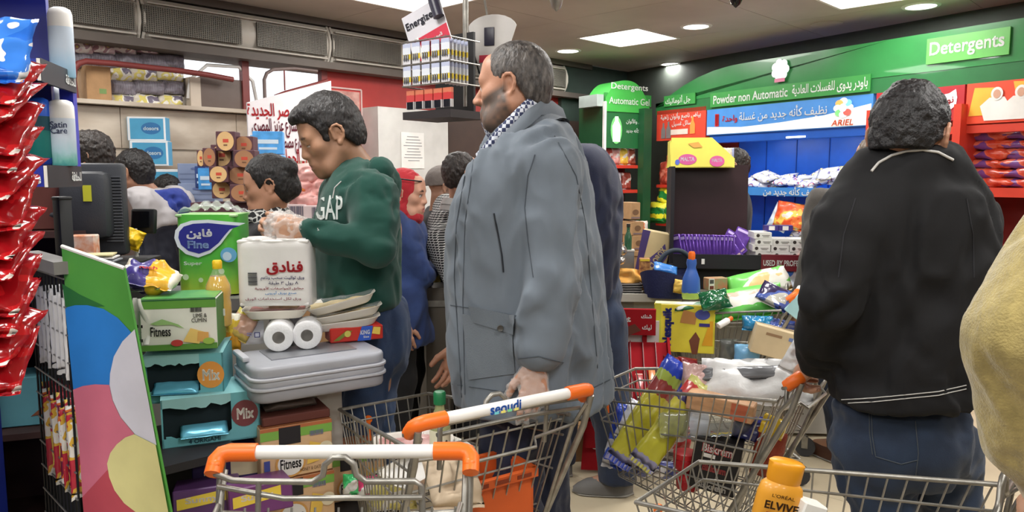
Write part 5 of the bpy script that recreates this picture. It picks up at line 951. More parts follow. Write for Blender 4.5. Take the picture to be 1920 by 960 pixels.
q = Wp(1080,868,3.7); q.z = .0; carton('cardboard_carton', 'brown carton on the floor beside the red stand behind the grey coat', 'carton', q, (.12,.15,.16), card, 10)
# counter goods right of the navy jacket
Yc = 3.95
cw = T('rear_counter', 'counter carrying the chocolate display and till goods behind the heaped trolley', 'counter', Vz(1450,4.05,0), R(-4)); MB().box((.0,.2,.40), (.98,.5,.76)).obj('cabinet', mat('light grey counter', (176,172,164), .5), cw); MB().box((0,.2,.80), (1.0,.56,.04)).obj('worktop', mat('pale worktop', (186,182,172), .4), cw)
for k in range(4):
    q = Vz(1172,3.86,.822+.012*k); t = T('black_tray', 'flat black plastic tray stacked beside the orange bag, %s layer up' % ORD[k], 'tray', q+V((.0,.08,0)), R(-4+3*k), 'stacked black trays'); b = MB(); b.rbox((0,0,.004), (.19,.15,.006), .002); b.obj('tray', black_plastic, t); b = MB(); 
    b.tube([(-.093,-.073,.008),(.093,-.073,.008),(.093,.073,.008),(-.093,.073,.008)], .003, 5, close=True); b.obj('rim', mat('tray rim grey', (130,126,124), .4), t)
bag('orange_bag', 'crumpled orange plastic bag on the rear counter by the black trays', 'plastic bag', Wp(1185,530,3.95)+V((0,.05,0)), (.22,.14,.12), mat('orange polythene', (236,176,90), .4, bump=.4, bscale=25), E3(0,-20,4), seed=240, crum=.35)
q = Wp(1222,520,4.05); cl = carton('bleach_carton', 'tilted brown carton with a purple diamond logo lettered in capitals', 'carton', q+V((0,.08,-.01)), (.155,.12,.26), mat('pale carton', (206,186,140), .7), -10, ry=10, flaps=False, prints=[('p',-.06,.13,.05,.26,(70,56,110),[(-.5,-.5),(.1,-.5),(.35,.5),(-.5,.5)]),('p',.022,.12,.10,.17,(80,66,124),[(-.5,-.1),(.0,-.5),(.5,.1),(.25,.5),(.0,.25)])])
text('CLOROX', mat('logo cream', (226,206,160), .5), cl, w=.13, h=.034, loc=(.022,-.0635,.12), rot=(0,R(-66),0), bold=.06)
carton('biscuit_box', 'small brown and yellow box in front of the tilted carton', 'box', Wp(1210,520,3.95)+V((0,.03,0)), (.055,.05,.10), mat('tan box', (200,150,90), .5, var=.3, scale=40, c2=(120,70,50)), -6, flaps=False, prints=[('r',0,.092,.05,.012,(220,190,60))])
for k, (px, py, r_) in enumerate(((1155,462,.022),(1166,470,.022),(1153,480,.02),(1164,488,.02),(1152,500,.018))):
    t = T('foil_ball', 'silver foil wrapped ball in the small heap beside the navy jacket, %s down' % ORD[k], 'sweet', Wp(px, py, 4.0), 0, 'foil balls heaped on the counter'); bm = bmesh.new(); bmesh.ops.create_icosphere(bm, subdivisions=3, radius=r_*1.3)
    for v in bm.verts: v.co *= 1+.09*sin(v.co.x*190+k)*sin(v.co.z*170)
    bm.verts.index_update(); MB().add([v.co for v in bm.verts], [tuple(v.index for v in f.verts) for f in bm.faces]).obj('foil', mat('silver foil', (196,192,190), .22, .85), t, smooth=60); bm.free()
    b = MB(); b.lathe([(.002,0),(.010,.014),(.012,.018),(.001,.012)], 8, MX.Translation(V((0,0,r_*1.2)))); b.obj('twist', MATS['silver foil'], t)
sb = T('glass_jar_box', 'grey box and green bottle behind the foil balls', 'box', Wp(1176,512,4.08)+V((0,.05,0)), R(-5)); MB().rbox((0,0,.06), (.085,.08,.12), .004).obj('box', mat('steel grey box', (110,112,114), .4, .4), sb); MB().box((0,0,.122), (.09,.085,.006)).obj('lid', mat('pale lid', (190,188,184), .5), sb)
t = T('green_bottle', 'small green glass bottle standing on the grey box', 'bottle', Wp(1176,512,4.08)+V((.01,.05,.126)), 0); MB().lathe([(.001,0),(.02,0),(.021,.07),(.009,.10),(.009,.13)], 16).obj('glass', mat('green glass', (70,120,90), .1, trans=.5), t, smooth=60); MB().lathe([(.0105,.125),(.0105,.142),(.0,.143)], 12).obj('cap', mat('dark cap', (40,44,40), .4), t)
bk = T('blue_bag', 'open dark blue and black shopping bag full of goods on the rear counter', 'bag', Wp(1262,562,3.75)+V((.0,.1,0)), R(4)); bmt = mat('dark blue woven', (36,44,92), .6, bump=.3, bscale=120)
b = MB(); b.grid(lambda u, v: ((.12+.03*v)*cos(2*pi*u)*(1+.05*sin(6*pi*u)), (.08+.02*v)*sin(2*pi*u)*(1+.05*sin(8*pi*u)), .13*v+.02*sin(4*pi*u)*v), 40, 8, cu=True); b.obj('shell', bmt, bk, smooth=60); b = MB(); b.tube([(.04+.10*cos(R(a)), .03, .12+.12*sin(R(a))) for a in range(0,181,12)], .012, 8); b.obj('handle', mat('dark green grey strap', (44,54,66), .7), bk, smooth=60)
b = MB(); b.grid(lambda u, v: ((u-.5)*.2, (v-.5)*.12, .07+.01*sin(u*9)), 8, 6); b.obj('lining', mat('olive lining', (70,74,50), .8), bk)
bag('blue_packet', 'bright blue packet poking out of the dark blue bag', 'packet', bk.matrix_basis @ V((-.03,-.03,.15)), (.13,.06,.03), mat('bright blue film', (60,130,210), .3, coat=.4), E3(8,-40,14), seed=250)
def squeeze(label, loc, m, capm, rz=0, s=1.0):
    t = T('detergent_bottle', label, 'bottle', loc, R(rz)); MB().lathe([(.001,0),(.040*s,0),(.044*s,.008*s),(.046*s,.05*s),(.042*s,.10*s),(.026*s,.14*s),(.021*s,.155*s),(.026*s,.175*s),(.023*s,.195*s)], 22, MX.Diagonal((1,.7,1,1))).obj('body', m, t, smooth=60); MB().lathe([(.0165*s,.192*s),(.017*s,.222*s),(.013*s,.232*s),(.001,.234*s)], 18).obj('cap', capm, t, smooth=50); return t
squeeze('cornflower blue detergent bottle with an orange cap standing over the heaped trolley', Wp(1295,560,3.62), bands('blue bottle', [(0,(170,200,90)),(.16,(64,104,186)),(1,(70,120,214))], 'Z', .02), orange_plastic, 5, 1.0)
bag('yellow_pack', 'yellow pack beside the blue bottle', 'packet', Wp(1278,538,3.72), (.08,.07,.05), mat('yellow pack film', (230,190,90), .4), E3(0,-15,10), seed=252)
# dark display of chocolate bars
dd = T('chocolate_display', 'dark wooden counter display with a back board and a lettered tray front', 'display stand', Vz(1370,4.05,0), R(-8)); z0 = Wp(1330,497,4.0).z; kk_ = 4.0/FPX; dkw = mat('dark chocolate board', (46,28,32), .4, var=.15, scale=4); blk = mat('soft black board', (26,24,30), .5)
MB().box((-.10,.22,(z0+Wp(1330,312,4.1).z)/2+.02), (.43,.02,Wp(1330,312,4.1).z-z0-.02)).obj('back_board', dkw, dd); MB().box((-.325,.06,(z0+Wp(1330,312,4.0).z)/2), (.02,.34,Wp(1330,312,4.0).z-z0)).obj('side_board', blk, dd)
MB().box((.04,.02,z0), (.76,.36,.02)).obj('tray_floor', blk, dd); MB().box((-.09,-.16,z0+.03), (.46,.014,.075)).obj('tray_front', blk, dd); MB().box((.28,-.162,z0+.028), (.30,.016,.085)).obj('lettered_front', mat('maroon board', (110,30,42), .4), dd)
text('USED BY PROFESSIONALS', white_ink, dd, w=.285, h=.03, loc=(.283,-.1715,z0+.028), bold=.05); MB().box((.43,.02,z0+.03), (.014,.36,.08)).obj('tray_side', blk, dd)
MB().box((-.165,-.168,z0+.03), (.016,.002,.028)).obj('price_tag', paper, dd); MB().box((.04,.05,(z0+.82)/2-.005), (.5,.25,z0-.83)).obj('pedestal', blk, dd)
pm_ = mat('violet foil', (104,70,160), .22, .35, var=.2, scale=12); prot = None
for k in range(17):
    q = dd.matrix_basis @ V((-.285+.0165*k, -.06, z0+.012)); lab = 'violet chocolate tablet in the leaning row, %s from the dark side board' % ORD[k]
    if prot is None: prot = T('chocolate_tablet', lab, 'chocolate bar', q, 0, 'violet chocolate tablets', rot=E3(-50,0,-14)); MB().rbox((0,0,.075), (.085,.011,.15), .003, n=1).obj('wrapper', pm_, prot); MB().box((0,-.0062,.13), (.07,.001,.016)).obj('print', mat('lilac print', (186,166,216), .4), prot); MB().box((0,-.0062,.02), (.07,.001,.012)).obj('seal', mat('foil seal', (206,176,180), .3, .4), prot)
    else: dup(prot, q, E3(-50+rg.uniform(-4,4), rg.uniform(-3,3), -14+k*.8), lab)
for k, (x, y, z, a, b_) in enumerate(((-.02,-.10,.02,-20,-30),(.02,-.09,.03,-16,-38),(.05,-.05,.05,-30,-44),(-.03,.02,.06,-10,30),(.03,.03,.07,-14,24))): dup(prot, dd.matrix_basis @ V((x,y,z0+z)), E3(a, -35, b_), 'violet chocolate tablet fallen loose beside the leaning row, %s of the loose ones' % ORD[k])
hb0 = None
for k in range(13):
    col, lay_ = k % 3, k//3; q = dd.matrix_basis @ V((.145+.092*col+(.01 if lay_ % 2 else 0), -.02, z0+.012+.034*lay_)); lab = 'white hair colour box in the stack on the display, %s column, %s layer up' % (ORD[col], ORD[lay_])
    if hb0 is None: hb0 = T('hair_colour_box', lab, 'box', q, 0, 'white hair colour boxes', rot=E3(-8)); MB().box((0,0,.0165), (.09,.15,.033)).obj('box', white_card, hb0); b = MB(); disc(b, (-.025,-.0757,.0165), .009, .009, 14); b.obj('print', ink((60,52,50)), hb0); MB().box((.015,-.0755,.018), (.04,.001,.003)).box((.015,-.0755,.011), (.03,.001,.002)).obj('lines', ink((120,116,112)), hb0)
    else: dup(hb0, q, E3(-8+rg.uniform(-3,3)), lab)
for k, x in enumerate((.20,.27)): t = T('violet_box', 'violet and white box lying on top of the hair colour boxes, '+['left','right'][k], 'box', dd.matrix_basis @ V((x,-.03,z0+.152+.036)), R(-8)); MB().box((0,0,.014), (.075,.05,.028)).obj('box', mat('violet card', (66,52,120), .45), t); MB().box((.0,-.0256,.014), (.03,.001,.022)).obj('print', white_card, t)
t = carton('red_box', 'flat red box at the end of the hair colour boxes', 'box', dd.matrix_basis @ V((.37,-.09,z0+.012+.034*1.02)), (.08,.06,.02), mat('light red card', (206,70,60), .5), -8, flaps=False)
yc = T('yellow_carton', 'open yellow display carton with pink badges on top of the dark display board', 'carton', Wp(1318,314,4.12)+V((0,.06,0)), R(-8)); ym = mat('lemon card', (226,216,96), .5); zt_ = .165
MB().prism([(-.17,0),(.185,0),(.185,.05),(.06,zt_),(-.16,zt_)], .004).obj('front', ym, yc); MB().box((0,.1,.003), (.35,.2,.006)).obj('bottom', ym, yc); MB().prism([(-.17,0),(.185,0),(.185,.05),(.06,zt_*.9),(-.16,zt_*.9)], .004, MX.Translation(V((0,.2,0)))).obj('back', ym, yc); MB().box((-.165,.1,.075), (.004,.2,.15)).obj('side', ym, yc)
face_prints(yc, -.001, [('o',-.07,.045,.10,.06,(206,90,150)),('t',-.07,.047,.075,.022,(236,226,236),'MALTA',.05),('o',-.125,.03,.025,.03,(90,110,200)),('o',.09,.035,.08,.06,(206,90,150)),('t',.09,.04,.055,.018,(236,226,236),'MALTA',.05),('p',-.03,.125,.08,.04,(220,160,80),[(-.5,.2),(.2,.4),(.5,-.3),(-.1,-.4)])])
for k in range(4): bag('wrapped_bar', 'pale wrapped bar standing in the yellow carton, %s from the left' % ORD[k], 'chocolate bar', yc.matrix_basis @ V((.12+.018*k,.06+.02*(k % 2),.065)), (.05,.09,.02), mat('pale bar film %d' % (k % 2), [(222,206,190),(150,160,200)][k % 2], .35), E3(10*k), seed=260+k, group='wrapped bars in the yellow carton')
# ---------------------------------------------------------------- trolley contents
def inT(t, x, y, z): return t.matrix_basis @ V((x, y, z))
# heaped trolley at the back
q = Wp(1288,664,3.52); nq = carton('cereal_box', 'yellow cereal box lettered upwards in blue in the heaped trolley', 'cereal box', q+V((0,.07,0)), (.285,.08,.235), mat('cereal yellow', (232,218,70), .4), -14, flaps=False, top=mat('cereal top', (236,232,190), .4), side=mat('cereal side', (236,222,60), .4), prints=[('r',-.125,.12,.03,.235,(206,206,70)),('p',.05,.05,.05,.11,(120,70,50),[(-.2,-.5),(.3,-.5),(.5,.2),(.1,.5),(-.5,.1)]),('p',.02,.175,.08,.07,(196,140,80),[(-.5,-.4),(.4,-.5),(.5,.3),(-.3,.5)]),('o',.085,.19,.07,.05,(80,90,170)),('p',.11,.1,.05,.12,(232,170,40),[(-.5,-.5),(.5,-.5),(.5,.5),(.2,.5)]),('r',.095,.14,.05,.016,(60,50,130))])
text('Nesquik', mat('ink navy', (34,44,130), .45), nq, w=.19, h=.055, loc=(-.075,-.0435,.125), rot=(0,R(-90),0), bold=.1)
carton('beige_carton', 'tilted beige printed carton at the right of the heaped trolley', 'carton', Wp(1448,668,3.3)+V((0,.03,0)), (.20,.12,.13), mat('beige card', (206,186,150), .6), -10, ry=14, prints=[('r',-.02,.10,.07,.012,(150,120,90)),('r',.06,.10,.03,.016,(110,130,180))])
gpk = bands('green white wipes film', [(0,(96,190,80)),(.3,(226,226,214)),(.62,(206,170,150)),(.75,(110,196,90))], 'Z', .08)
bag('wipes_pack', 'large green and white wipes pack lying across the top of the heaped trolley', 'packet', Wp(1405,572,3.5)+V((0,.06,0)), (.36,.17,.10), gpk, E3(-8,-38,-10), seed=270, crum=.12)
bag('wipes_pack', 'second green and white pack behind the first on the heaped trolley', 'packet', Wp(1430,535,3.66)+V((0,.06,0)), (.30,.15,.08), blotch('green white film b', [(110,200,90),(226,224,214),(226,190,130)], 7), E3(-8,-40,-14), seed=271)
bag('dark_packet', 'dark violet and clear packet on the right of the heaped trolley', 'packet', Wp(1462,560,3.45), (.2,.12,.05), blotch('dark violet film', [(52,44,80),(80,100,170),(190,190,180)], 10, .2, .6), E3(-20,-40,24), seed=272)
bag('green_packet', 'shiny dark green packet beside the blue bottle on the trolley', 'packet', Wp(1340,562,3.5), (.15,.10,.06), mat('shiny dark green film', (24,92,56), .15, coat=.8, bump=.4, bscale=25), E3(10,-35,-6), seed=273, crum=.3)
bag('green_packet', 'white and green striped packet lying on the yellow cereal box', 'packet', Wp(1312,574,3.56), (.24,.05,.03), blotch('white green film', [(224,228,222),(50,120,80)], 8), E3(-4,-40,-2), seed=274)
carton('picture_box', 'small box printed with figures and a bar code behind the green packet', 'box', Wp(1345,545,3.72)+V((0,.04,0)), (.105,.06,.062), mat('picture box green', (150,150,110), .5, var=.3, scale=30, c2=(190,120,90)), 12, flaps=False, prints=[('r',-.036,.032,.03,.058,(226,222,214)),('b',-.036,.045,.022,.02,(60,56,56)),('r',-.036,.015,.022,.018,(110,50,40))])
for k, (px, py) in enumerate(((1400,517),(1440,519))): carton('yellow_crate_box', 'pale yellow box in the row under the dark display, '+['left','right'][k], 'box', Wp(px-14,545,3.95)+V((.0,.03,0)), (.13,.06,.07), mat('pale yellow card', (196,180,110), .6), -4, flaps=False, prints=[('r',.02,.045,.05,.02,(150,130,70))])
bag('laundry_bag', 'blue and white laundry powder bag behind the heaped trolley', 'bag', Wp(1480,530,3.9), (.24,.2,.1), blotch('laundry film', [(40,90,206),(60,120,220),(214,222,236)], 8, .25, .5), E3(-10,-20,10), seed=276, crum=.25)
pf = bands('pale blue pouch film', [(0,(120,176,226)),(.3,(96,160,220)),(1,(130,190,232))], 'Z', .05, interp='LINEAR', coat=.5)
pch = bag('softener_pouch', 'pale blue softener pouch standing upside down in the heaped trolley', 'pouch', Wp(1400,678,3.38), (.12,.17,.05), pf, E3(0,6,0), seed=277, crum=.1); text('Downy', mat('ink navy', (34,44,130), .45), pch, w=.075, loc=(0,-.029,-.045), rot=(0,R(180),0), bold=.06)
for k, (px, py, c, lab) in enumerate(((1420,606,(40,130,180),'teal blue shiny packet behind the trolley bars'),(1460,612,(60,80,150),'dark blue shiny packet above the beige carton'),(1440,622,(30,100,160),'blue shiny packet under the pale tray'))): bag('blue_film_packet', lab, 'packet', Wp(px,py,3.38), (.14,.07,.05), mat('blue film %d' % k, c, .15, coat=.8, bump=.4, bscale=25), E3(-10,-20,8*k), seed=280+k, crum=.3)
carton('pale_blue_tray', 'pale blue folded card standing at the right of the heaped trolley', 'card', Wp(1490,595,3.3)+V((0,.02,0)), (.10,.02,.10), mat('pale aqua card', (170,214,220), .5), -20, ry=38, flaps=False)
t = ocb = T('orange_cap_bottle', 'white bottle with an orange cap lying in the heaped trolley', 'bottle', Wp(1366,600,3.42), 0, rot=E3(30,10,65)); MB().lathe([(.001,-.10),(.024,-.10),(.026,-.09),(.026,-.01),(.012,.01)], 16).obj('body', white_plastic, t, smooth=60); MB().lathe([(.017,.0),(.019,.03),(.014,.036),(.0,.037)], 14).obj('cap', orange_plastic, t); ocb.scale = (.6,.6,.6)
for k, (px, py) in enumerate(((1262,682),(1290,684),(1276,698))): bag('red_packet', 'dark red packet low in the heaped trolley, '+['first','second','third'][k], 'packet', Wp(px, py, 3.45), (.10,.07,.05), mat('dark red film', (120,28,36), .3, coat=.5), E3(10*k,-30,10), seed=290+k, group='dark red packets in the heaped trolley')
bag('grey_packet', 'grey and pale packet deep in the heaped trolley', 'packet', Wp(1365,665,3.5), (.09,.16,.05), mat('grey film', (110,112,108), .3, coat=.4), E3(0,10,0), seed=293)
# trolley of the black-jacketed man
pas = bands('pasta bag film', [(0,(150,150,190)),(.10,(196,190,60)),(.55,(206,196,70)),(.66,(150,60,60)),(.78,(160,180,80)),(.86,(40,70,190)),(1,(60,90,210))], 'Z', .03, coat=.6); pasy = bands('pasta bag film b', [(0,(150,150,190)),(.12,(190,186,56)),(.6,(206,196,70)),(.72,(60,56,110)),(.8,(196,60,60)),(.92,(206,204,120))], 'Z', .03, coat=.6)
p1 = bag('pasta_bag', 'long yellow pasta bag with a bright blue crimped top, leaning to the right', 'pasta bag', Wp(1218,778,2.36)+V((0,.03,0)), (.095,.40,.04), pas, E3(4,-10,34), seed=300, crum=.15); seams(p1, .095, .40, mat('crimp blue b', (44,70,190), .25), .05)
p2 = bag('pasta_bag', 'yellow pasta bag with a window, lying across the first', 'pasta bag', Wp(1262,802,2.24)+V((0,.03,0)), (.095,.33,.04), pasy, E3(4,-8,40), seed=301, crum=.15); seams(p2, .095, .33, mat('crimp yellow', (190,184,80), .3), .04)
for k, (px, py, w, h, c, r_, lab) in enumerate(((1165,820,.09,.22,(40,70,180),20,'blue packet at the front of the pasta trolley'),(1185,790,.08,.14,(206,210,226),30,'white and blue packet at the front of the pasta trolley'),(1250,745,.10,.16,(44,74,190),40,'blue foil packet between the two pasta bags'),(1270,815,.10,.12,(180,40,44),10,'red packet behind the second pasta bag'),(1235,880,.16,.06,(70,80,150),10,'blue white packet at the bottom of the pasta trolley'))):
    bag('grocery_packet', lab, 'packet', Wp(px,py,2.48), (w,h,.05), blotch('grocery film %d' % k, [c, tuple(min(255, v+25) for v in c), (220,220,226)], 14, .2, .6), E3(10,-12,r_), seed=310+k, crum=.25)
wbt = T('water_bottle', 'clear ribbed water bottle with a blue cap lying in the pasta trolley', 'bottle', Wp(1330,795,2.22), 0, rot=E3(-12,0,84)); pr = [(.001,-.15),(.035,-.15),(.04,-.14)]
for i in range(9): pr += [(.04,-.13+.022*i),(.037,-.122+.022*i)]
pr += [(.039,.07),(.030,.10),(.016,.125),(.0135,.14)]; MB().lathe(pr, 22).obj('shell', clear, wbt, smooth=60); MB().lathe([(.016,.135),(.0165,.158),(.014,.162),(.0,.163)], 16).obj('cap', mat('deep blue cap', (40,50,170), .35), wbt); MB().lathe([(.0405,-.06),(.0405,.0)], 20).obj('label', mat('pale label', (190,196,206), .3, alpha=.6), wbt)
bis = carton('biscuit_carton', 'black carton with red and white lettering in the pasta trolley', 'carton', Wp(1345,925,2.17)+V((0,.06,0)), (.14,.11,.165), mat('black carton', (26,24,26), .5), -22, ry=8, flaps=False, prints=[('t',.0,.135,.09,.028,(206,80,80),'Biskrem',.1),('r',-.02,.112,.035,.012,(226,222,216)),('t',-.0,.075,.07,.022,(150,60,60),'Biskrem',.1)])
text('Biskrem', white_ink, bis, w=.088, h=.024, loc=(.001,-.0585,.1365), bold=.02); face_prints(bis, -.061, [('t',.0,.02,.09,.02,(190,186,180),'Biskrem',.05)])
for k, (px, py) in enumerate(((1285,860),(1290,898))):
    t = T('red_jar', 'red lidded jar beside the black carton, '+['upper','lower'][k], 'jar', Wp(px,py+16,2.28), 0, 'red jars in the pasta trolley'); MB().lathe([(.001,0),(.036,0),(.038,.004),(.038,.03),(.034,.036)], 20).obj('body', mat('jar red', (170,34,40), .3), t, smooth=50); MB().lathe([(.039,.034),(.039,.05),(.03,.053),(.0,.053)], 20).obj('lid', mat('lid red', (190,40,46), .3), t)
wb2 = bag('white_shopping_bag', 'white plastic shopping bag lying on top of the pasta trolley', 'plastic bag', Wp(1420,728,2.26)+V((0,.04,.01)), (.34,.18,.09), mat('white polythene', (222,222,222), .35, bump=.4, bscale=20), E3(-22,-55,-4), seed=320, crum=.35)
bag('pink_food_bag', 'clear bag of pink food next to the white shopping bag', 'plastic bag', Wp(1318,716,2.36), (.14,.11,.06), mat('pinkish clear film', (206,170,166), .25, coat=.5, bump=.4, bscale=25), E3(0,-30,10), seed=321, crum=.35)
bag('grey_pouch', 'shiny grey wrapped packet lying on the white shopping bag', 'packet', Wp(1395,708,2.26)+V((0,.05,0)), (.26,.05,.03), mat('shiny grey wrap', (120,122,126), .2, .2, bump=.3, bscale=25), E3(-22,-50,-8), seed=322, crum=.25)
carton('wood_carton', 'long brown printed carton along the near bars of the pasta trolley', 'carton', Wp(1362,790,2.15)+V((0,.07,0)), (.20,.06,.055), mat('wood print card', (196,150,110), .5, var=.2, scale=18, stretch=(1,1,4)), -28, ry=6, flaps=False, prints=[('r',.06,.028,.05,.05,(190,100,70))])
bag('yellow_sachet', 'yellow sachet near the rear bars of the pasta trolley', 'packet', Wp(1450,800,2.12), (.07,.06,.03), mat('yellow sachet film', (214,180,40), .25, coat=.6), E3(-20,-10,20), seed=323)
bag('red_net', 'red and brown packet behind the rear bars of the pasta trolley', 'packet', Wp(1440,850,2.16), (.09,.16,.06), mat('red brown net', (150,62,40), .6, bump=.5, bscale=80), E3(-40,0,8), seed=324)
bag('deep_blue_packet', 'dark blue packet beside the bottle cap', 'packet', Wp(1405,805,2.2), (.10,.08,.05), mat('deep blue film', (30,36,90), .25, coat=.5), E3(-20,0,10), seed=325)
bag('white_carrier', 'thin white carrier bag held at the wrist of the black jacket', 'plastic bag', Wp(1496,672,2.05), (.07,.10,.03), mat('white polythene', (222,222,222), .35, bump=.4, bscale=20), E3(-30,-20,24), seed=326, crum=.4)
# trolley of the man in grey
foam_tray('white foam tray of meat in the slanted-handle trolley', Wp(770,858,1.98)+V((0,.06,0)), 12, -3, .22, .14, .03, meat); foam_tray('second foam tray tilted under the meat tray in that trolley', Wp(800,895,1.92)+V((0,.05,0)), 40, -14, .24, .15, .03, mat('white food', (220,216,210), .5))
tb = T('oil_bottle', 'tall clear bottle with a green cap standing in the slanted-handle trolley', 'bottle', Wp(822,870,1.9)+V((0,.05,0)), 0); MB().lathe([(.001,0),(.026,0),(.028,.006),(.028,.10),(.013,.135),(.012,.155)], 20).obj('shell', mat('pale olive plastic', (196,200,150), .12, trans=.6), tb, smooth=60); MB().lathe([(.0165,.148),(.017,.178),(.014,.182),(.0,.183)], 18).obj('cap', mat('green cap', (30,110,66), .35), tb); MB().lathe([(.0285,.03),(.0285,.08)], 20).obj('label', mat('cream label', (220,216,190), .5), tb)
cr = T('orange_crate', 'orange plastic crate with slotted rim standing in the slanted-handle trolley', 'crate', V((-.07,1.90,.52)), R(34)); om = mat('dull orange plastic', (206,92,40), .45); hz5 = .14
for cx_, cy_, w, d in ((0,-.07,.20,.006),(0,.07,.20,.006),(-.1,0,.006,.146),(.1,0,.006,.146)): MB().box((cx_,cy_,hz5/2), (w,d,hz5)).obj('side', om, cr)
for cx_, cy_, w, d in ((0,-.077,.222,.016),(0,.077,.222,.016),(-.108,0,.016,.146),(.108,0,.016,.146)): MB().box((cx_,cy_,hz5-.004), (w,d,.022)).obj('rim', om, cr)
for i in range(3): MB().box((-.066+.066*i,-.0858,hz5-.004), (.044,.002,.010)).obj('rim_slot_shade', mat('orange shadow gap', (130,52,24), .7), cr)  # darker strips on the rim paint the shade of its slots
MB().box((0,0,.004), (.2,.146,.008)).obj('bottom', om, cr)
bag('pale_paper_bag', 'pale creased paper bag beside the orange crate', 'paper bag', Wp(850,905,1.78), (.14,.14,.06), mat('pale brown paper', (206,186,160), .7, bump=.3, bscale=20), E3(30,-50,10), seed=330, crum=.25)
for k, (px, py, c, w, lab) in enumerate(((660,908,(60,190,110),.05,'bright green packet seen through the trolley front wires'),(690,912,(206,60,110),.06,'pink packet with white letters seen through the trolley front wires'),(735,930,(206,196,110),.14,'yellow green wrapped packet low in the slanted-handle trolley'))): bag('small_packet', lab, 'packet', Wp(px,py,2.05), (w,.06 if k < 2 else .08,.035), blotch('small film %d' % k, [c, tuple(min(255, v+25) for v in c), (232,230,226)], 20, .3, .5), E3(10,-10,0), seed=340+k)
# shampoo in the nearest trolley
sp = T('shampoo_bottle', 'large golden yellow shampoo bottle lettered in dark capitals in the nearest trolley', 'bottle', Wp(1452,1010,1.36)+V((.0,.02,0)), R(-8), rot=(0,R(10),R(-8))); gold = mat('golden plastic', (212,148,46), .35, coat=.2); MS = MX.Diagonal((1,.62,1,1))
MB().lathe([(.001,0),(.036,0),(.042,.006),(.044,.04),(.043,.08),(.039,.10),(.031,.108)], 28, MS).obj('body', gold, sp, smooth=50); MB().lathe([(.031,.108),(.0325,.112),(.033,.135),(.0335,.146),(.028,.150),(.0,.150)], 28, MX.Translation(V((0,0,0))) @ MS).obj('cap', mat('deep gold cap', (216,146,30), .32), sp, smooth=50)
text("L'ORÉAL", mat('dark brown ink', (70,44,20), .5), sp, w=.042, h=.008, loc=(0,-.0278,.088), bold=.02); text('ELVIVE', mat('dark brown ink', (70,44,20), .5), sp, w=.062, h=.016, loc=(0,-.0285,.068), bold=.06); MB().box((0,-.0272,.046), (.05,.002,.014)).obj('label_band', mat('wine red band', (120,30,40), .5), sp)
carton('white_box', 'small white box beside the shampoo bottle', 'box', Wp(1505,985,1.36), (.05,.04,.05), white_card, 10, ry=20, flaps=False)
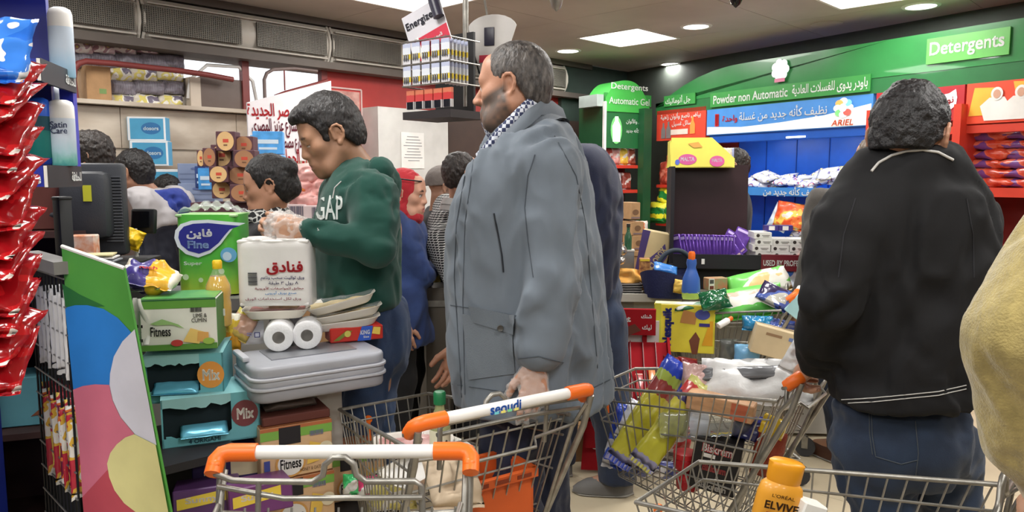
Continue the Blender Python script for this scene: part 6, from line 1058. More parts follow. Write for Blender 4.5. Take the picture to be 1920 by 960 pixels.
# ---------------------------------------------------------------- bodies and garments: smooth distance fields meshed into one continuous skin
def axis(lo, hi, h, fine=()):
    out = [lo]; 
    while out[-1] < hi:
        x = out[-1]; st = h
        for a, b, q in fine:
            if a-1e-6 <= x < b: st = min(st, q)
            elif x < a < x+st: st = min(st, max(a-x, q*.7))
        out.append(x+st)
    return np.array(out, np.float32)
class SDF:
    def __init__(s, xs, ys, zs):
        s.ax = (xs, ys, zs); s.f = np.full((len(xs), len(ys), len(zs)), .5, np.float32)
    def _sub(s, lo, hi, pad):
        sl = []
        for k in range(3):
            a = s.ax[k]; i0 = max(0, np.searchsorted(a, lo[k]-pad)-1); i1 = min(len(a), np.searchsorted(a, hi[k]+pad)+1)
            if i1 <= i0: return None
            sl.append(slice(i0, i1))
        return tuple(sl)
    def _go(s, prim, k, op):
        lo, hi, fn = prim; sl = s._sub(lo, hi, k+.025)
        if sl is None: return s
        X, Y, Z = np.meshgrid(*[s.ax[i][sl[i]] for i in range(3)], indexing='ij', sparse=False)
        d = fn(X, Y, Z).astype(np.float32); a = s.f[sl]
        if op == 'u': h = np.maximum(k-np.abs(a-d), 0); s.f[sl] = np.minimum(a, d)-(h*h/(4*k) if k else 0)
        elif op == 's': d = -d; h = np.maximum(k-np.abs(a-d), 0); s.f[sl] = np.maximum(a, d)+(h*h/(4*k) if k else 0)
        return s
    def u(s, prim, k=.02): return s._go(prim, k, 'u')
    def s(s, prim, k=.01): return s._go(prim, k, 's')
    def cut(s, fn):                                  # keep where fn < 0
        X, Y, Z = np.meshgrid(*s.ax, indexing='ij'); s.f = np.maximum(s.f, fn(X, Y, Z).astype(np.float32)); return s
    def net(s):
        f = s.f; ins = f < 0; nx, ny, nz = f.shape
        cnt = np.zeros((nx-1, ny-1, nz-1), np.int8)
        for dx in (0,1):
            for dy in (0,1):
                for dz in (0,1): cnt += ins[dx:nx-1+dx, dy:ny-1+dy, dz:nz-1+dz]
        C = np.argwhere((cnt > 0) & (cnt < 8)); idx = np.full(cnt.shape, -1, np.int64); idx[tuple(C.T)] = np.arange(len(C))
        acc = np.zeros((len(C), 3)); n = np.zeros(len(C))
        cor = [(a,b,c) for a in (0,1) for b in (0,1) for c in (0,1)]
        for a in cor:
            for k in range(3):
                if a[k]: continue
                b = list(a); b[k] = 1
                fa = f[C[:,0]+a[0], C[:,1]+a[1], C[:,2]+a[2]]; fb = f[C[:,0]+b[0], C[:,1]+b[1], C[:,2]+b[2]]
                m = (fa < 0) != (fb < 0); t = np.where(m, fa/np.where(m, fa-fb, 1), 0)
                p = np.tile(np.array(a, float), (len(C), 1)); p[:,k] = t; acc[m] += p[m]; n[m] += 1
        P = C+acc/n[:,None]
        co = np.stack([np.interp(P[:,k], np.arange(len(s.ax[k])), s.ax[k]) for k in range(3)], 1)
        Q = []
        for k in range(3):
            i, j = (k+1) % 3, (k+2) % 3
            sl0 = [slice(None)]*3; sl1 = [slice(None)]*3; sl0[k] = slice(0, -1); sl1[k] = slice(1, None)
            a, b = ins[tuple(sl0)], ins[tuple(sl1)]; E = np.argwhere(a != b)
            E = E[(E[:,i] > 0) & (E[:,j] > 0) & (E[:,i] < f.shape[i]-1) & (E[:,j] < f.shape[j]-1)]
            fl = a[tuple(E.T)]; q = []
            for oi, oj in ((-1,-1),(0,-1),(0,0),(-1,0)):
                e = E.copy(); e[:,i] += oi; e[:,j] += oj; q.append(idx[tuple(e.T)])
            q = np.stack(q, 1); q[~fl] = q[~fl][:, ::-1]; Q.append(q)
        return co, np.concatenate(Q)
def vnorm(co, Q):
    n = np.zeros_like(co); fn = np.cross(co[Q[:,2]]-co[Q[:,0]], co[Q[:,3]]-co[Q[:,1]])
    for k in range(4): np.add.at(n, Q[:,k], fn)
    return n/np.maximum(np.linalg.norm(n, axis=1, keepdims=True), 1e-9)
def relax(co, Q, it=1, w=.5):
    for _ in range(it):
        a = np.zeros_like(co); c = np.zeros(len(co))
        for k in range(4):
            for q in (1, 3): np.add.at(a, Q[:,k], co[Q[:,(k+q) % 4]]); np.add.at(c, Q[:,k], 1)
        co = co*(1-w)+w*a/np.maximum(c, 1)[:,None]
    return co
def to_mesh(name, co, Q, col=None):
    me = bpy.data.meshes.new(name); n = len(Q)
    me.vertices.add(len(co)); me.vertices.foreach_set('co', co.astype(np.float32).ravel())
    me.loops.add(4*n); me.loops.foreach_set('vertex_index', Q.astype(np.int32).ravel())
    me.polygons.add(n); me.polygons.foreach_set('loop_start', np.arange(0, 4*n, 4, dtype=np.int32)); me.polygons.foreach_set('loop_total', np.full(n, 4, np.int32))
    me.polygons.foreach_set('use_smooth', np.ones(n, bool)); me.update(calc_edges=True); me.validate()
    if col is not None:
        a = me.color_attributes.new('Col', 'FLOAT_COLOR', 'POINT'); a.data.foreach_set('color', np.concatenate([col, np.ones((len(col), 1))], 1).astype(np.float32).ravel())
    return me
arr = lambda v: np.array([float(x) for x in v])
def cone(a, b, ra, rb=None, fl=None):                # round cone; fl=(axis, factor): flattened (>1 thinner) along axis
    a, b = arr(a), arr(b); rb = ra if rb is None else rb; ba = b-a; L2 = max(ba@ba, 1e-9); r = max(ra, rb)
    def fn(X, Y, Z):
        px, py, pz = X-a[0], Y-a[1], Z-a[2]; t = np.clip((px*ba[0]+py*ba[1]+pz*ba[2])/L2, 0, 1)
        qx, qy, qz = px-t*ba[0], py-t*ba[1], pz-t*ba[2]
        if fl is not None:
            n = arr(fl[0]); n = n/np.linalg.norm(n); w = (qx*n[0]+qy*n[1]+qz*n[2])*(fl[1]-1); qx = qx+w*n[0]; qy = qy+w*n[1]; qz = qz+w*n[2]
        return np.sqrt(qx*qx+qy*qy+qz*qz)-(ra+t*(rb-ra))
    return np.minimum(a, b)-r, np.maximum(a, b)+r, fn
def ell(c, r, M=None):
    c = arr(c); r = arr(r); m = np.array(M) if M is not None else np.eye(3); R_ = max(r)
    def fn(X, Y, Z):
        x, y, z = X-c[0], Y-c[1], Z-c[2]
        l = [m[0][k]*x+m[1][k]*y+m[2][k]*z for k in range(3)]
        k0 = np.sqrt(sum((l[k]/r[k])**2 for k in range(3))); k1 = np.sqrt(sum((l[k]/r[k]**2)**2 for k in range(3)))
        return k0*(k0-1)/np.maximum(k1, 1e-6)
    return c-R_, c+R_, fn
def loft(rows, n=2.3, cap=.02):                      # rows: z, cx, cy, rx, ry - a stack of super-ellipses
    r = np.array(sorted([tuple(float(q) for q in w) for w in rows])); z = r[:,0]
    def cr(Zs, k):                                   # smooth interpolation
        return np.interp(Zs, zz, fine[k])
    zz = np.linspace(z[0], z[-1], 160); fine = {}
    for k in (1,2,3,4):
        lin = np.interp(zz, z, r[:,k]); w = np.hanning(21); w /= w.sum()
        fine[k] = np.convolve(np.pad(lin, 10, mode='edge'), w, 'valid')
    lo = np.array([min(r[:,1]-r[:,3]), min(r[:,2]-r[:,4]), z[0]]); hi = np.array([max(r[:,1]+r[:,3]), max(r[:,2]+r[:,4]), z[-1]])
    def fn(X, Y, Z):
        Z1 = Z[0,0,:]; cx, cy, rx, ry = [cr(Z1, k) for k in (1,2,3,4)]
        q = (np.abs((X-cx)/rx)**n+np.abs((Y-cy)/ry)**n)**(1/n); d = (q-1)*np.minimum(rx, ry)
        e = np.maximum(z[0]-Z, Z-z[-1])+cap; a = np.maximum(d+cap, 0); b = np.maximum(e, 0)
        return np.minimum(np.maximum(d+cap, e), 0)+np.sqrt(a*a+b*b)-cap
    return lo, hi, fn
def xf(prim_fn, M, s=1.0):                           # a primitive given in a local frame (3x3 M, origin o)
    lo, hi, fn = prim_fn; Rm, o = M; Rm = np.array(Rm); o = arr(o)
    cs = np.array([[x, y, z] for x in (lo[0], hi[0]) for y in (lo[1], hi[1]) for z in (lo[2], hi[2])])*s; w = cs @ Rm.T+o
    def g(X, Y, Z):
        x, y, z = X-o[0], Y-o[1], Z-o[2]
        l = [(Rm[0][k]*x+Rm[1][k]*y+Rm[2][k]*z)/s for k in range(3)]
        return fn(*l)*s
    return w.min(0), w.max(0), g
def lerp(a, b, t): return V(a)*(1-t)+V(b)*t
def head_rot(yaw=0, pitch=0, roll=0):                # yaw +: turns to its left; pitch +: looks down
    return np.array(MX.Rotation(R(yaw), 3, 'Z') @ MX.Rotation(R(-pitch), 3, 'X') @ MX.Rotation(R(roll), 3, 'Y'))
def head_prims(F, hs=1.0, nose=1.0, jaw=1.0, fat=0.0):
    A = lambda p, k: F.append(('u', p, k)); D = lambda p, k: F.append(('s', p, k))
    A(ell((0,-.014,.034), (.076+fat*.3,.098,.088)), .02)
    A(ell((0,.024,-.03), (.063+fat,.070,.082)), .03)
    A(cone((-.036*jaw,.05,-.092), (.036*jaw,.05,-.092), .026+fat), .03)
    A(ell((0,.079,-.1), (.026,.02,.02)), .025)
    for s in (-1, 1):
        A(cone((s*.055*jaw,-.004,-.05), (s*.04*jaw,.045,-.088), .022+fat, .022+fat), .03)
        A(ell((s*.042,.055,-.016), (.023,.022,.02)), .03)
    A(cone((-.042,.076,.026), (.042,.076,.026), .015), .02)
    A(ell((0,.058,.055), (.054,.03,.045)), .025)
    for s in (-1, 1): D(ell((s*.033,.106,.006), (.02,.017,.0125)), .014)
    A(cone((0,.086,.018), (0,.1045*nose,-.026), .0085, .0125), .014)
    for s in (-1, 1): A(ell((s*.0135,.096*nose,-.031), (.0105,.012,.009)), .008)
    for s in (-1, 1): A(ell((s*.032,.0775,.005), (.0145,.0145,.0145)), .002)
    for s in (-1, 1): A(cone((s*.02,.0905,.013), (s*.044,.084,.011), .0042), .004)   # upper lids
    A(ell((0,.084,-.066), (.034,.022,.024)), .02)
    A(cone((-.019,.093,-.062), (.019,.093,-.062), .0065), .008); A(cone((-.016,.0935,-.074), (.016,.0935,-.074), .0075), .008)
    D(cone((-.024,.106,-.068), (.024,.106,-.068), .0045), .004)
    for s in (-1, 1):
        A(ell((s*.077,-.012,.0), (.007,.017,.028), np.array(MX.Rotation(R(s*18), 3, 'Z'))), .006)
        ps = [V((s*(.080+.0085*t_), y_, z_)) for t_, y_, z_ in ((0,.004,.006),(.25,.004,.022),(.6,-.006,.031),(1,-.02,.030),(1.25,-.030,.018),(1.25,-.031,.002),(.9,-.025,-.014),(.4,-.014,-.026))]
        for p_, q_ in zip(ps, ps[1:]): A(cone(p_, q_, .0046), .003)
        A(ell((s*.0815,-.008,-.028), (.0055,.009,.010)), .004); A(cone((s*.080,.005,.0), (s*.080,.004,-.012), .0045), .004)
        D(ell((s*.0865,-.012,-.004), (.006,.0075,.012)), .003)
    return F
def hand_prims(F, side, curl=25, spread=1.0, sc=1.0, thumb=(.55,-.35,.75), curls=None):
    """wrist at the origin, fingers along +z, palm facing -y, thumb towards +x*side"""
    A = lambda p, k: F.append(('u', p, k)); s = side
    A(cone((s*.018,0,.03), (s*.02,0,.075), .017, .0155), .012); A(cone((-s*.016,0,.03), (-s*.02,0,.07), .016, .0145), .012); A(cone((0,.002,.01), (0,.002,.08), .02, .015), .012)
    A(cone((0,0,-.03), (0,0,.02), .025, .024, ((0,1,0), 1.25)), .012)
    for i, (x, z, L) in enumerate(((.031,.085,.07),(.0103,.092,.078),(-.0103,.088,.073),(-.03,.08,.056))):
        p = V((s*x, 0, z-.012)); a = 0; r = .0092-.0006*(i == 3); c = (curls[i] if curls else curl*(1+.12*i))
        for ph, f in enumerate((.46,.3,.24)):
            a += R(c); d = V((s*x*.9*spread*(1-ph*.4)*.25/.03*.03, -sin(a), cos(a))).normalized(); q = p+d*L*f*1.08
            A(cone(p, q, r, r*.9), .0025 if ph == 0 else .004); p = q; r *= .9
    p = V((s*.022,-.006,.018)); d = V((s*thumb[0], thumb[1], thumb[2])).normalized(); q = p+d*.05
    A(cone(p, q, .0145, .0108), .01); d2 = (d+V((-s*.25,-.1,.25))).normalized(); q2 = q+d2*.03; A(cone(q, q2, .0106, .0088), .004)
    return F
def frame_from(z, y):                                # 3x3 with columns x,y,z: z along the fingers, y the back of the hand
    z = V(z).normalized(); y = V(y); y = (y-z*y.dot(z)).normalized(); x = y.cross(z)
    return np.array([[x[k], y[k], z[k]] for k in range(3)])
lin = lambda c: np.array([(x/255/12.92 if x/255 < .04045 else ((x/255+.055)/1.055)**2.4) for x in c])
class Person:
    """built in its own frame: origin on the floor, facing +y, its right hand at +x; root rotated by rz"""
    def __init__(s, label, loc, yaw, H=1.72, w=1.0, skin=(190,140,112), group=None):
        s.root = T('person', label, 'person', (loc[0], loc[1], 0), R(yaw), group); s.H = H; s.w = w; s.skin = skin
        s.Minv = (MX.Translation(V((loc[0], loc[1], 0))) @ MX.Rotation(R(yaw), 4, 'Z')).inverted(); s.M = s.Minv.inverted()
        h = H; k = h/1.75; s.k = k
        s.sh = {q: V((q*.172*w*k, -.01, .81*h)) for q in (-1,1)}; s.hip = {q: V((q*.09*w*k, 0, .515*h)) for q in (-1,1)}
        s.knee = {q: V((q*.1*w*k, .02, .285*h)) for q in (-1,1)}; s.ank = {q: V((q*.1*w*k, -.02, .05*h)) for q in (-1,1)}
        s.elb = {q: V((q*.225*w*k, -.03, .63*h)) for q in (-1,1)}; s.wri = {q: V((q*.235*w*k, .05, .485*h)) for q in (-1,1)}
        s.hand = {q: dict(z=(0,.15,-1), y=(q,0,0), curl=22) for q in (-1,1)}
        s.head = V((0, .035, h-.118*k)); s.hr = head_rot(0, 0, 0); s.hs = k
        s.lean = V((0,0,0)); s.belly = 0; s.parts = {}
        s.nose, s.jaw, s.fat = 1, 1, 0; s.nz = .82*H
    def P(s, px, py, Y): return s.Minv @ Wp(px, py, Y)
    def face(s, p): return s.head+V(s.hr @ arr(p))*1.0
    def torso_rows(s, off=0, z0=.46, z1=.845):
        h, w, k = s.H, s.w*s.k, s.k; T_ = [(.44,.13,.10),(.5,.168,.118),(.545,.17,.12),(.6,.152,.11),(.67,.16,.115),(.74,.175,.12),(.79,.165,.1),(.82,.12,.075),(.845,.062,.058)]
        out = []
        for z, a, b in T_:
            if z0-.001 <= z <= z1+.001:
                t = max(0, (z-.5)/.35); be = s.belly*math.exp(-((z-.6)/.09)**2)
                out.append((z*h, s.lean.x*t, s.lean.y*t+be*.6, a*w+off+be*.3, b*w+off+be*.6))
        return out
    def limb(s, F, pts, k=.02):
        for (a, ra), (b, rb) in zip(pts, pts[1:]): F.append(('u', cone(a, b, ra, rb), k))
    def build_body(s, legs=True, hands=(-1,1), fine=.0042, coarse=.012, arms=(-1,1)):
        F = []; k = s.k; F.append(('u', loft(s.torso_rows(0)), .02))
        for q in arms:
            s.limb(F, [(s.sh[q]*.999, .05*k), (lerp(s.sh[q], s.elb[q], .5), .043*k), (s.elb[q], .036*k), (lerp(s.elb[q], s.wri[q], .35), .037*k), (s.wri[q], .025*k)], .02)
        for q in (-1,1):
            if legs: s.limb(F, [(s.hip[q], .082*k), (s.knee[q], .055*k), (lerp(s.knee[q], s.ank[q], .35), .054*k), (s.ank[q], .036*k)], .02); F.append(('u', cone(s.ank[q], s.ank[q]+V((q*.01,.14,-.045)), .034, .028), .02))
        nb = s.head+V(s.hr @ np.array((0,-.022,-.05)))*s.hs; nt = V((s.lean.x*.95, s.lean.y*.95-.015, .82*s.H))
        F.append(('u', cone(nt, nb, .062*k*(1+s.fat*6), .056*k*(1+s.fat*6)), .025))
        HP = head_prims([], 1, s.nose, s.jaw, s.fat)
        F += [(o, xf(p, (s.hr, s.head), s.hs), kk) for o, p, kk in HP]
        boxes = [(s.head-V((.1,.14,.15)), s.head+V((.1,.14,.15)))]
        for q in hands:
            hd = s.hand[q]; fr = frame_from(hd['z'], hd['y']); sd = hd.get('side', 1 if np.dot(np.cross(arr(hd['y']), arr(hd['z'])), arr(hd.get('thumb_dir', (0,1,0)))) > 0 else -1)
            F += [(o, xf(p, (fr, s.wri[q]), hd.get('sc', 1)), kk) for o, p, kk in hand_prims([], sd, hd['curl'], curls=hd.get('curls'), thumb=hd.get('thumb', (.55,-.35,.75)))]
            c = s.wri[q]+V(fr[:,2])*.08; boxes.append((c-V((.12,.12,.12)), c+V((.12,.12,.12))))
        lo = np.min([p[0] for _, p, _ in F], axis=0)-.03; hi = np.max([p[1] for _, p, _ in F], axis=0)+.03
        ax = [axis(lo[i], hi[i], coarse, [(b0[i], b1[i], fine) for b0, b1 in boxes]) for i in range(3)]
        G = SDF(*ax)
        for o, p, kk in F: (G.u if o == 'u' else G.s)(p, kk)
        co, Q = G.net(); s.body_co = co
        return co, Q
    def head_local(s, co): return ((co-arr(s.head)) @ np.array(s.hr))/s.hs
    def color(s, co, beard=0, beard_c=(60,55,52), brow_c=(35,28,25), lip=(150,95,85), stub=0, glove=(), makeup=0, lid=.0095):
        n = len(co); c = np.tile(lin(s.skin), (n,1)); l = s.head_local(co); x, y, z = l.T
        near = (np.abs(x) < .11) & (np.abs(y) < .15) & (z > -.16) & (z < .16)
        vn = vnoise(co*90, 3)
        c *= (1+.05*vnoise(co*40, 1))[:,None]
        def mix(m, colr, a=1): nonlocal c; m = np.clip(m, 0, 1)*near*a; c = c*(1-m[:,None])+lin(colr)*m[:,None]
        sm = lambda d, e=.004: np.clip(.5-d/e, 0, 1)
        if beard or stub:
            a = beard or stub
            line = .008-.46*np.clip(y, 0, .1)       # cheek line drops towards the mouth
            m = sm(z-line, .018)*sm(-.002-y-.25*np.clip(-.03-z, 0, .1), .016)*sm(-(z+.155), .02)
            m = np.maximum(m, sm(np.abs(z+.048)-.008, .006)*sm(np.abs(x)-.03, .01)*sm(.085-y, .01))
            m *= 1-sm(np.hypot(x/.022, (z+.068)/.012)-1, .3)*sm(.08-y, .01)
            mix(m*(.92+.25*vn), beard_c, a)
        mix(sm(np.hypot(x/.026, (z+.068)/.0115)-1, .35)*sm(.084-y, .006), lip, .75)
        for q in (-1, 1):
            xx = (x-q*.034); mix(sm(np.hypot(xx/.02, (z-.0275-.12*(.02-np.abs(xx)))/.005)-1, .3)*sm(.048-y, .01)*(.9+.2*vn), brow_c, .95)
            e = np.hypot(xx+q*.002, z-.004); eb = np.hypot(np.hypot(x-q*.032, y-.0775), z-.005)
            on = (eb < .0158) & (z < lid) & (z > -.0035)
            mix(on*1.0, (215,205,200)); mix(on*sm(e-.0055, .002), (40,28,22))
            mix(sm(np.abs(z-lid-.001)-.0016, .002)*sm(np.abs(xx)-.015, .004)*sm(.08-y, .004), (45,32,28), .8+.2*makeup)
        for q in glove: pass
        return c
    def finish_body(s, co, Q, mname, **kw):
        me = to_mesh('body', co, Q, s.color(co, **kw)); m = mat(mname, s.skin, .5, attr='Col', bump=.05, bscale=160)
        s.body = link('body', me, m, s.root); return s.body
    def garment(s, name, F, m, h=.009, amp=.004, fr=(9,9,5), seed=1, ridge=.6, relaxn=1, cut=None, fine=(), hook=None):
        lo = np.min([p[0] for o, p, _ in F if o == 'u'], axis=0)-.03; hi = np.max([p[1] for o, p, _ in F if o == 'u'], axis=0)+.03
        ax = [axis(lo[i], hi[i], h, [(b0[i], b1[i], q) for b0, b1, q in fine]) for i in range(3)]
        G = SDF(*ax)
        for o, p, kk in F: (G.u if o == 'u' else G.s)(p, kk)
        if cut: G.cut(cut)
        co, Q = G.net(); co = relax(co, Q, relaxn)
        if amp:
            n = vnorm(co, Q); f_ = np.array(fr)*1.7; wv = np.stack([vnoise(co*f_*.6+9*i, seed+20+i) for i in range(3)], 1)
            q_ = co*f_+wv*.9; a = vnoise(q_, seed); b = vnoise(q_*2.1+5, seed+1); c_ = vnoise(co*f_*.45+3, seed+2)
            d = a*(1-ridge)+(.45-np.abs(a)*1.9)*ridge+.5*(.35-np.abs(b)*1.3)*ridge
            d = d*np.clip(.75+.9*c_, .15, 1.5); co = co+n*(d*amp*3.4)[:,None]; co = relax(co, Q, 1, .35)
        if hook: co = hook(co)
        o = link(name, to_mesh(name, co, Q), m, s.root); s.parts[name] = o; return o
    def top(s, name, m, off=.022, hem=.5, arms=(-1,1), ra=(.066,.06,.05), cuff=1.0, k=.03, extra=(), **kw):
        """a jumper or jacket over torso and arms down to the hem"""
        rows = s.torso_rows(off, .44, .83); F = [('u', loft([r for r in rows if r[0] >= (hem-.05)*s.H], cap=.03), .02)]
        for q in arms:
            w = lerp(s.elb[q], s.wri[q], cuff)
            s.limb(F, [(s.sh[q], ra[0]*s.k), (lerp(s.sh[q], s.elb[q], .5), ra[0]*.97*s.k), (s.elb[q], ra[1]*s.k), (w, ra[2]*s.k)], k)
            F.append(('u', cone(s.sh[q], V((s.lean.x, s.lean.y-.01, s.nz)), ra[0]*.9*s.k, .06*s.k), .03))
        F += list(extra); hz = hem*s.H
        return s.garment(name, F, m, cut=lambda X, Y, Z: hz-Z, **kw)
    def trousers(s, m, off=.018, top=.56, r=(.1,.075,.062), bottom=.035, **kw):
        F = [('u', loft([x for x in s.torso_rows(off, .44, .6)], cap=.03), .03)]
        for q in (-1,1): s.limb(F, [(s.hip[q]-V((0,0,.01)), r[0]*s.k), (s.knee[q], r[1]*s.k), (s.ank[q]+V((0,0,.0)), r[2]*s.k), (s.ank[q]-V((0,0,.045)), r[2]*s.k)], .03)
        zt, zb = top*s.H, bottom*s.H
        return s.garment('trousers', F, m, cut=lambda X, Y, Z: np.maximum(zb-Z, Z-zt), **kw)
    def shoes(s, m, sole=None):
        for q in (-1,1):
            a = s.ank[q]; b = MB()
            def fn(u, v):
                y = -.07+v*.27; w = .045*(1-abs(2*v-1.05)**3.2)**.5 if abs(2*v-1.05) < 1 else .004
                hh = .085*(1-v)**.8+.042*v*(1-max(0, v-.75)*2.4); th = 2*pi*u
                return (w*cos(th), y, max(0.012, .012+hh*max(0, sin(th)))*1.0)
            b.grid(fn, 16, 14, cu=True); o = b.obj('shoe', m, s.root, (a.x, a.y, 0), (0,0,R(-q*6)), 60)
            if sole: c = MB(); c.grid(lambda u, v: (.048*cos(2*pi*u)*(1-abs(2*v-1)**4)**.5, -.074+v*.278, .006+.008*sin(2*pi*u)), 12, 10, cu=True); c.obj('sole', sole, o, smooth=60)
    def hair(s, m, t=.012, line=None, noise=.004, fr=60, h=.0045, extra=(), top_t=None, name='hair', seed=2):
        """a cap of hair over the skull; line: (y, z) hairline in head space"""
        line = line or [(-.12,-.085),(-.05,-.07),(-.03,-.02),(-.018,.03),(.008,.03),(.02,-.015),(.034,-.012),(.042,.035),(.062,.066),(.075,.084),(.12,.088)]
        ly, lz = zip(*line); F = [('u', ell((0,-.015,.036), (.077+t,.099+t,.089+(top_t or t))), .02), ('u', ell((0,-.045,-.02), (.062+t,.06+t*.7,.07)), .03)]+list(extra)
        F = [(o, xf(p, (s.hr, s.head), s.hs), k) for o, p, k in F]
        lo = np.min([p[0] for _, p, _ in F], axis=0)-.02; hi = np.max([p[1] for _, p, _ in F], axis=0)+.02
        G = SDF(*[axis(lo[i], hi[i], h) for i in range(3)])
        for o, p, kk in F: (G.u if o == 'u' else G.s)(p, kk)
        Rm = np.array(s.hr); hd = arr(s.head)
        def cut(X, Y, Z):
            x, y, z = X-hd[0], Y-hd[1], Z-hd[2]; l = [(Rm[0][k]*x+Rm[1][k]*y+Rm[2][k]*z)/s.hs for k in range(3)]
            return (np.interp(l[1], ly, lz)-l[2])*.6
        if line != 'none': G.cut(cut)
        co, Q = G.net()
        if len(co) == 0: return None
        n = vnorm(co, Q); d = vnoise(co*fr, seed)+.6*vnoise(co*fr*2.1, seed+1); co = co+n*(d*noise)[:,None]
        o = link(name, to_mesh(name, co, Q), m, s.root); s.parts[name] = o; return o
_BV = {}
def hit(o, px, py, off=.0015):
    """the point of object o that shows at (px, py), lifted off its surface"""
    from mathutils.bvhtree import BVHTree
    if o.name not in _BV:
        Mw = o.parent.matrix_basis @ o.matrix_basis if o.parent else o.matrix_basis
        me = o.data; _BV[o.name] = (BVHTree.FromPolygons([Mw @ v.co for v in me.vertices], [tuple(p.vertices) for p in me.polygons]), Mw.inverted())
    bv, inv = _BV[o.name]; a = V((0,0,CAMH)); d = (Wp(px, py, 5)-a).normalized(); r = bv.ray_cast(a, d)
    if r[0] is None: return None
    n = r[1] if r[1].dot(d) < 0 else -r[1]
    return inv @ (r[0]+n*off)
def seam(o, pts, m, name='seam', r=.0018, sub=6, off=.0008, n=5):
    """a stitched line lying on a garment, through photograph points"""
    P = []
    for a, b in zip(pts, pts[1:]):
        for i in range(sub): P.append(hit(o, a[0]+(b[0]-a[0])*i/sub, a[1]+(b[1]-a[1])*i/sub, off))
    P.append(hit(o, *pts[-1], off)); P = [p for p in P if p is not None]
    if len(P) < 2: return None
    b = MB(); b.tube(P, r, n); return b.obj(name, m, o, smooth=60)
# ---------------------------------------------------------------- people
def fabric(name, c, rough=.85, bump=.25, bscale=420, var=.08, sheen=.1, scale=6, c2=None): return mat(name, c, rough, bump=bump, bscale=bscale, var=var, sheen=sheen, scale=scale, c2=c2)
def hairmat(name, c, c2=None, st_=(1,1,.35)): return mat(name, c, .5, var=.35, scale=90, bump=.6, bscale=130, stretch=st_, c2=c2)
denim = fabric('dark denim', (38,52,78), scale=9, c2=(28,38,60)); navy_den = fabric('navy trousers', (30,36,58)); black_cloth = fabric('black cloth', (24,24,27))
leather = mat('dark leather', (46,34,28), .4); sole_m = mat('shoe sole', (150,146,138), .7); sneaker = mat('grey shoe', (110,108,106), .6)
thread = mat('grey thread', (70,77,85), .9); thread_w = mat('pale piping', (190,188,184), .8)
hair_black = hairmat('black hair', (20,18,19), (38,34,33)); hair_brown = hairmat('dark brown hair', (30,24,22), (50,42,38)); hair_grey = hairmat('greying hair', (46,42,41), (98,92,88))
poly = mat('thin clear polythene glove', (235,232,228), .25, alpha=.28, bump=.5, bscale=60)
def sil(p, Y, rows, known):                          # silhouette rows (py, xl, xr, k): k = half size along the axis that is not measured
    yw = p.root.rotation_euler.z; c, s_ = abs(cos(yw)), abs(sin(yw)); out = []
    for py, xl, xr, k in rows:
        q = p.P((xl+xr)/2, py, Y); hw = (xr-xl)/2/FPX*Y
        if known == 'x': rx, ry = k, math.sqrt(max(hw*hw-(c*k)**2, .0025))/max(s_, .2)
        else: ry, rx = k, math.sqrt(max(hw*hw-(s_*k)**2, .0025))/max(c, .2)
        out.append((q.z, q.x, q.y, rx, ry))
    return out
def collar(p, c, prof, m, a0=-150, a1=150, tilt=0, n=26, name='collar', parent=None, th=.004, sx=1.0):
    """folded collar: prof is a list of (radius, height); angle 0 is the nape, a0..a1 degrees around it"""
    b = MB(); Rt = MX.Rotation(R(tilt), 3, 'X')
    for o in (0, th):
        b.grid(lambda u, v: V(c)+Rt @ V((sx*(np.interp(v, np.linspace(0,1,len(prof)), [q[0] for q in prof])+o)*sin(R(a0+(a1-a0)*u)), -(np.interp(v, np.linspace(0,1,len(prof)), [q[0] for q in prof])+o)*cos(R(a0+(a1-a0)*u)), np.interp(v, np.linspace(0,1,len(prof)), [q[1] for q in prof]))), n, 9)
    return b.obj(name, m, parent or p.root, smooth=60)
def text_on(o, body, box, m, bold=.0, name='lettering', off=.002, skew=0):
    vs, fs = text_polys(body, bold); x0, x1 = min(q.x for q in vs), max(q.x for q in vs); y0, y1 = min(q.y for q in vs), max(q.y for q in vs)
    P = []
    for q in vs:
        u = (q.x-x0)/(x1-x0); v = (y1-q.y)/(y1-y0)
        P.append(hit(o, box[0]+(box[2]-box[0])*u, box[1]+(box[3]-box[1])*v+skew*(u-.5), off) or V((0,0,-9)))
    Mw = o.parent.matrix_basis; dp = [(Mw @ q).y for q in P]; md = sorted(d for d, q in zip(dp, P) if q.z > -5)[len(P)*3//4]
    ok = [f for f in fs if all(P[i].z > -5 and abs(dp[i]-md) < .1 for i in f)]
    me = bpy.data.meshes.new(name); me.from_pydata([tuple(q) if q.z > -5 else (0,0,1.2) for q in P], [], ok); return link(name, me, m, o)
def patch_on(o, poly, m, name, off=.002, n=8):        # a thin patch lying on a garment
    xs = [q[0] for q in poly]; ys = [q[1] for q in poly]; A, B, C, D = poly; b = MB(); vs = []
    for i in range(n):
        for j in range(n):
            u, v = i/(n-1), j/(n-1); x = (A[0]*(1-u)+B[0]*u)*(1-v)+(D[0]*(1-u)+C[0]*u)*v; y = (A[1]*(1-u)+B[1]*u)*(1-v)+(D[1]*(1-u)+C[1]*u)*v
            vs.append(hit(o, x, y, off))
    if any(v is None for v in vs): return None
    b.add(vs, [(i*n+j, (i+1)*n+j, (i+1)*n+j+1, i*n+j+1) for i in range(n-1) for j in range(n-1)]); return b.obj(name, m, o, smooth=60)

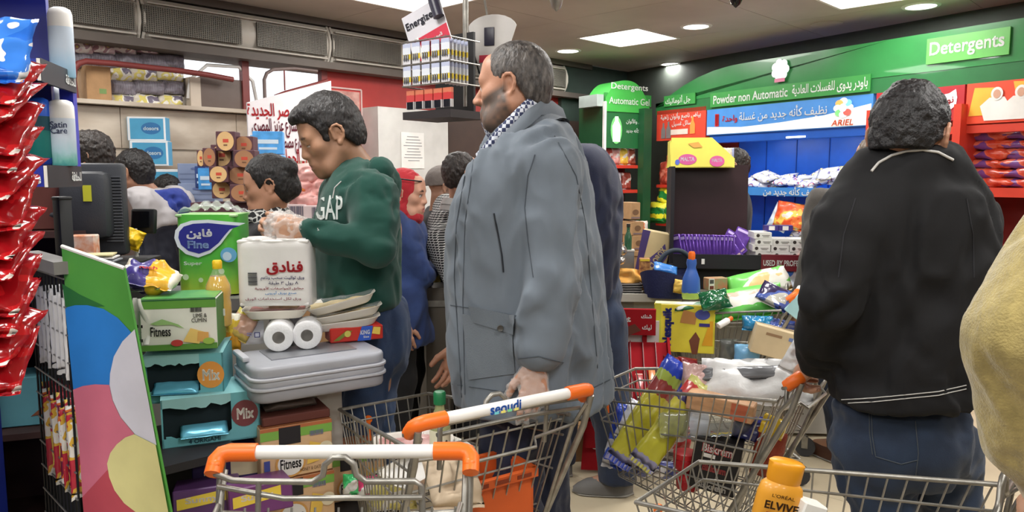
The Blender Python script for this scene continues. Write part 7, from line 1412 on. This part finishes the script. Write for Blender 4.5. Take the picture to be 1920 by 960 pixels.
# 1 --- man in the long grey coat
Y1 = 2.14
g = Person('heavy man in a long grey coat with grey beard, behind the tilted white trolley handle', (.06, 2.17), 66, 1.80, 1.12, (182,132,106))
g.head = g.P(964, 166, 2.13); g.hr = head_rot(6, 4, 0); g.hs = .97; g.nose = 1.12; g.fat = .006; g.jaw = 1.12
g.sh[-1] = g.P(1030, 316, 1.97); g.elb[-1] = g.P(1035, 520, 1.90); g.wri[-1] = g.P(1004, 683, 1.88)
g.sh[1] = g.P(945, 318, 2.34); g.elb[1] = g.P(905, 510, 2.42); g.wri[1] = g.P(860, 650, 2.40)
g.hand[-1] = dict(z=g.M.inverted().to_3x3() @ V((-.05,-.18,-1)), y=g.M.inverted().to_3x3() @ V((.2,-1,.1)), curl=16, side=-1, curls=[12,18,22,26])
g.hand[1] = dict(z=(-.1,.3,-1), y=(1,0,0), curl=22, side=1)
co, Q = g.build_body(fine=.0036); g.finish_body(co, Q, 'skin tan', beard=.93, beard_c=(78,71,66), brow_c=(58,50,46))
hr = g.hair(hair_grey, t=.003, noise=.0012, top_t=.009, line=[(-.12,-.075),(-.06,-.055),(-.035,-.01),(-.02,.03),(.008,.034),(.02,-.005),(.03,-.005),(.04,.035),(.056,.062),(.07,.074),(.085,.086),(.12,.10)])
coat_m = fabric('grey cotton coat', (100,109,119), .8, .08, 900)
rows = sil(g, Y1, [(232,930,1062,.10),(262,898,1085,.19),(300,884,1100,.235),(350,866,1112,.25),(400,852,1118,.25),(450,842,1124,.245),(505,838,1130,.24),(560,838,1134,.24),(610,840,1140,.245),(650,843,1145,.25),(700,847,1150,.255),(745,850,1153,.26),(790,850,1155,.26)], 'x')
F = [('u', loft(rows, 2.2, .02), .02)]
F += [('u', cone(g.P(1010,272,2.08), g.sh[-1], .075, .082), .05), ('u', cone(g.P(950,285,2.26), g.sh[1], .075, .08), .05)]
for q, r in ((-1, (.083,.079,.072,.068)), (1, (.083,.078,.072,.066))):
    g.limb(F, [(g.sh[q], r[0]), (lerp(g.sh[q], g.elb[q], .55), r[1]), (g.elb[q], r[2]), (lerp(g.elb[q], g.wri[q], .78), r[3])], .022)
# cuff cut, arm creases
cz = g.P(1004,694,1.88).z
for a, b_, r in (((984,575,1.82),(1046,606,1.81),.008),((1080,480,1.84),(1046,566,1.81),.007),((1000,650,1.80),(1058,622,1.81),.006)):
    F.append(('s', cone(g.P(*a), g.P(*b_), r*.6, r), .022))
for a, b_, r in (((996,560,1.84),(978,600,1.85),.022),): F.append(('u', cone(g.P(*a), g.P(*b_), r, r*.7), .04))
hz = g.P(1000,752,2.1).z
F.append(('s', cone(g.P(1004,190,2.10), g.P(908,284,2.07), .074, .082), .02))
coat = g.garment('coat', F, coat_m, .0085, .0075, (9,9,4), 4, .6, 1, cut=lambda X, Y, Z: np.where(np.hypot(X-g.wri[-1].x, Y-g.wri[-1].y) < .115, np.maximum(hz-Z, -9), hz-Z))
sm = [([(1003,290),(990,330),(984,390),(990,450),(1000,520)], .0015), ([(845,572),(905,580),(968,592)], .0014), ([(926,400),(934,440),(941,478),(944,510)], .0025), ([(848,720),(950,735)], .0012), ([(1065,735),(1110,728),(1150,708)], .0014), ([(972,672),(1010,668),(1056,680)], .0013), ([(1040,255),(1080,330),(1098,420),(1108,540),(1120,690)], .0013), ([(872,330),(856,420),(852,520),(860,640),(866,745)], .0014), ([(888,300),(872,420),(868,560),(872,740)], .0012)]
for k, (pts, r) in enumerate(sm): seam(coat, pts, thread if k != 2 else mat('dark zip', (40,44,50), .6, .3), 'zip_pocket' if k == 2 else 'seam', r)
fl_ = patch_on(coat, [(880,572),(968,592),(966,628),(890,604)], fabric('grey coat flap', (94,102,110), .8, .2, 500), 'pocket_flap', .006)
patch_on(coat, [(868,588),(962,604),(966,700),(880,712)], fabric('grey coat pocket', (98,106,114), .8, .2, 500), 'pocket', .0035)
q = hit(coat, 941, 614, .012)
if q is not None: MB().lathe([(.0,-.002),(.0075,-.002),(.0085,0),(.0075,.003),(.005,.0015),(0,.0015)], 16).obj('button', mat('horn button', (70,68,64), .4), coat, q, (R(90),0,R(-66)))
nk = g.P(985, 246, 2.14)
collar(g, nk+V((0,.012,-.05)), [(.096,-.04),(.086,.045),(.092,.062),(.118,.025),(.145,-.04)], fabric('grey coat collar', (96,104,113), .8, .2, 500), -140, 140, -47, sx=1.0, th=.006)
chk = mat('blue white check shirt', (200,204,214), .8); nt = chk.node_tree; ck = nt.nodes.new('ShaderNodeTexChecker'); ck.inputs['Scale'].default_value = 95; ck.inputs['Color1'].default_value = (.62,.65,.72,1); ck.inputs['Color2'].default_value = (.035,.045,.11,1)
nt.links.new(nt.nodes['Texture Coordinate'].outputs['Object'], ck.inputs['Vector']); nt.links.new(ck.outputs['Color'], nt.nodes['Principled BSDF'].inputs['Base Color'])
g.garment('shirt', [('u', cone(nk+V((0,.03,-.16)), nk+V((0,.005,-.02)), .10, .078), .02), ('u', cone(nk+V((0,.05,-.2)), nk+V((0,.10,-.30)), .11, .11), .03)], chk, .01, .001)
collar(g, nk+V((0,.012,.0)), [(.074,-.05),(.072,.07),(.075,.085),(.083,.05),(.088,.02)], chk, -172, 172, -40, name='shirt_collar')
g.hip[-1] = V((-.1,.0,.93)); g.trousers(navy_den, .02, .6, (.11,.085,.072), amp=.006, fr=(9,9,6)); g.shoes(leather, sole_m)
up_ = [(1056,205,2.20),(1036,190,2.13),(1014,191,2.07),(989,207,2.035),(963,233,2.02),(937,260,2.025),(913,290,2.05),(898,306,2.08)]
lo_ = [(1064,228,2.20),(1042,216,2.12),(1015,217,2.05),(994,236,2.01),(966,256,1.99),(942,280,1.995),(918,314,2.02),(904,320,2.06)]
for nm_, up2, lo2, mm_, th_ in (('collar_leaf', up_, lo_, MATS['grey coat collar'], .006), ('shirt_collar_leaf', [(x-6,y-17,Y+.012) for x, y, Y in up_[2:]], [(x+2,y+6,Y+.008) for x, y, Y in up_[2:]], chk, .003)):
    b = MB(); A_ = [g.P(*q) for q in up2]; B_ = [g.P(*q) for q in lo2]; n_ = len(A_)
    def cv(L_, u): f = u*(n_-1); i = min(int(f), n_-2); return lerp(L_[i], L_[i+1], f-i)
    nrm = g.Minv.to_3x3() @ V((-.15,-1,.25)).normalized()
    for o2 in (0, 1): b.grid(lambda u, v: lerp(cv(A_, u), cv(B_, u), v)+nrm*(th_*o2+.006*sin(pi*v)), 29, 7)
    b.obj(nm_, mm_, g.root, smooth=60)
# plastic glove over the near hand
GF = []; hd = g.hand[-1]; fr_ = frame_from(hd['z'], hd['y'])
for o_, pr, kk in hand_prims([], -1, 14, curls=[12,18,22,26]): GF.append((o_, xf(pr, (fr_, g.wri[-1]), 1.09), kk+.006))
gv = g.garment('glove', GF, poly, .0045, .0035, (45,45,45), 8, .7, 0)

# 2 --- cashier in the green hooded jumper
Y2 = 2.5
c = Person('young man in a dark green lettered jumper packing goods behind the toilet roll pack', (-.50, 2.55), 108, 1.70, 1.02, (176,132,104))
c.head = c.P(620, 256, 2.5); c.hr = head_rot(4, 24, 0); c.hs = .98; c.nose = 1.0
c.sh[-1] = c.P(700, 366, 2.36); c.elb[-1] = c.P(706, 466, 2.26); c.wri[-1] = c.P(574, 434, 2.22)
c.sh[1] = c.P(640, 366, 2.68); c.elb[1] = c.P(610, 480, 2.72); c.wri[1] = c.P(555, 430, 2.42)
Mi = c.M.inverted().to_3x3()
c.hand[-1] = dict(z=Mi @ V((-.9,-.1,.12)), y=Mi @ V((.0,-1,.3)), curl=48, side=-1, thumb=(.4,-.5,.8)); c.hand[1] = dict(z=Mi @ V((-.9,-.1,.1)), y=Mi @ V((0,1,.3)), curl=45, side=1)
co, Q = c.build_body(fine=.0036); c.finish_body(co, Q, 'skin olive', stub=.22, lid=.001, beard_c=(88,72,64), brow_c=(28,22,20))
c.hair(hair_black, t=.012, noise=.003, top_t=.026, line=[(-.12,-.07),(-.06,-.06),(-.03,-.02),(-.02,.03),(.008,.032),(.02,-.012),(.034,-.01),(.042,.04),(.06,.068),(.08,.078),(.13,.085)], extra=[('u', ell((0,.045,.096), (.06,.06,.035)), .03)])
gr_m = fabric('bottle green jersey', (18,66,56), .95, .1, 900, sheen=.15)
rows2 = sil(c, 2.5, [(318,630,702,.09),(335,612,722,.16),(360,600,742,.185),(400,592,750,.185),(450,588,752,.175),(500,586,753,.17),(550,588,754,.175),(575,590,752,.175)], 'x')
F = [('u', loft(rows2, 2.2, .025), .02)]
for q in (-1, 1): F.append(('u', cone(c.P(670,338,2.5), c.sh[q], .065, .07), .05)); c.limb(F, [(c.sh[q], .074), (lerp(c.sh[q], c.elb[q], .5), .072), (c.elb[q], .056), (lerp(c.elb[q], c.wri[q], .6), .047), (lerp(c.elb[q], c.wri[q], .93), .041)], .022)

jump = c.garment('jumper', F, gr_m, .009, .0042, (11,11,9), 9, .5, 1)
F = [('u', cone(c.P(644,322,2.56), c.P(712,322,2.46), .036, .04), .04), ('u', cone(c.P(712,322,2.46), c.P(724,342,2.52), .04, .04), .04), ('u', cone(c.P(724,342,2.52), c.P(690,332,2.64), .04, .04), .04), ('u', cone(c.P(712,335,2.5), c.P(728,368,2.54), .04, .035), .04), ('s', cone(c.P(640,250,2.5), c.P(668,330,2.52), .062, .066), .015)]
c.garment('hood', F, gr_m, .008, .004, (14,14,14), 3, .5, 1)
wo = mat('white outline print', (206,214,210), .7)
text_on(jump, 'GAP', (592,366,643,412), wo, .03)
seam(jump, [(640,340),(628,352),(624,372)], thread_w, 'drawstring', .002)
c.trousers(fabric('mid blue denim', (58,80,116), scale=8, c2=(44,62,94)), .022, .62, (.105,.08,.068), amp=.006); c.shoes(sneaker, sole_m)
GF = []; hd = c.hand[-1]; fr_ = frame_from(hd['z'], hd['y'])
for o_, pr, kk in hand_prims([], -1, 48, thumb=(.4,-.5,.8)): GF.append((o_, xf(pr, (fr_, c.wri[-1]), 1.16), kk+.012))
c.garment('glove', GF, poly, .006, .007, (40,40,40), 6, .7, 0)

# 3 --- man in the black jacket, seen from behind
Y3 = 1.80
b3 = Person('man seen from behind in a black jacket with white piping and blue jeans', (.965, 1.87), -8, 1.635, .72, (186,138,112))
b3.hip = {-1: b3.P(1640,800,1.86), 1: b3.P(1760,800,1.9)}; b3.knee = {-1: b3.P(1648,960,1.86), 1: b3.P(1775,945,1.93)}; b3.ank = {q: V((b3.knee[q].x+.01*q, b3.knee[q].y-.03, .07)) for q in (-1,1)}
b3.head = b3.P(1706, 262, 1.82); b3.hr = head_rot(-38, 8, 0); b3.hs = .99; b3.fat = .004
b3.sh[-1] = b3.P(1590, 420, 1.78); b3.elb[-1] = b3.P(1556, 560, 1.75); b3.wri[-1] = b3.P(1530, 676, 1.92)
b3.sh[1] = b3.P(1806, 412, 1.90); b3.elb[1] = b3.P(1832, 590, 1.96); b3.wri[1] = b3.P(1780, 640, 2.16)
Mi = b3.M.inverted().to_3x3()
b3.hand[-1] = dict(z=Mi @ V((-.25,.55,-.6)), y=Mi @ V((-.5,-.2,.6)), curl=40, side=-1); b3.hand[1] = dict(z=Mi @ V((-.4,.8,-.3)), y=Mi @ V((.4,.3,.7)), curl=40, side=1)
co, Q = b3.build_body(fine=.0038); b3.finish_body(co, Q, 'skin light', stub=.3, beard_c=(70,58,54))
b3.hair(hairmat('wavy black hair', (17,16,18), (40,38,40), (1,1,.8)), t=.008, noise=.0042, fr=52, top_t=.018, line=[(-.12,-.035),(-.06,-.035),(-.035,-.01),(-.02,.02),(.008,.03),(.02,-.015),(.034,-.012),(.042,.035),(.062,.066),(.075,.084),(.12,.088)])
jk = fabric('black cotton jacket', (13,13,16), .85, .1, 900, sheen=0)
rows3 = sil(b3, 1.84, [(268,1652,1778,.10),(288,1640,1786,.112),(308,1626,1798,.12),(330,1610,1814,.12),(370,1580,1836,.14),(420,1560,1850,.15),(480,1562,1850,.15),(560,1564,1836,.15),(640,1564,1824,.15),(700,1563,1816,.152),(750,1565,1814,.155),(790,1566,1812,.155)], 'y')
F = [('u', loft(rows3, 2.3, .025), .02)]
for q in (-1, 1):
    F.append(('u', cone(b3.P(1690+q*50,330,1.84), b3.sh[q], .07, .076), .05)); c_ = .93 if q < 0 else .97
    b3.limb(F, [(b3.sh[q], .078), (lerp(b3.sh[q], b3.elb[q], .5), .073), (b3.elb[q], .066), (lerp(b3.elb[q], b3.wri[q], .6), .058), (lerp(b3.elb[q], b3.wri[q], c_), .054)], .028)
hz3 = b3.P(1690,757,1.8).z
jack = b3.garment('jacket', F, jk, .0095, .007, (10,10,6), 12, .5, 1, cut=lambda X, Y, Z: np.where((X < -.2) | (Y > .2), -9, hz3+.05*(X)-Z))
seam(jack, [(1634,322),(1648,306),(1672,292),(1700,284),(1730,282),(1758,286),(1786,300)], thread_w, 'collar_piping', .0032, off=.002, n=7)
for dy in (0, 7): seam(jack, [(1566,748+dy+2),(1640,746+dy),(1700,740+dy),(1760,734+dy),(1812,722+dy)], thread_w, 'hem_piping', .0012)
seam(jack, [(1604,372),(1582,440),(1572,520)], mat('black thread', (40,40,44), .9), 'seam', .0014); seam(jack, [(1812,372),(1824,440),(1826,520)], MATS['black thread'], 'seam', .0014)
def b3_t():
    rw = sil(b3, 1.86, [(740,1572,1806,.12),(770,1572,1806,.13),(800,1576,1808,.14),(840,1584,1806,.14),(875,1596,1796,.12),(900,1604,1790,.10)], 'y')
    F = [('u', loft(rw, 2.3, .03), .03)]
    for q in (-1, 1): b3.limb(F, [(b3.hip[q]-V((0,0,.05)), .105), (b3.knee[q], .082), (b3.ank[q], .07), (b3.ank[q]-V((0,0,.05)), .07)], .025)
    return b3.garment('trousers', F, fabric('blue jeans', (42,58,82), scale=7, c2=(30,42,62), bump=.12), .0095, .007, (9,9,9), 3, .6, 1, cut=lambda X, Y, Z: .04-Z)
jn = b3_t(); b3.shoes(sneaker, sole_m)
seam(jn, [(1634,775),(1636,820),(1642,856),(1690,870),(1722,862)], thread, 'pocket_seam', .0014); seam(jn, [(1664,768),(1700,772),(1738,768)], thread_w, 'pocket_edge', .0012); seam(jn, [(1716,790),(1722,850),(1716,900)], thread, 'seam', .0014)
seam(jn, [(1630,772),(1631,815),(1636,852)], thread, 'pocket_seam', .0014)

# 4 --- person in a tan fleece at the right edge
f4 = Person('person in a mustard tan fleece coat, cut off by the right edge of the picture', (1.02, 1.0), 40, 1.70, 1.15, (190,145,118))
f4.sh[-1] = f4.P(2060, 470, .98); f4.elb[-1] = f4.P(1946, 640, .96); f4.wri[-1] = f4.P(2030, 960, 1.08); f4.wri[1] = f4.Minv @ V((1.15,1.31,1.0))
f4.hand = {q: dict(z=(.2*-q,.8,-.2), y=(0,.4,.6), curl=45, side=q) for q in (-1,1)}
co, Q = f4.build_body(); f4.finish_body(co, Q, 'skin fair'); f4.hair(hair_brown, t=.012)
tan = fabric('mustard fleece', (156,140,86), .95, .3, 300, var=.16, sheen=.4, scale=60)
F = [('u', loft(f4.torso_rows(.06, .54, .83), cap=.04), .03), ('u', cone(f4.sh[-1], lerp(f4.sh[-1], f4.elb[-1], .5), .082, .082), .04), ('u', cone(lerp(f4.sh[-1], f4.elb[-1], .5), f4.elb[-1], .082, .082), .04), ('u', cone(f4.elb[-1], f4.P(1960,800,.99), .078, .078), .03), ('u', cone(f4.P(1960,800,.99), f4.P(2010,915,1.04), .074, .06), .03)]
f4.limb(F, [(f4.sh[1], .09), (f4.elb[1], .08), (lerp(f4.elb[1], f4.wri[1], .9), .055)], .03)
F += [('u', cone(f4.sh[q], V((0,0,.82*f4.H)), .085, .07), .04) for q in (-1,1)]
f4.garment('fleece_coat', F, tan, .008, .004, (11,11,8), 5, .4, 1); f4.trousers(navy_den, .02, .58); f4.shoes(leather)

# 5 --- woman with black hair and a printed scarf
w5 = Person('woman with black pinned-up hair and a black and white scarf beside the green tissue pack', (-1.03, 3.12), 104, 1.53, .98, (176,128,102))
w5.head = w5.P(503, 350, 3.1); w5.hr = head_rot(0, 12, 0); w5.hs = .94; w5.nz = .785*w5.H; w5.sh = {q: w5.sh[q]-V((0,0,.055)) for q in (-1,1)}; w5.fat = .006
co, Q = w5.build_body(fine=.005); w5.finish_body(co, Q, 'skin warm', lip=(150,80,78), makeup=1, lid=.002)
w5.hair(hair_black, t=.010, noise=.0022, top_t=.02, line=[(-.14,-.10),(-.06,-.09),(-.03,-.05),(-.02,.0),(.01,.02),(.03,-.01),(.042,.03),(.062,.07),(.08,.09),(.13,.1)], extra=[('u', ell((-.02,-.105,.062), (.042,.04,.042)), .02), ('u', ell((0,-.108,-.02), (.035,.03,.045)), .03)])
scm = mat('black white scarf', (26,26,28), .85); nt = scm.node_tree; vo = nt.nodes.new('ShaderNodeTexVoronoi'); vo.feature = 'DISTANCE_TO_EDGE'; vo.inputs['Scale'].default_value = 38; rp = nt.nodes.new('ShaderNodeValToRGB'); rp.color_ramp.elements[0].color = (.5,.5,.48,1); rp.color_ramp.elements[0].position = .05; rp.color_ramp.elements[1].color = (.01,.01,.012,1); rp.color_ramp.elements[1].position = .12
nt.links.new(nt.nodes['Mapping'].outputs[0], vo.inputs['Vector']); nt.links.new(vo.outputs['Distance'], rp.inputs[0]); nt.links.new(rp.outputs[0], nt.nodes['Principled BSDF'].inputs['Base Color'])
n_ = V((0,.02,.812*w5.H)); F = []
for k in range(10):
    a, a2 = k*36, (k+1)*36; p1 = n_+V((.08*sin(R(a)), .08*cos(R(a))+.01, -.02*cos(R(a)))); p2 = n_+V((.08*sin(R(a2)), .08*cos(R(a2))+.01, -.02*cos(R(a2)))); F.append(('u', cone(p1, p2, .05, .05), .02))
F += [('u', cone(n_+V((-.04,.085,-.03)), n_+V((-.03,.11,-.13)), .05, .04), .03), ('u', cone(n_+V((-.09,0,-.02)), n_+V((-.12,.03,-.10)), .05, .03), .03)]
w5.garment('scarf', F, scm, .008, .006, (22,22,22), 3, .6, 1)
w5.top('cardigan', fabric('charcoal knit', (38,36,40)), .03, .5, amp=.005, h=.012); w5.trousers(black_cloth, .02, h=.014); w5.shoes(leather)

# 6 --- woman in the red headscarf
w6 = Person('woman in a red headscarf and blue denim jacket, standing behind the green jumper', (-.55, 3.72), -96, 1.49, .95, (200,150,126))
w6.head = w6.P(762, 364, 3.7); w6.hr = head_rot(-4, 8, 0); w6.hs = .95
co, Q = w6.build_body(fine=.005); w6.finish_body(co, Q, 'skin rosy', lip=(170,90,90), makeup=1)
red_sc = fabric('red jersey scarf', (178,38,48), .8, .2, 300)
F = [(o, xf(p, (w6.hr, w6.head), w6.hs), k) for o, p, k in [('u', ell((0,-.02,.034), (.088,.108,.10)), .02), ('u', ell((0,-.02,-.06), (.084,.085,.08)), .04), ('u', cone((0,-.03,-.1), (0,-.03,-.2), .075, .10), .04), ('u', ell((0,-.09,.03), (.06,.05,.06)), .04), ('u', ell((0,.02,-.11), (.076,.085,.06)), .03), ('s', ell((0,.12,-.012), (.05,.085,.074)), .01)]]
w6.garment('headscarf', F, red_sc, .006, .0016, (30,30,30), 3, .7, 1)
b = MB(); b.tube([w6.face((.095*sin(R(a)), .095*cos(R(a))-.01, .075)) for a in range(20, 130, 12)], .0035, 6); b.obj('sunglasses', black_plastic, w6.root, smooth=60)
w6.elb = {1: w6.P(772,480,3.62), -1: w6.P(775,480,4.0)}; w6.wri = {1: w6.P(800,515,3.6), -1: w6.P(806,515,3.9)}
w6.top('jacket', fabric('blue denim jacket', (52,74,128), scale=10, c2=(40,58,104)), .035, .40, ra=(.075,.066,.055), amp=.006, h=.012, extra=[('u', loft([(.40*1.49,0,0,.22,.17),(.5*1.49,0,0,.215,.165),(.62*1.49,0,0,.2,.15)], cap=.03), .03)])
w6.trousers(black_cloth, .02, h=.014); w6.shoes(leather)

# 7..14 --- shoppers further back
def dotted(name, base, ink, sc, kind='voronoi'):
    m = mat(name, base, .85); nt = m.node_tree; br = nt.nodes.new('ShaderNodeTexBrick'); br.inputs['Scale'].default_value = sc; br.inputs['Color1'].default_value = (*lin0(base),1); br.inputs['Color2'].default_value = (*lin0(base),1); br.inputs['Mortar'].default_value = (*lin0(ink),1); br.inputs['Mortar Size'].default_value = .035; br.inputs['Brick Width'].default_value = .5; br.inputs['Row Height'].default_value = .35
    mp = nt.nodes['Mapping']; mp.inputs['Rotation'].default_value = (R(90),0,0); nt.links.new(mp.outputs[0], br.inputs['Vector']); nt.links.new(br.outputs['Color'], nt.nodes['Principled BSDF'].inputs['Base Color']); return m
p7 = Person('shopper in a black and white patterned top with a grey collar beside the grey coat', (-.26, 3.95), -58, 1.55, 1.05, (188,144,120))
p7.head = p7.P(866, 328, 3.8); p7.elb[-1] = p7.P(822, 455, 3.75); p7.wri[-1] = p7.P(846, 520, 3.6)
co, Q = p7.build_body(fine=.006); p7.finish_body(co, Q, 'skin light 2', stub=.5); p7.hair(hair_brown, t=.008)
pt = p7.top('patterned_top', dotted('black white pattern', (18,18,20), (190,189,186), 30), .03, .46, ra=(.085,.075,.06), amp=.004, h=.012)
collar(p7, p7.head+V((0,-.03,-.155)), [(.085,-.03),(.07,.02),(.068,.035),(.082,.0)], fabric('grey knit collar', (150,148,146)), -160, 160, -8)
b = MB(); b.tube([p7.face(q) for q in ((-.085,-.01,.02),(-.09,-.018,.0),(-.088,-.012,-.02),(-.075,.05,-.035))], .003, 6); b.obj('ear_loop', white_plastic, p7.root, smooth=60); p7.trousers(black_cloth, .02, h=.014); p7.shoes(leather)
p8 = Person('person in a grey knit cap partly behind the patterned top', (-.46, 4.75), -70, 1.46, 1.0, (150,112,92))
p8.head = p8.P(832, 352, 4.7); p8.hr = head_rot(0, 14, 0); p8.hs = .98; co, Q = p8.build_body(fine=.007); p8.finish_body(co, Q, 'skin brown', stub=.6); p8.hair(fabric('grey knit cap', (96,88,84)), t=.016, noise=.001, line=[(-.13,-.02),(0,.02),(.06,.05),(.13,.05)], name='knit_cap'); p8.top('jacket', black_cloth, .035, h=.014); p8.trousers(black_cloth, .02, h=.016); p8.shoes(leather)
p9 = Person('tall man in a navy jacket and jeans bending away behind the grey coat', (.375, 3.35), 78, 1.84, .92, (182,136,110))
p9.lean = V((0,.24,0)); p9.head = p9.P(968, 232, 3.45); p9.hr = head_rot(0, 30, 0)
for q in (-1,1): p9.sh[q] += V((0,.2,0)); p9.elb[q] = p9.sh[q]+V((q*.03,.06,-.3)); p9.wri[q] = p9.elb[q]+V((-q*.05,.2,-.08))
p9.hip[-1] = p9.P(1130,600,3.25); p9.knee[-1] = p9.P(1142,760,3.22); p9.ank[-1] = p9.P(1158,893,3.24); p9.ank[-1].z = .08; p9.hip[1] = p9.P(1078,600,3.42); p9.knee[1] = p9.P(1052,760,3.44); p9.ank[1] = p9.P(1046,880,3.46); p9.ank[1].z = .08
co, Q = p9.build_body(fine=.007); p9.finish_body(co, Q, 'skin tan 2'); p9.hair(hair_brown, t=.01)
nv = fabric('navy jacket cloth', (28,34,58)); rows9 = sil(p9, 3.3, [(270,1075,1112,.14),(282,1050,1138,.2),(310,1030,1156,.22),(360,1015,1166,.22),(440,1010,1168,.21),(520,1005,1160,.2),(560,1010,1150,.2)], 'x')
F = [('u', loft(rows9, 2.3, .03), .02)]
for q in (-1,1): p9.limb(F, [(p9.sh[q]+V((0,-.03,-.03)), .08), (p9.elb[q], .068), (lerp(p9.elb[q], p9.wri[q], .9), .055)], .03)
p9.garment('jacket', F, nv, .012, .006, (10,10,6), 5, .5, 1); p9.trousers(denim, .012, .57, (.104,.085,.075), amp=.002); p9.shoes(sneaker, sole_m)
p10 = Person('man in a navy jacket with pale grey shoulders and blue hood by the till screen', (-2.02, 4.25), 82, 1.56, 1.08, (180,132,106))
p10.head = p10.P(250, 325, 4.2); p10.hr = head_rot(0, 10, 0); p10.hs = .97; co, Q = p10.build_body(fine=.006); p10.finish_body(co, Q, 'skin tan 3', stub=.3); p10.hair(hair_black, t=.012, top_t=.016)
j10 = p10.top('jacket', fabric('dark navy nylon', (26,30,46), .6), .06, .46, ra=(.1,.085,.065), amp=.007, h=.012)
yk = [r for r in p10.torso_rows(.078, .72, .845)]
F = [('u', loft(yk, cap=.03), .02)]
for q in (-1,1): F += [('u', cone(p10.sh[q], V((0,-.01,.82*p10.H)), .103, .08), .03), ('u', cone(p10.sh[q], lerp(p10.sh[q], p10.elb[q], .35), .107, .10), .03)]
p10.garment('shoulder_yoke', F, fabric('pale grey nylon', (182,178,180), .6), .011, .004, (12,12,12), 4)
F = [('u', cone(V((sin(R(a))*.085, -.03-cos(R(a))*.085, .83*p10.H+.02*(1-abs(a)/120))), V((sin(R(a+30))*.085, -.03-cos(R(a+30))*.085, .83*p10.H+.02*(1-abs(a+30)/120))), .042, .042), .03) for a in range(-120, 120, 30)]
F.append(('u', ell((0,-.14,.80*p10.H), (.10,.05,.075)), .04)); p10.garment('hood', F, fabric('royal blue lining', (40,58,140)), .009, .005, (16,16,16), 5); p10.trousers(navy_den, .02, h=.016); p10.shoes(leather)
p11 = Person('small dark-haired youth whose head shows behind the grey-shouldered jacket', (-2.1, 4.62), 75, 1.40, 1.0, (150,100,80))
p11.head = p11.P(311, 362, 4.58); p11.hs = .80; co, Q = p11.build_body(fine=.006); p11.finish_body(co, Q, 'skin brown 2'); p11.hair(hair_black, t=.012, top_t=.02); p11.top('shirt', fabric('dark blue shirt', (40,52,84)), .03, h=.016); p11.trousers(black_cloth, .02, h=.018); p11.shoes(leather)
p12 = Person('dark-haired shopper showing only as a head between razor stand and till screen', (-2.08, 3.78), 100, 1.645, 1.0, (186,142,118))
p12.head = p12.P(166, 296, 3.78); co, Q = p12.build_body(fine=.006); p12.finish_body(co, Q, 'skin light 3'); p12.hair(hair_brown, t=.018, noise=.005, top_t=.024, line=[(-.14,-.12),(-.04,-.10),(0,-.05),(.03,-.02),(.045,.03),(.07,.08),(.13,.1)]); p12.top('jumper', fabric('brown jumper', (88,66,56)), .03, h=.016); p12.trousers(black_cloth, .02, h=.018); p12.shoes(leather)
p13 = Person('balding man in black behind the dark chocolate display', (1.42, 4.98), 70, 1.64, 1.1, (186,140,114))
p13.head = p13.P(1374, 313, 4.9); p13.hr = head_rot(0, 8, 0); co, Q = p13.build_body(fine=.006); p13.finish_body(co, Q, 'skin light 4'); p13.hair(hair_brown, t=.007, line=[(-.12,-.08),(-.05,-.06),(-.03,-.01),(-.018,.03),(.008,.03),(.02,.0),(.034,.03),(.045,.12),(.12,.14)]); p13.top('jacket', black_cloth, .05, .46, ra=(.09,.08,.06), h=.014); p13.trousers(black_cloth, .02, h=.018); p13.shoes(leather)
p14 = Person('shopper with greying hair hidden behind the black-jacketed man, brown shoes showing', (1.62, 3.62), 20, 1.62, 1.05, (180,134,108))
p14.ank[-1] = p14.P(1572, 850, 3.62); p14.ank[-1].z = .09; p14.knee[-1] = lerp(p14.hip[-1], p14.ank[-1], .52); p14.head = p14.P(1642, 300, 3.6); p14.hr = head_rot(0, 8, 0)
co, Q = p14.build_body(fine=.006); p14.finish_body(co, Q, 'skin tan 4', stub=.5); p14.hair(hairmat('grizzled hair', (70,62,54), (120,108,96)), t=.008); p14.top('jacket', fabric('grey brown jacket', (70,66,62)), .05, .47, h=.014)
p14.trousers(denim, .025, h=.014); p14.shoes(mat('brown leather', (78,50,38), .45), sole_m)
